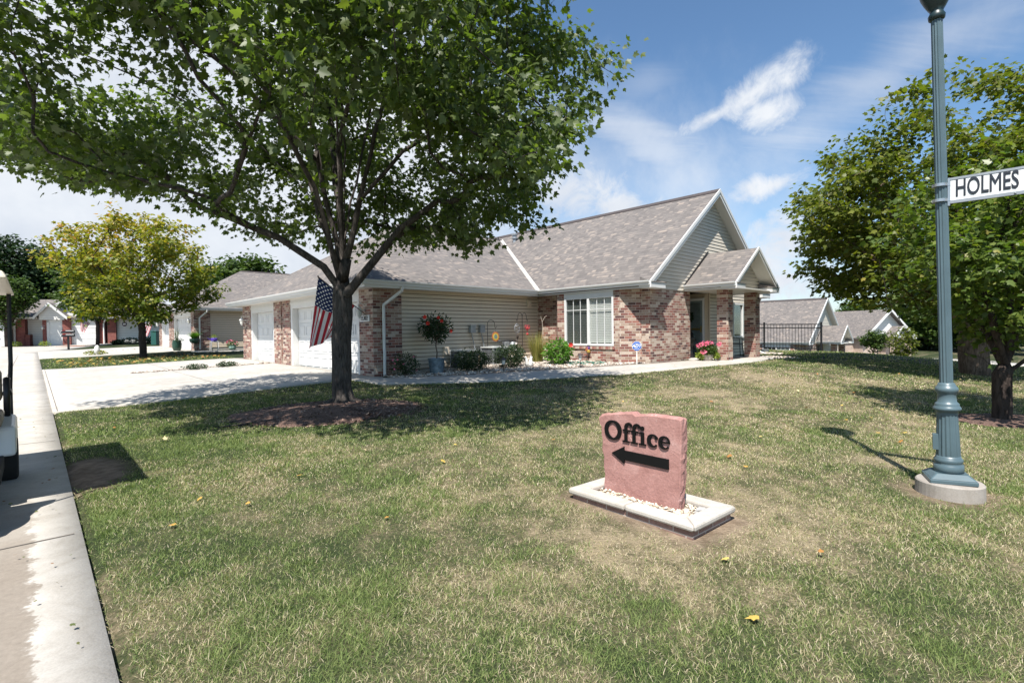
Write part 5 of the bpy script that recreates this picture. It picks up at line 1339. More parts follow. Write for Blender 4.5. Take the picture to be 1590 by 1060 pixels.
# black figure, patio chair, wreath, splash block
p = G(8.45, 16.25, .04); T = empty('black_goose_figure', p, ROT, 'glossy black draped figure standing beside the entry door', 'garden figure')
m = MB(); bl = plain('black_gloss', (.012, .012, .015), .25)
m.lathe([(.13, 0), (.15, .03), (.10, .2), (.12, .45), (.17, .62), (.14, .75), (.08, .88), (.06, .98), (.01, 1.03)], 18, flute=lambda j: 1+.12*math.sin(j*1.4)); m.tube([(0, 0, .66), (.16, -.06, .60), (.28, -.1, .58)], [.10, .06, .01], 8); m.build('draped_cover', bl, T, smooth=True)
p = G(7.65, 18.0, .04); T = empty('patio_chair', p, ROT+.6, 'black wrought iron chair on the porch between the piers', 'chair')
m = MB(); m.box(-.24, -.22, .42, .24, .24, .45)
m.build('seat', M['metal_dark'], T, bevel=.01)
m = MB()
for x in (-.22, .22): m.tube([(x, .23, .44), (x, .26, .7), (x*.9, .29, .88)], .014, 6)
m.tube([(-.2, .29, .88), (-.1, .29, .94), (.1, .29, .94), (.2, .29, .88)], .014, 6)
for k in range(5): x = -.14+.07*k; m.tube([(x, .24, .5), (x+.03, .27, .7), (x-.01, .29, .9)], .009, 5)
m.build('backrest', M['metal_dark'], T)
for sx in (-1, 1):
    for sy in (-.2, .22): m = MB(); m.tube([(sx*.22, sy, .43), (sx*.23, sy*1.1, .0)], .014, 6); m.build('leg', M['metal_dark'], T)
    m = MB(); m.tube([(sx*.24, .24, .64), (sx*.27, .0, .66), (sx*.25, -.2, .62), (sx*.23, -.2, .44)], .013, 6); m.build('armrest', M['metal_dark'], T)
mW = Matrix.Rotation(ROT, 3, 'Z')
p = Vector((*XY(12.69-3.85, 6.76+10.17), .30+1.62)); T = empty('wreath', p, ROT, 'dark leafy wreath hanging on the entry door', 'wreath')
rg = np.random.default_rng(5); th = rg.random(420)*6.283; q = .15+rg.normal(size=420)*.02
pos = np.stack([rg.normal(size=420)*.025-.02, q*np.cos(th), q*np.sin(th)], 1); leaves('leaves', pos, .06, 'oval', [M['leaf_dark']], T, pos, None, .1, flat=.2, rng=rg)
m = MB(); m.tube([(0, .15*math.cos(2*math.pi*k/20), .15*math.sin(2*math.pi*k/20)) for k in range(21)], .012, 5); m.build('hoop', M['bark_dark'], T)
p = onG(1188, 545.5); m = MB(); m.box(-.15, -.3, 0, .15, .3, .03); m.box(-.15, -.3, .03, -.12, .3, .10); m.box(.12, -.3, .03, .15, .3, .10); m.box(-.12, .27, .03, .12, .3, .1)
tag(m.build('splash_block', plain('splash_plastic', (.10, .11, .11), .5), loc=p, rz=-.5, bevel=.008), 'dark splash block at the foot of the corner downspout', 'splash block')

# ------------------------------------------------------------------ fence
F0 = G(9.3, 25.1); F1 = G(6.97, 25.3)
T = empty('metal_fence', F0, 0, 'black metal picket fence behind the corner of the nearest house', 'fence')
dd = (F1-F0); dd.z = 0; L = dd.length; d = dd.normalized(); sl = (F1.z-F0.z)/L
def FP(s, z): return d*s+Vector((0, 0, s*sl+z))
for s in (-2.4, 0, L):
    m = MB(); b = FP(s, 0); m.box(b.x-.03, b.y-.03, b.z-.3, b.x+.03, b.y+.03, b.z+1.28); m.box(b.x-.036, b.y-.036, b.z+1.28, b.x+.036, b.y+.036, b.z+1.30); m.build('post', M['metal_dark'], T)
for z in (.12, 1.04, 1.20):
    m = MB(); m.tube([FP(-2.4, z), FP(L, z)], .022, 4); m.build('rail', M['metal_dark'], T)
npk = int((L+2.4)/.125)
for k in range(1, npk):
    s = -2.4+(L+2.4)*k/npk; m = MB(); m.tube([FP(s, .06), FP(s, 1.21)], .010, 4); m.build('picket', M['metal_dark'], T)
# ------------------------------------------------------------------ stone Office sign
SA = R(-49.5)
def sandstone():
    t = NT('pink_sandstone'); v = t.coord(); n1 = t.noise(5, 6, v, .6, .6); n2 = t.noise(55, 4, v); n3 = t.noise(1.6, 4, v)
    c = t.ramp(n1, [(.3, (.29, .145, .125)), (.55, (.375, .20, .175)), (.75, (.46, .28, .25))]); c = t.mix(.35, c, t.ramp(n2, [(.3, (.75, .72, .72)), (.7, (1.25, 1.2, 1.2))]), 'MULTIPLY')
    c = t.mix(t.math('GREATER_THAN', t.noise(17, 5, v, .6, 1.5), .68), c, (.55, .36, .33)); c = t.mix(.35, c, t.ramp(n3, [(.35, (.8, .78, .8)), (.65, (1.1, 1.1, 1.1))]), 'MULTIPLY')
    t.color(c); t.rough(.85); t.bump(t.math('ADD', n1, t.math('MULTIPLY', n2, .5)), .55, .012); return t.m
M['pink_stone'] = sandstone()
T = empty('office_sign', SIGN, SA, 'pink sandstone slab lettered Office with a black arrow, in a concrete rimmed bed', 'sign')
# outline of the slab, x along the face, z up
OX, OY = -.10, .055
out = [(-.345, .02), (.37, .02), (.392, .25), (.40, .45), (.405, .66), (.40, .745), (.385, .757), (.30, .757), (.17, .758), (.08, .754), (.045, .744), (-.01, .738), (-.05, .752), (-.11, .748), (-.17, .738), (-.24, .726), (-.31, .712), (-.375, .695), (-.40, .675), (-.392, .63), (-.372, .60), (-.372, .53), (-.36, .48), (-.368, .40), (-.345, .33), (-.352, .25), (-.338, .18), (-.35, .10)]
def subd(pl, k=3):
    o = []
    for i in range(len(pl)):
        p, q = pl[i], pl[(i+1) % len(pl)]
        L = math.hypot(q[0]-p[0], q[1]-p[1]); n = max(1, int(L/.035))
        for j in range(n):
            t_ = j/n; o.append((p[0]+(q[0]-p[0])*t_+random.uniform(-.002, .002), p[1]+(q[1]-p[1])*t_+random.uniform(-.002, .002)))
    return o
oo = subd(out); n = len(oo); m = MB()
rings = []
for (y, ins, jit) in ((-.048, .010, .0), (-.040, .0, .002), (-.015, -.006, .006), (.012, -.003, .007), (.036, .0, .005), (.048, .008, .0)):
    row = []
    for k, (x, z) in enumerate(oo):
        cx, cz = 0, .38; dx, dz = x-cx, z-cz; L = math.hypot(dx, dz); s = 1-ins/L
        row.append((cx+dx*s+random.uniform(-jit, jit)+OX, y+OY+(random.uniform(-jit, jit) if abs(y) < .045 else 0), cz+dz*s+random.uniform(-jit, jit)))
    rings.append(row)
for r_ in rings: m.v += r_
for i in range(len(rings)-1):
    for k in range(n):
        a = i*n+k; b = i*n+(k+1) % n; m.f.append((a, b, b+n, a+n)); m.m.append(0)
m.f.append(tuple(range(n))[::-1]); m.f.append(tuple((len(rings)-1)*n+k for k in range(n))); m.m += [0, 0]
so = m.build('stone_slab', M['pink_stone'], T)
bm = bmesh.new(); bm.from_mesh(so.data); bmesh.ops.recalc_face_normals(bm, faces=bm.faces); bm.to_mesh(so.data); bm.free()
blk = plain('sign_black', (.006, .006, .006), .6, spec=.15)
YF = OY-.048
def stroke(mb, path, wid, y0=None, th=.012):
    y0 = YF if y0 is None else y0
    P_ = [Vector((x, z, 0)) for x, z in path]; L, Rr = [], []
    for k, p in enumerate(P_):
        a = P_[max(0, k-1)]; b = P_[min(len(P_)-1, k+1)]; d = (b-a).normalized(); nrm = Vector((-d.y, d.x, 0)); w = wid[k] if hasattr(wid, '__len__') else wid
        L.append(p+nrm*w/2); Rr.append(p-nrm*w/2)
    for k in range(len(P_)-1):
        q = [L[k], Rr[k], Rr[k+1], L[k+1]]
        mb.slab([(p.x, y0-th, p.y) for p in q], [(p.x, y0+.001, p.y) for p in q])
def arc(cx, cz, rx, rz, a0, a1, n=16): return [(cx+rx*math.cos(R(a0+(a1-a0)*k/n)), cz+rz*math.sin(R(a0+(a1-a0)*k/n))) for k in range(n+1)]
def serif_text():
    h = .098; x = -.335+OX+.0; zb = .505
    xs = x
    def L(name, pieces):
        mb = MB()
        for pth, w in pieces: stroke(mb, [(xs+(px-xs)*1.20, zb+(pz-zb)*1.04) for px, pz in pth], [q*1.08 for q in w] if hasattr(w, '__len__') else w*1.08)
        return mb.build('letter', blk, T)
    # O
    R_ = .072; c = x+R_+.01; pth = arc(c, zb+.078, R_-.013, .071, 90, 450, 40)
    L('O', [(pth, [.015+.020*abs(math.cos(R(90+9*k))) for k in range(41)])])
    x = c+R_+.012
    for i in range(2):
        s = x+.028
        L('f', [([(s, zb), (s, zb+.118)], .026), (arc(s+.024, zb+.118, .024, .031, 180, 40, 10), [.026-.0008*k for k in range(11)]), ([(s+.036, zb+.136), (s+.050, zb+.136)], .020), ([(s-.026, zb+.094), (s+.034, zb+.094)], .011), ([(s-.028, zb+.005), (s+.030, zb+.005)], .010)])
        x += .067
    s = x+.030
    L('i', [([(s, zb), (s, zb+.098)], .027), ([(s-.030, zb+.093), (s, zb+.093)], .010), ([(s-.028, zb+.005), (s+.028, zb+.005)], .010), (arc(s-.002, zb+.130, .0085, .0085, 0, 360, 12), .0165)])
    x += .072
    c = x+.042
    L('c', [(arc(c, zb+.049, .034, .043, 42, 318, 24), [.012+.018*max(0, -math.cos(R(42+11.5*k))) for k in range(25)]), (arc(c+.024, zb+.072, .005, .005, 0, 360, 8), .014)])
    x += .088; c = x+.040
    L('e', [(arc(c, zb+.049, .034, .043, 0, 322, 28), [.012+.016*max(0, -math.cos(R(11.5*k))) for k in range(29)]), ([(c-.03, zb+.052), (c+.038, zb+.052)], .010)])
serif_text()
mb = MB(); z0 = .392; x0 = -.250+OX
pts = [(x0, z0), (x0+.13, z0+.072), (x0+.13, z0+.040), (x0+.550, z0+.040), (x0+.550, z0-.040), (x0+.13, z0-.040), (x0+.13, z0-.072)]
mb.slab([(x, YF-.012, z) for x, z in pts], [(x, YF+.001, z) for x, z in pts]); mb.build('arrow', blk, T)
# bed: brick course and rounded concrete rim
W_, D_ = .585, .30
mb = MB()
for (x0, y0, x1, y1) in ((-W_+.03, -D_+.03, W_-.03, -D_+.12), (-W_+.03, D_-.12, W_-.03, D_-.03), (-W_+.03, -D_+.121, -W_+.12, D_-.121), (W_-.12, -D_+.121, W_-.03, D_-.121)): mb.box(x0, y0, -.12, x1, y1, .046)
mb.build('brick_course', brick_mat('sign_brick', [(0, (.24, .15, .125)), (.5, (.30, .19, .16)), (.8, (.20, .13, .11))], .2, .09, (.42, .37, .33)), T)
mb = MB(); w = .135
for (pl) in ([(-W_, -D_), (-.002, -D_), (-.002, -D_+w), (-W_+w, -D_+w)], [(.002, -D_), (W_, -D_), (W_-w, -D_+w), (.002, -D_+w)], [(W_, -D_+.003), (W_, D_-.003), (W_-w, D_-w), (W_-w, -D_+w)], [(W_-.003, D_), (-W_+.003, D_), (-W_+w, D_-w), (W_-w, D_-w)], [(-W_, D_-.003), (-W_, -D_+.003), (-W_+w, -D_+w), (-W_+w, D_-w)]):
    mb.prism(pl, .049, .100)
mb.build('concrete_rim', concrete_mat('rim_concrete', (.47, .44, .395)), T, bevel=.016)
mb = MB(); mb.box(-W_+.12, -D_+.12, -.05, W_-.12, D_-.12, .048); mb.build('gravel_floor', plain('gravel_floor', (.42, .36, .28), .95, var=.4, scale=60, bump=.8), T)
def sgl(x, y):
    c, s = math.cos(SA), math.sin(SA); X = SIGN.x+x*c-y*s; Y = SIGN.y+x*s+y*c; return AB(X, Y)
rg = np.random.default_rng(6)
pts = []
while len(pts) < 420:
    x, y = rg.uniform(-W_+.13, W_-.13), rg.uniform(-D_+.13, D_-.13)
    if abs(y-OY) < .05 and -.45+OX+.05 < x < .40+OX: continue
    pts.append((x, y))
pale = leaf_mat('pale_pebble', [(0, (.45, .36, .26)), (.5, (.62, .54, .43)), (1, (.75, .70, .62))], None, 0, .8)
# pebbles live in sign space
ico = bmesh.new(); bmesh.ops.create_icosphere(ico, subdivisions=1, radius=1); V0 = np.array([v.co[:] for v in ico.verts]); F0_ = [[v.index for v in f.verts] for f in ico.faces]; ico.free()
V = []; Fl = []; lt = []; rn = []
for (x, y) in pts:
    s = rg.uniform(.006, .014); q = V0*(1+rg.normal(size=(len(V0), 1))*.12)*np.array([s, s*rg.uniform(.7, 1.2), s*.7])+[x, y, .056+s*.4]; o_ = len(V)*0+sum(1 for _ in ()) ; base = len(rn)
    V.append(q); Fl += [base+i for f in F0_ for i in f]; lt += [3]*len(F0_); rn += [float(rg.random())]*len(V0)
npmesh('pebbles', np.concatenate(V), Fl, lt, [pale], {'rnd': rn}, parent=T)['kind'] = 'stuff'
bigs = [(.36, -.02, .034, 0), (.43, .07, .040, 1), (.46, -.06, .030, 2), (.33, -.10, .028, 0), (.40, -.12, .030, 0), (.44, .0, .026, 1), (.31, -.04, .022, 0), (.25, -.13, .018, 0)]
cm = [plain('stone_cream', (.58, .48, .38), .85, var=.2), plain('stone_grey', (.36, .35, .33), .85, var=.2), plain('stone_rust', (.40, .20, .11), .85, var=.2)]
for (x, y, s, c) in bigs:
    m = MB(); m.sph((0, 0, 0), s, 8, 6, .7, Matrix.Rotation(rg.random()*3, 3, 'Z') @ Matrix.Diagonal((1.25, .8, 1)), .14)
    c_, s_ = math.cos(SA), math.sin(SA); lab = {0: 'cream', 1: 'grey', 2: 'rusty'}[c]
    o = m.build('stone', cm[c], loc=(SIGN.x+x*c_-y*s_, SIGN.y+x*s_+y*c_, SIGN.z+.055+s*.55))
    tag(o, lab+' loose stone on the gravel at the right end of the Office sign bed', 'stone', 'loose '+lab+' stones in the sign bed')

# ------------------------------------------------------------------ lamp post with the street name sign
T = empty('street_lamp', LAMP, 0, 'blue green fluted lamp post on a round concrete footing', 'street lamp')
T.rotation_euler = (0, R(-1.7), 0)
m = MB(); m.lathe([(.232, -.15), (.236, .0), (.234, .115), (.224, .126), (.01, .127)], 40); o = m.build('footing', concrete_mat('footing_concrete', (.33, .30, .27)), T, smooth=False)
o.rotation_euler = (0, R(1.7), 0)
LPm = M['lamp_paint']; sc = LAMP.y/4.5*.80
m = MB(); s = .205*sc; Mx = Matrix.Rotation(R(62), 4, 'Z')
m.box(-s, -s, .128, s, s, .165, Mx)
m.slab([tuple(Mx @ Vector(p)) for p in ((-.14*sc, -.14*sc, .205), (.14*sc, -.14*sc, .205), (.14*sc, .14*sc, .205), (-.14*sc, .14*sc, .205))], [tuple(Mx @ Vector(p)) for p in ((-s+.004, -s+.004, .166), (s-.004, -s+.004, .166), (s-.004, s-.004, .166), (-s+.004, s-.004, .166))])
m.build('base_plate', LPm, T, bevel=.008)
def fl(nf, d):
    return lambda j: 1-d*(.5-.5*math.cos(2*math.pi*j*nf/96))
m = MB(); h0 = .0
pr = [(.132, .20), (.134, .235), (.132, .27), (.118, .278), (.124, .29), (.130, .305), (.124, .32), (.112, .33), (.110, .345)]
m.lathe([(r_*sc, z) for r_, z in pr], 40); m.build('base_ring', LPm, T, smooth=True)
m = MB(); m.lathe([(.108*sc, .34), (.092*sc, .70)], 96, flute=fl(16, .08)); m.lathe([(.094*sc, .70), (.094*sc, .73)], 40)
m.box(-.135*sc, -.06, .40, -.085*sc, .0, .53, Matrix.Rotation(-.62, 4, 'Z')); m.build('lower_shaft', LPm, T, bevel=0)
m = MB(); pr = [(.096, .72), (.100, .73), (.124, .742), (.124, .756), (.112, .770), (.106, .778), (.108, .790), (.098, .80), (.086, .81), (.080, .87), (.088, .885), (.100, .90), (.104, .915), (.098, .932), (.086, .942), (.078, .955), (.072, .97), (.050, .975)]
m.lathe([(r_*sc, z) for r_, z in pr], 48); m.build('collar', LPm, T, smooth=True)
m = MB(); m.lathe([(.0605*sc, .96), (.052*sc, 4.07)], 96, flute=fl(12, .14)); m.build('pole', LPm, T)
zt = 4.05
m = MB(); pr = [(.050, 0), (.066, .01), (.070, .04), (.058, .06), (.052, .075), (.070, .10), (.100, .15), (.125, .20), (.140, .26), (.13, .275), (.10, .28)]
m.lathe([(r_*.85, zt+z) for r_, z in pr], 40); m.build('lantern_holder', plain('lamp_head_dark', (.012, .03, .032), .4), T, smooth=True)
m = MB(); m.lathe([(.10, zt+.28), (.17, zt+.33), (.20, zt+.42), (.185, zt+.55), (.13, zt+.64)], 24); m.build('globe', M['glasslamp'], T, smooth=True)
m = MB(); m.lathe([(.20, zt+.60), (.19, zt+.64), (.12, zt+.74), (.04, zt+.80), (.03, zt+.86), (.01, zt+.92)], 24); m.build('lantern_cap', plain('lamp_head_cap', (.012, .03, .032), .4), T, smooth=True)
# street sign
sz = CAMZ+(505-298.5)/790*LAMP.y-LAMP.z
sb = Vector((-.055*0-math.sin(R(2))*sz, 0, sz))
ang = math.atan2(-E1[1], -E1[0])+R(4)
SN = empty('street_name_sign', LAMP+sb, ang, 'white street name sign reading HOLMES strapped to the lamp post', 'sign')
SN.rotation_euler = (0, 0, ang)
hh = .089*sc/.80
m = MB(); m.box(.068, -.006, -hh, .70, .006, hh); m.build('sign_panel', plain('sign_white', (.78, .78, .76), .4, var=.02), SN, bevel=.003)
m = MB(); m.box(.068, -.010, hh, .70, .010, hh+.018); m.box(.068, -.010, -hh-.024, .70, .010, -hh); m.build('sign_rail', M['metal_grey'], SN)
m = MB()
for z in (.055, -.075): m.lathe([(.068*sc, z-.012), (.068*sc, z+.012)], 24); m.box(.045, -.012, z-.012, .07, .012, z+.012)
m.box(.052, -.010, -hh-.04, .0675, .010, hh+.02); m.build('sign_bracket', plain('strap_steel', (.45, .47, .48), .35, .8), SN)
text_mesh('lettering', 'HOLMES', .205*sc/.80, plain('sign_letter', (.015, .02, .03), .5), SN, (.098, -.0075, .004), (math.pi/2, 0, 0), .0012, align='LEFT', sx=.51, off=0, bev=.0035)
m = MB(); m.sph((.46, -.012, -hh-.012), .008, 8, 6); m.build('bolt', M['metal_grey'], SN)

# ------------------------------------------------------------------ flags
def flag_mat():
    t = NT('flag_cloth'); uv = t.node('ShaderNodeUVMap'); uv.uv_map = 'flag'; s = t.node('ShaderNodeSeparateXYZ'); t.link(uv.outputs[0], s.inputs[0]); u, v = s.outputs[0], s.outputs[1]
    st = t.math('FLOOR', t.math('MULTIPLY', v, 13.0)); red = t.math('LESS_THAN', t.math('MODULO', st, 2.0), .5)
    c = t.mix(red, (.72, .71, .70), (.42, .02, .035))
    can = t.math('MULTIPLY', t.math('LESS_THAN', u, .4), t.math('GREATER_THAN', v, 6/13))
    gx = t.math('MULTIPLY', u, 11/.4*.5); gy = t.math('MULTIPLY', t.math('SUBTRACT', v, 6/13), 9/(7/13)*.5)
    def grid(ox, oy):
        fx = t.math('SUBTRACT', t.math('FRACT', t.math('ADD', gx, ox)), .5); fy = t.math('SUBTRACT', t.math('FRACT', t.math('ADD', gy, oy)), .5)
        fx = t.math('MULTIPLY', fx, 1.45)
        return t.math('LESS_THAN', t.math('ADD', t.math('MULTIPLY', fx, fx), t.math('MULTIPLY', fy, fy)), .045)
    star = t.math('MAXIMUM', grid(0, 0), grid(.5, .5))
    c = t.mix(can, c, t.mix(star, (.012, .025, .09), (.75, .75, .75)))
    t.color(c); t.rough(.75)
    tr = t.node('ShaderNodeBsdfTranslucent'); t.link(c, tr.inputs[0]); mx = t.node('ShaderNodeMixShader'); mx.inputs[0].default_value = .25
    t.link(t.b.outputs[0], mx.inputs[1]); t.link(tr.outputs[0], mx.inputs[2]); t.link(mx.outputs[0], t.out.inputs[0]); return t.m
M['flag'] = flag_mat()
def flag(name_label, base, tip, corners, depth, amp=.05, waves=3.5, thick=.012):
    "corners: hoist top (tip), hoist bottom (on the pole), fly top, fly bottom"
    T = empty('flag', base, 0, name_label, 'flag'); o = Vector(base)
    m = MB(); m.tube([(0, 0, 0), Vector(tip)-o], thick, 8); m.sph(Vector(tip)-o, thick*2, 8, 6); m.build('flag_pole', M['bark_pale'], T)
    A, B, C_, D = [Vector(c)-o for c in corners]; nu, nv = 40, 26; V = []; UV = []
    dp = Vector(depth).normalized()
    for j in range(nv+1):
        s = j/nv
        for i in range(nu+1):
            t_ = i/nu; top = A.lerp(C_, t_); bot = B.lerp(D, t_); p = top.lerp(bot, s)
            p = p+dp*amp*math.sin(s*math.pi*waves+t_*1.2+.6)*(.15+t_**.7)+Vector((0, 0, -.04*math.sin(math.pi*s)*(t_)))
            V.append(tuple(p)); UV.append((t_, 1-s))
    Fc = [(j*(nu+1)+i, j*(nu+1)+i+1, (j+1)*(nu+1)+i+1, (j+1)*(nu+1)+i) for j in range(nv) for i in range(nu)]
    me = bpy.data.meshes.new('cloth'); me.from_pydata(V, [], Fc); uvl = me.uv_layers.new(name='flag')
    for l in me.loops: uvl.data[l.index].uv = UV[l.vertex_index]
    me.polygons.foreach_set('use_smooth', [True]*len(Fc)); me.materials.append(M['flag']); ob = bpy.data.objects.new('cloth', me); COL.objects.link(ob); ob.parent = T
    return T
b = Vector((*XY(13.05, 6.74), 2.02)); tip = Vector((b.x-.98, b.y-.85, 3.0))
tY = tip.y
hb = tip.lerp(b, .76)
cz = P(477, 541, tY+.0); cw = P(516, 522, tY+.30)
flag('American flag on an angled wooden pole on the nearest garage, beside the maple trunk', b, tip, [tip, hb, cz, cw], (.25, .95, 0), .07, 3.6)
p0 = P(140, 503, 46.2); tp = P(125, 487, 45.2)
flag('American flag before the wide white door of the far left house', p0, tp, [tp, tp.lerp(p0, .95), P(124, 513, 45.0), P(132, 516, 45.0)], (0, 1, 0), .06, 3, .02)
p0 = P(243, 492, 40.5); tp = P(228, 487, 40)
flag('American flag hanging behind the trunk of the yellow maple', p0, tp, [tp, P(240, 494, 40), P(214, 519, 40), P(230, 522, 40)], (0, 1, 0), .05, 3, .02)

# ------------------------------------------------------------------ golf cart (faces the camera, only its far corner is in view)
CR = ROT
# local: x towards the lawn, y away; rear right wheel at (.47, 1.0)
CP = G(6.2, -.72)
T = empty('golf_cart', CP, CR, 'white golf cart with a canopy roof parked at the left edge of the street', 'golf cart')
wm = plain('cart_body', (.70, .69, .66), .25, var=.02, spec=.6); tan = plain('cart_seat', (.30, .24, .18), .6); rub = plain('tyre_rubber', (.015, .015, .015), .85)
for sx in (-1, 1):
    for y in (-.75, 1.0):
        m = MB(); M4 = Matrix.Translation((sx*(.50 if y > 0 else .38), y, .22)) @ Matrix.Rotation(math.pi/2, 4, 'Y')
        pr = [(.13, -.085), (.19, -.09), (.215, -.075), (.222, -.03), (.222, .03), (.215, .075), (.19, .09), (.13, .085)]
        i0 = len(m.v); m.lathe(pr, 28); m.v = [tuple(M4 @ Vector(v)) for v in m.v]; o = m.build('wheel', rub, T, smooth=True)
        m = MB(); m.lathe([(.03, -.02), (.13, -.07), (.13, .07), (.03, .03)], 20); m.v = [tuple(M4 @ Vector(v)) for v in m.v]; m.build('rim', M['metal_grey'], o, smooth=True)
m = MB()   # rear body and fenders
pf_ = [(.58, .30), (.62, .58), (1.0, .66), (1.30, .62), (1.36, .36), (1.24, .34), (1.16, .46), (1.0, .50), (.84, .46), (.76, .33)]
for x0, x1 in ((.36, .585), (-.585, -.36)):
    m.slab([(x1, y, z) for y, z in pf_], [(x0, y, z) for y, z in pf_])
m.box(-.355, .62, .30, .355, 1.26, .60); m.build('rear_body', wm, T, bevel=.03)
m = MB(); m.box(-.42, -.40, .22, .42, .58, .28); m.box(.38, -.2, .20, .50, .62, .32); m.box(-.50, -.2, .20, -.38, .62, .32); m.build('floor', rub, T, bevel=.01)
m = MB(); m.slab([(-.40, -.42, .92), (.40, -.42, .92), (.38, -.55, .90), (-.38, -.55, .90)], [(-.42, -.42, .30), (.42, -.42, .30), (.42, -.62, .30), (-.42, -.62, .30)])
m.slab([(-.36, -.56, .80), (.36, -.56, .80), (.28, -1.12, .56), (-.28, -1.12, .56)], [(-.4, -.56, .34), (.4, -.56, .34), (.32, -1.16, .34), (-.32, -1.16, .34)]); m.build('front_cowl', wm, T, bevel=.03)
for sx in (-1, 1): m = MB(); m.sph((sx*.24, -1.10, .50), .06, 10, 6); m.build('headlight', M['glasslamp'], T, smooth=True)
m = MB(); m.box(-.50, .42, .60, .50, .92, .74); m.build('seat', tan, T, bevel=.04)
m = MB(); m.box(-.49, .92, .80, .49, 1.03, 1.12); m.build('backrest', tan, T, bevel=.04)
for sx in (-1, 1):
    m = MB(); m.tube([(sx*.52, .96, .62), (sx*.53, .98, 1.02), (sx*.53, .62, 1.04), (sx*.53, .58, .74)], .024, 8); m.tube([(sx*.53, .90, .90), (sx*.53, .64, .90)], .034, 8); m.build('armrest', M['metal_dark'], T, smooth=True)
    m = MB(); m.tube([(sx*.54, 1.22, .58), (sx*.54, 1.22, .92), (sx*.545, 1.42, 1.16), (sx*.545, 1.45, 1.5), (sx*.545, 1.48, 1.90)], .021, 6); m.tube([(sx*.54, 1.16, .9), (sx*.54, 1.06, .9), (sx*.545, 1.02, .6)], .014, 6); m.build('roof_strut', M['metal_dark'], T)
    m = MB(); m.tube([(sx*.38, -.50, .9), (sx*.50, -.40, 1.90)], .016, 6); m.build('front_strut', M['metal_dark'], T)
m = MB(); m.slab([(-.56, -.52, 1.965), (.56, -.52, 1.965), (.56, 1.71, 1.965), (-.56, 1.71, 1.965)], [(-.59, -.56, 1.90), (.59, -.56, 1.90), (.59, 1.75, 1.90), (-.59, 1.75, 1.90)]); m.build('roof', plain('cart_roof', (.62, .56, .46), .45, var=.03), T, bevel=.02)
m = MB(); m.tube([(-.22, -.45, .85), (-.22, -.15, 1.02)], .016, 6); m.tube([(-.22+.17*math.cos(2*math.pi*k/20), -.13-.08*math.sin(2*math.pi*k/20), 1.03+.15*math.sin(2*math.pi*k/20)) for k in range(21)], .014, 6); m.build('steering_wheel', M['metal_dark'], T)

# ------------------------------------------------------------------ things by the second house and beyond
def potted(u, v, Y, label, potc, r, h, leafm, ph, n, ls, flowers=None, kind='oval', z=None):
    p = P(u, v, Y); p.z = float(gz(p.x, p.y))+(.02 if z is None else z); T = empty('potted_plant', p, 0, label, 'potted plant')
    m = MB(); m.lathe([(r*.7, 0), (r*.95, h*.3), (r, h*.7), (r*.85, h), (r*.9, h*1.04), (r*.2, h*.95)], 16); m.build('pot', potc, T, smooth=True)
    rg = np.random.default_rng(int(u)); a = rg.normal(size=(n, 3)); a /= np.linalg.norm(a, axis=1)[:, None]
    leaves('foliage', a*(rg.random(n)**.4)[:, None]*[r*1.5, r*1.2, ph]+[0, 0, h+ph*.4], ls, kind, [M[leafm]], T, a, None, .1, flat=.3, rng=rg)
    if flowers:
        k = 40; a = rg.normal(size=(k, 3)); a /= np.linalg.norm(a, axis=1)[:, None]; a[:, 2] = np.abs(a[:, 2]); a[:, 1] = -np.abs(a[:, 1])
        leaves('blooms', a*[r*1.4, r*1.2, ph]+[0, 0, h+ph*.5], ls*1.4, 'oval', [M[flowers]], T, a, rg.random(k), 0, flat=.2, rng=rg)
    return T
dg_ = plain('dark_green_glaze', (.02, .06, .04), .35)
T = potted(275, 548, 31, 'dark green glazed urn with spiky leaves before the second garage', dg_, .26, .62, 'leaf_dark', .1, 100, .08)
blades('spikes', 34, .2, .8, .014, M['leaf_green'], T, 4, .5).location = (0, 0, .6)
p = P(302, 536, 31.0); p.z = float(gz(p.x, p.y)); T = empty('fern_stand', p, 0, 'dark green tub of feathery ferns on a stand between the second garage doors', 'potted plant')
m = MB(); m.lathe([(.14, .46), (.24, .55), (.27, .72), (.25, .76), (.05, .74)], 16); m.build('tub', dg_, T, smooth=True); m = MB()
for k in range(3): t_ = k*2.1; m.tube([(.2*math.cos(t_), .2*math.sin(t_), 0), (.12*math.cos(t_), .12*math.sin(t_), .5)], .012, 5)
m.build('stand', M['metal_dark'], T); o = blades('fronds', 160, .3, .5, .03, M['leaf_bright'], T, 5, 1.3); o.location = (0, 0, .72)
p = P(333, 545, 31.4); p.z = float(gz(p.x, p.y)); T = empty('white_stool', p, ROT, 'white metal stool under a purple watering can beside the second garage', 'stool')
m = MB(); m.box(-.21, -.15, .54, .21, .15, .57); m.build('seat', M['white'], T, bevel=.01)
for sx in (-1, 1):
    for sy in (-1, 1): m = MB(); m.tube([(sx*.19, sy*.13, .55), (sx*.21, sy*.15, 0)], .018, 6); m.build('leg', M['white'], T)
T2 = empty('watering_can', p+Vector((0, 0, .57)), ROT, 'purple watering can planted with yellow flowers on the white stool', 'watering can'); pu = plain('purple_metal', (.09, .05, .35), .4)
m = MB(); m.lathe([(.15, 0), (.17, .02), (.19, .19), (.17, .21), (.02, .2)], 16); m.build('can', pu, T2, smooth=True); m = MB(); m.tube([(-.14, 0, .05), (-.3, 0, .16), (-.36, 0, .2)], [.03, .02, .03], 8); m.build('spout', pu, T2)
rg = np.random.default_rng(8); a = rg.normal(size=(120, 3)); leaves('foliage', a*[.07, .07, .05]+[0, 0, .28], .07, 'oval', [M['leaf_lime']], T2, a, None, .1, flat=.3, rng=rg)
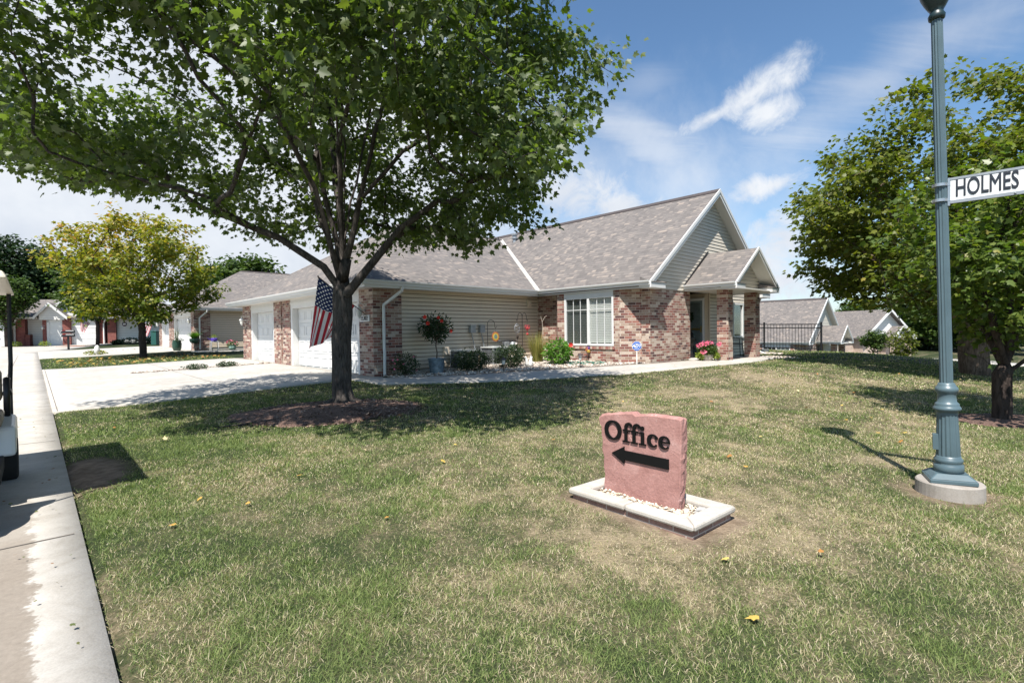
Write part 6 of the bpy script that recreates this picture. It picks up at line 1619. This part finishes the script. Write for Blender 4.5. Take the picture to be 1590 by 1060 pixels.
potted(361, 541, 32.2, 'pale green bowl of pink flowers by the siding of the second house', plain('pale_green_glaze', (.30, .45, .38), .4), .22, .28, 'leaf_green', .22, 500, .07, 'petal_pink')
for (u, v, lab) in ((305, 574, 'low dark twiggy shrub in the rock line, nearer the street'), (352, 570, 'low dark twiggy shrub in the rock line, nearer the garage')):
    shrub('low_shrub', onG(u, v), .34, .16, lab, 'shrub', 'leaf_dark', 420, .06, seed=int(u))
p = onG(150, 551); shrub('low_shrub', p, .5, .22, 'low straw coloured plant on the far driveway edge', 'shrub', 'leaf_yellow', 300, .10, seed=71)
m = MB(); m.tube([(0, 0, 0), (0, 0, .3), (.02, 0, .5), (.05, 0, .55)], [.14, .15, .09, .03], 8); tag(m.build('stone_figure', wh, loc=p+Vector((.1, -.1, 0)), smooth=True), 'small white figure standing in the low straw coloured plant', 'garden figure')
m = MB(); rocks('river_rocks', lambda a, b: abs(a-41.5) < .2, 120, .07, 'line of rocks dividing the farther driveway', (41, 42, 2.4, 7), 13)
for (u, Y, h, lab, r) in ((207, 45.5, .55, 'dark clipped hedge mound under the siding of the far left house', 1.15), (183, 45.2, .35, 'small dark mound left of the clipped hedge', .45), (252, 44.5, .75, 'yellow green shrub right of the green utility box', .55), (236, 46.5, .6, 'dark shrub behind the green utility box', .8)):
    p = P(u, 530, Y); p.z = float(gz(p.x, p.y)); shrub('hedge_shrub', p, r, h, lab, 'shrub', 'leaf_dark' if 'dark' in lab else 'leaf_lime', 900, .12, seed=int(u))
for (u, v, Y) in ((25, 531, 44), (69, 531, 44.5)):
    p = P(u, v, Y); p.z = float(gz(p.x, p.y)); shrub('small_plant', p, .35, .45, 'small yellow green plant at the '+('left' if u < 50 else 'right')+' end of the far shaded lawn', 'plant', 'leaf_lime', 260, .1, seed=int(u))
# mailboxes, utility box
p = P(106.5, 541, 36); p.z = float(gz(p.x, p.y)); T = empty('mailbox', p, R(20), 'pair of black mailboxes stacked on one post by the far driveway', 'mailbox')
m = MB(); m.box(-.05, -.05, -.2, .05, .05, .98); m.build('post', M['metal_dark'], T)
for z in (.95, 1.22):
    m = MB(); prof = [(-.12, 0), (.12, 0), (.12, .13)]+[(.12*math.cos(R(15*k)), .13+.08*math.sin(R(15*k))) for k in range(1, 12)]+[(-.12, .13)]
    m.slab([(.36, x, z+h) for x, h in prof], [(-.36, x, z+h) for x, h in prof]); o = m.build('box', plain('mailbox_black', (.012, .012, .014), .35), T)
    m = MB(); m.box(-.30, -.125, z+.16, -.10, -.121, z+.185); m.build('flag_arm', plain('mailbox_red', (.4, .02, .02), .4), o)
p = P(241, 532, 43); p.z = float(gz(p.x, p.y)); m = MB(); m.box(-.22, -.2, 0, .22, .2, 1.1); m.box(-.24, -.22, 1.1, .24, .22, 1.2)
T = empty('utility_box', p, 0, 'tall dark green utility box on the far lawn', 'utility box'); m.build('cabinet', M['green_plastic'], T, bevel=.02)
# ornament on the wall of the far left house
p = P(193.5, 503, 46.6); T = empty('wall_ornament', p, 0, 'round striped ornament on the white siding of the far left house', 'ornament'); m = MB(); Mx = Matrix.Rotation(math.pi/2, 4, 'X'); m.prism([(.22*math.cos(k*.52), .22*math.sin(k*.52)) for k in range(12)], .0, .03, Mx); m.build('disc', plain('orn_navy', (.05, .02, .05), .5), T); m = MB(); m.prism([(-.12, -.06), (.12, -.06), (.12, .06), (-.12, .06)], .031, .04, Mx); m.build('stripes', M['white'], T)
# shaded shrub bank across the far road
for (u, w, h) in ((1425, 5.5, 1.6), (1470, 4.5, 1.9), (1545, 6, 1.5)):
    p = P(u, 540, 86); p.z = float(gz(p.x, p.y)); shrub('spreading_evergreen', p, w*.6, h*1.6, 'low spreading dark evergreen '+{1425: 'leftmost', 1470: 'in the middle', 1545: 'rightmost'}[u]+' across the far road', 'shrub', 'leaf_dark', 1500, .5, seed=int(u))
p = P(1497, 560, 55); p.z = float(gz(p.x, p.y)); T = empty('blue_post', p, 0, 'thin pale blue post standing by the far road', 'post'); m = MB(); m.tube([(0, 0, -.2), (0, 0, 3.2)], .07, 8); m.build('pole', plain('pale_blue', (.30, .42, .50), .5), T); m = MB(); m.box(-.3, -.02, 2.9, .3, .02, 3.3); m.build('plate', M['white'], T)

# ------------------------------------------------------------------ fallen leaves
def scatter_leaves(name, n, fn, s, mat, label, seed):
    rg = np.random.default_rng(seed); pts = []
    while len(pts) < n:
        p = fn(rg)
        if p is not None: pts.append(p)
    pts = np.array(pts); X = pts[:, 0]; Y = pts[:, 1]; Z = gz(X, Y)+.035+.01*rg.random(n)
    o = leaves(name, np.stack([X, Y, Z], 1), s, 'lobed', [mat], None, rg.normal(size=(n, 3))*[1, 1, .1], rg.random(n), .05, flat=.85, rng=rg)
    return tag(o, label, 'fallen leaves', kind='stuff')
fall = leaf_mat('fallen_leaf', [(0, (.30, .12, .04)), (.4, (.45, .26, .06)), (.75, (.55, .42, .10)), (1, (.62, .52, .30))], None, .1, .8)
def f1(rg):
    a, b = rg.uniform(26.3, 34), rg.uniform(.8, 7.2)
    if math.hypot(a-29.5, b-3.2) > 4.6*rg.random()+1: return None
    return XY(a, b)
scatter_leaves('fallen_leaves', 300, f1, .15, fall, 'yellow and orange fallen leaves on the lawn strip', 5)
def f2(rg):
    x, y = rg.uniform(-6, 14), rg.uniform(2.3, 15); a, b = AB(x, y)
    if b < .4 or (x < 5 and rg.random() > .45) or b > 21: return None
    if a > 10 : return None
    return (x, y)
scatter_leaves('fallen_leaves', 190, f2, .06, fall, 'scattered orange leaves on the front lawn', 6)
def f3(rg):
    a, b = rg.uniform(1.0, 12), rg.uniform(-.9, .2); return XY(a, b)
scatter_leaves('grass_clippings', 130, f3, .028, leaf_mat('clipping', [(0, (.07, .10, .03)), (.6, (.20, .17, .08)), (1, (.25, .12, .06))], None, .1, .9), 'grass clippings and bits of leaf on the street edge', 7)

# ------------------------------------------------------------------ grass blades
def blades_lawn():
    rg = np.random.default_rng(77); PX = []; PY = []; WD = []; HT = []
    for (y0, y1, dens, wd, ht) in ((1.7, 3.0, 15000, .0026, .046), (3.0, 4.6, 10500, .0035, .046), (4.6, 7.0, 5600, .0050, .048), (7.0, 11, 2000, .0080, .050), (11, 17, 600, .014, .052), (17, 26, 110, .030, .06)):
        xl = -1.02*y1-.3; xr = 1.04*y1+.3; n = int((y1-y0)*(xr-xl)*dens)
        x = rg.uniform(xl, xr, n); y = rg.uniform(y0, y1, n); k = (x > -1.04*y-.3) & (x < 1.06*y+.3); x = x[k]; y = y[k]
        PX.append(x); PY.append(y); WD.append(np.full(len(x), wd)); HT.append(np.full(len(x), ht))
    x = np.concatenate(PX); y = np.concatenate(PY); wd = np.concatenate(WD); ht = np.concatenate(HT)
    a, b = AB(x, y)
    ed = .03*(fbm(a*6, b*6, 2)-.5)
    keep = (b > .245+ed)
    # leave the walk, driveways, beds free
    def inpoly(pl):
        c = np.zeros(len(a), bool); n = len(pl)
        for i in range(n):
            (x1, y1), (x2, y2) = pl[i], pl[(i+1) % n]
            cond = ((y1 > b) != (y2 > b)) & (a < (x2-x1)*(b-y1)/((y2-y1)+1e-12)+x1); c ^= cond
        return c
    for pl in ([(12.33, -1), (12.5, 6.9), (25.2, 6.9), (25.6, -1)], [(35.3, -1), (36, 7.6), (47, 7.6), (47, -1)],
               [(12.3, 6.0), (10.85, 6.0), (10.2, 7.0), (8.6, 9.2), (7.35, 11.0), (6.7, 12.6), (6.35, 14.5), (6.25, 17.0), (6.3, 18.6), (12.69, 24), (30, 24), (30, 6.8), (12.6, 6.8)],
               [(33.5, 6.8), (33.5, 14), (50, 14), (50, 6.8)]): keep &= ~inpoly(pl)
    dr = dry_f(x, y); di = dirt_f(x, y)
    mu = np.hypot(((x-MC[0])*math.cos(R(10))+(y-MC[1])*math.sin(R(10)))/1.5, (-(x-MC[0])*math.sin(R(10))+(y-MC[1])*math.cos(R(10)))/1.1)
    keep &= (mu+.25*(fbm(x*4, y*4, 6)-.5) > 1.0)
    keep &= np.hypot(x-LAMP.x, y-LAMP.y) > .245
    dx = x-SIGN.x; dy = y-SIGN.y; u = dx*math.cos(SA)+dy*math.sin(SA); w = -dx*math.sin(SA)+dy*math.cos(SA)
    keep &= ~((np.abs(u) < .61) & (np.abs(w) < .32))
    keep &= np.hypot((x-b8.x-.35)/1.1, (y-b8.y)/.6) > 1
    keep &= rg.random(len(x)) > di*1.1
    keep &= rg.random(len(x)) > .30*np.clip(dr-.45, 0, 1)*2
    x, y, wd, ht, dr, di = [q[keep] for q in (x, y, wd, ht, dr, di)]; n = len(x)
    z = gz(x, y)-.004
    cl = fbm(x*7, y*7, 21)
    tuft = ss(fbm(x*2.7+9, y*2.7, 31), .56, .68); L = ht*.86*(1+.45*tuft)*rg.uniform(.5, 1.2, n)*(.65+.8*cl)*(1-.25*dr)*(1-.4*di); th = rg.random(n)*6.283+2*fbm(x*2, y*2, 8)
    tilt = np.clip(rg.normal(.75, .35, n), .05, 1.35); tilt2 = np.clip(tilt+rg.uniform(.1, .6, n), 0, 1.5)
    c, s = np.cos(th), np.sin(th); ph = rg.random(n)*6.283; px, py = np.cos(ph)*wd*.5, np.sin(ph)*wd*.5
    o1 = L*.5*np.sin(tilt); h1 = L*.5*np.cos(tilt); o2 = o1+L*.5*np.sin(tilt2); h2 = h1+L*.5*np.cos(tilt2)
    V = np.empty((n, 5, 3))
    V[:, 0] = np.stack([x-px, y-py, z], 1); V[:, 1] = np.stack([x+px, y+py, z], 1)
    V[:, 2] = np.stack([x+c*o1+px*.8, y+s*o1+py*.8, z+h1], 1); V[:, 3] = np.stack([x+c*o1-px*.8, y+s*o1-py*.8, z+h1], 1)
    V[:, 4] = np.stack([x+c*o2, y+s*o2, z+h2], 1)
    off = (np.arange(n)*5)[:, None]; Fl = np.concatenate([off+[[0, 1, 2, 3]], off+[[3, 2, 4]]], 1).ravel(); lt = np.tile([4, 3], n)
    isd = rg.random(n) < np.clip(.02+.85*dr-.30*tuft, 0, 1); rn = np.where(isd, rg.uniform(.5, 1.0, n), rg.uniform(.05, .47, n))
    gm = leaf_mat('grass_blade', [(0, (.075, .120, .034)), (.25, (.155, .212, .064)), (.45, (.265, .305, .112)), (.6, (.39, .335, .195)), (.8, (.52, .43, .29)), (1, (.68, .58, .44))], None, .25, .65, .3)
    o = npmesh('grass', V.reshape(-1, 3), Fl, lt, [gm], {'rnd': np.repeat(rn, 5)})
    print('blades', n)
    return tag(o, 'short mown grass, partly dried to straw, covering the front lawn', 'grass', kind='stuff')
blades_lawn()

# ------------------------------------------------------------------ sky, sun, camera
SUN_EL, SUN_AZ = R(60), R(17)     # shadows fall away from the camera, 17 degrees to the right
to_sun = Vector((-math.sin(SUN_AZ)*math.cos(SUN_EL), -math.cos(SUN_AZ)*math.cos(SUN_EL), math.sin(SUN_EL)))
ld = bpy.data.lights.new('sun', 'SUN'); ld.energy = 5.0; ld.angle = R(.55); ld.color = (1, .955, .89)
lo = bpy.data.objects.new('sun', ld); COL.objects.link(lo); lo.rotation_euler = to_sun.to_track_quat('Z', 'Y').to_euler(); lo.location = (-5, -10, 30)
W = bpy.data.worlds.new('World'); S.world = W; W.use_nodes = True; nt = W.node_tree; nd = nt.nodes; lk = nt.links
bg = nd['Background']; sky = nd.new('ShaderNodeTexSky'); sky.sky_type = 'NISHITA'; sky.sun_disc = False; sky.sun_elevation = SUN_EL; sky.sun_rotation = math.atan2(to_sun.x, to_sun.y) 
sky.air_density = 1.0; sky.dust_density = .25; sky.ozone_density = 1.6
def wmath(op, a, b=None, clamp=False):
    x = nd.new('ShaderNodeMath'); x.operation = op; x.use_clamp = clamp
    for i, q in enumerate((a, b)):
        if q is None: continue
        if isinstance(q, (int, float)): x.inputs[i].default_value = q
        else: lk.new(q, x.inputs[i])
    return x.outputs[0]
tc = nd.new('ShaderNodeTexCoord').outputs['Generated']
sp = nd.new('ShaderNodeSeparateXYZ'); lk.new(tc, sp.inputs[0])
zc = wmath('MAXIMUM', sp.outputs[2], .02)
# plane projection: clouds lie on a high flat layer
den = wmath('ADD', zc, .12); cx = wmath('DIVIDE', sp.outputs[0], den); cy = wmath('DIVIDE', sp.outputs[1], den)
cbn = nd.new('ShaderNodeCombineXYZ'); lk.new(cx, cbn.inputs[0]); lk.new(cy, cbn.inputs[1])
def wnoise(vec, sc, det, rough=.55, dist=0, scale3=(1, 1, 1), rot=0):
    mp = nd.new('ShaderNodeMapping'); lk.new(vec, mp.inputs[0]); mp.inputs['Scale'].default_value = scale3; mp.inputs['Rotation'].default_value = (0, 0, rot)
    x = nd.new('ShaderNodeTexNoise'); x.inputs['Scale'].default_value = sc; x.inputs['Detail'].default_value = det; x.inputs['Roughness'].default_value = rough; x.inputs['Distortion'].default_value = dist
    lk.new(mp.outputs[0], x.inputs['Vector']); return x.outputs['Fac']
def wramp(f, a, b):
    x = nd.new('ShaderNodeMapRange'); x.interpolation_type = 'SMOOTHSTEP'; lk.new(f, x.inputs[0]); x.inputs[1].default_value = a; x.inputs[2].default_value = b; return x.outputs[0]
nA = wnoise(tc, 2.2, 8, .6, .3); nB = wnoise(tc, 7.5, 8, .62, .25); nD = wnoise(tc, 15, 9, .68, .5); nC = wnoise(cbn.outputs[0], 1.6, 7, .6, .8, (.45, 1.8, 1), R(-28))
def blob(u, v, ru, rv, rot=0):
    d = ray(u, v).normalized(); right = d.cross(Vector((0, 0, 1))).normalized(); up = right.cross(d)
    r2 = right*math.cos(rot)+up*math.sin(rot); u2 = -right*math.sin(rot)+up*math.cos(rot)
    def dot(vec, c0, k):
        x = nd.new('ShaderNodeVectorMath'); x.operation = 'DOT_PRODUCT'; lk.new(tc, x.inputs[0]); x.inputs[1].default_value = vec; return wmath('MULTIPLY', x.outputs['Value'], k)
    a = dot(r2, 0, F/ru); b = dot(u2, 0, F/rv); q = wmath('ADD', wmath('MULTIPLY', a, a), wmath('MULTIPLY', b, b))
    f = nd.new('ShaderNodeVectorMath'); f.operation = 'DOT_PRODUCT'; lk.new(tc, f.inputs[0]); f.inputs[1].default_value = d
    return wmath('MULTIPLY', wmath('SUBTRACT', 1.0, wmath('SQRT', q)), wmath('GREATER_THAN', f.outputs['Value'], 0.0))
def nz(f, amp): return wmath('MULTIPLY', wmath('SUBTRACT', f, .5), amp)
cov = None
puffs = [(1168, 146, 80, 25, R(26)), (1108, 180, 60, 15, R(20)), (1186, 176, 38, 28, 0), (1200, 287, 60, 22, R(8)), (1218, 378, 75, 50, 0), (1175, 415, 90, 46, 0), (1225, 440, 120, 40, 0), (960, 320, 90, 34, R(-10)), (880, 300, 120, 60, 0)]
for (u, v, ru, rv, ro) in puffs:
    d = wramp(wmath('ADD', blob(u, v, ru, rv, ro), wmath('ADD', nz(nD, 2.1), nz(nB, .6))), -.15, .95)
    cov = d if cov is None else wmath('MAXIMUM', cov, d)
veil = None
for (u, v, ru, rv, ro, g) in [(1010, 225, 190, 55, R(-35), .6), (1060, 260, 150, 60, R(-25), .35), (1420, 90, 260, 60, R(22), .5), (1330, 150, 220, 50, R(20), .25), (1250, 470, 700, 90, 0, .55), (1000, 130, 90, 40, R(10), .22)]:
    d = wmath('MULTIPLY', wramp(wmath('ADD', blob(u, v, ru, rv, ro), wmath('ADD', nz(nC, 1.8), nz(nB, .6))), 0, 1.0), g)
    veil = d if veil is None else wmath('MAXIMUM', veil, d)
lo_ = wmath('MAXIMUM', wramp(wmath('ADD', blob(120, 330, 860, 400, 0), nz(nA, .9)), .0, .5), wramp(wmath('ADD', blob(-500, 330, 700, 330, 0), nz(nA, .8)), 0, .5))
lo_ = wmath('MULTIPLY', lo_, .97)
gen = wmath('MULTIPLY', wramp(wnoise(tc, 3.1, 7, .6, .4), .55, .75), wramp(wmath('ABSOLUTE', wmath('ADD', sp.outputs[0], 0)), 9, 10))
back = wmath('MULTIPLY', wramp(sp.outputs[1], -.1, -.4), wramp(wnoise(tc, 2.6, 7, .6, .4), .60, .75))
cov = wmath('MAXIMUM', wmath('MAXIMUM', cov, veil), wmath('MAXIMUM', lo_, back))
cov = wmath('MULTIPLY', cov, wramp(sp.outputs[2], -.02, .03))
cr = nd.new('ShaderNodeValToRGB'); lk.new(wmath('ADD', nA, nz(nB, .5)), cr.inputs[0]); cr.color_ramp.elements[0].position = .3; cr.color_ramp.elements[0].color = (4.4, 4.8, 5.5, 1); cr.color_ramp.elements[1].position = .6; cr.color_ramp.elements[1].color = (5.9, 6.15, 6.5, 1)
mx = nd.new('ShaderNodeMixRGB'); lk.new(cov, mx.inputs[0]); tint = nd.new('ShaderNodeMixRGB'); tint.blend_type = 'MULTIPLY'; tint.inputs[0].default_value = 1; tint.inputs[2].default_value = (.84, 1.0, 1.08, 1); lk.new(sky.outputs[0], tint.inputs[1]); lk.new(tint.outputs[0], mx.inputs[1]); lk.new(cr.outputs[0], mx.inputs[2])
lk.new(mx.outputs[0], bg.inputs[0]); bg.inputs[1].default_value = .085
cam = bpy.data.cameras.new('camera'); co = bpy.data.objects.new('camera', cam); COL.objects.link(co)
cam.sensor_width = 36; cam.lens = 36*F/1590; cam.clip_end = 2000; cam.clip_start = .05
co.location = (0, 0, CAMZ); co.rotation_euler = CM.to_euler(); S.camera = co
S.view_settings.view_transform = 'Standard'; S.view_settings.look = 'None'; S.view_settings.exposure = .84; S.view_settings.gamma = 1
S.cycles.max_bounces = 6; S.cycles.transparent_max_bounces = 10; S.cycles.diffuse_bounces = 3; S.cycles.glossy_bounces = 2
S.cycles.use_denoising = True
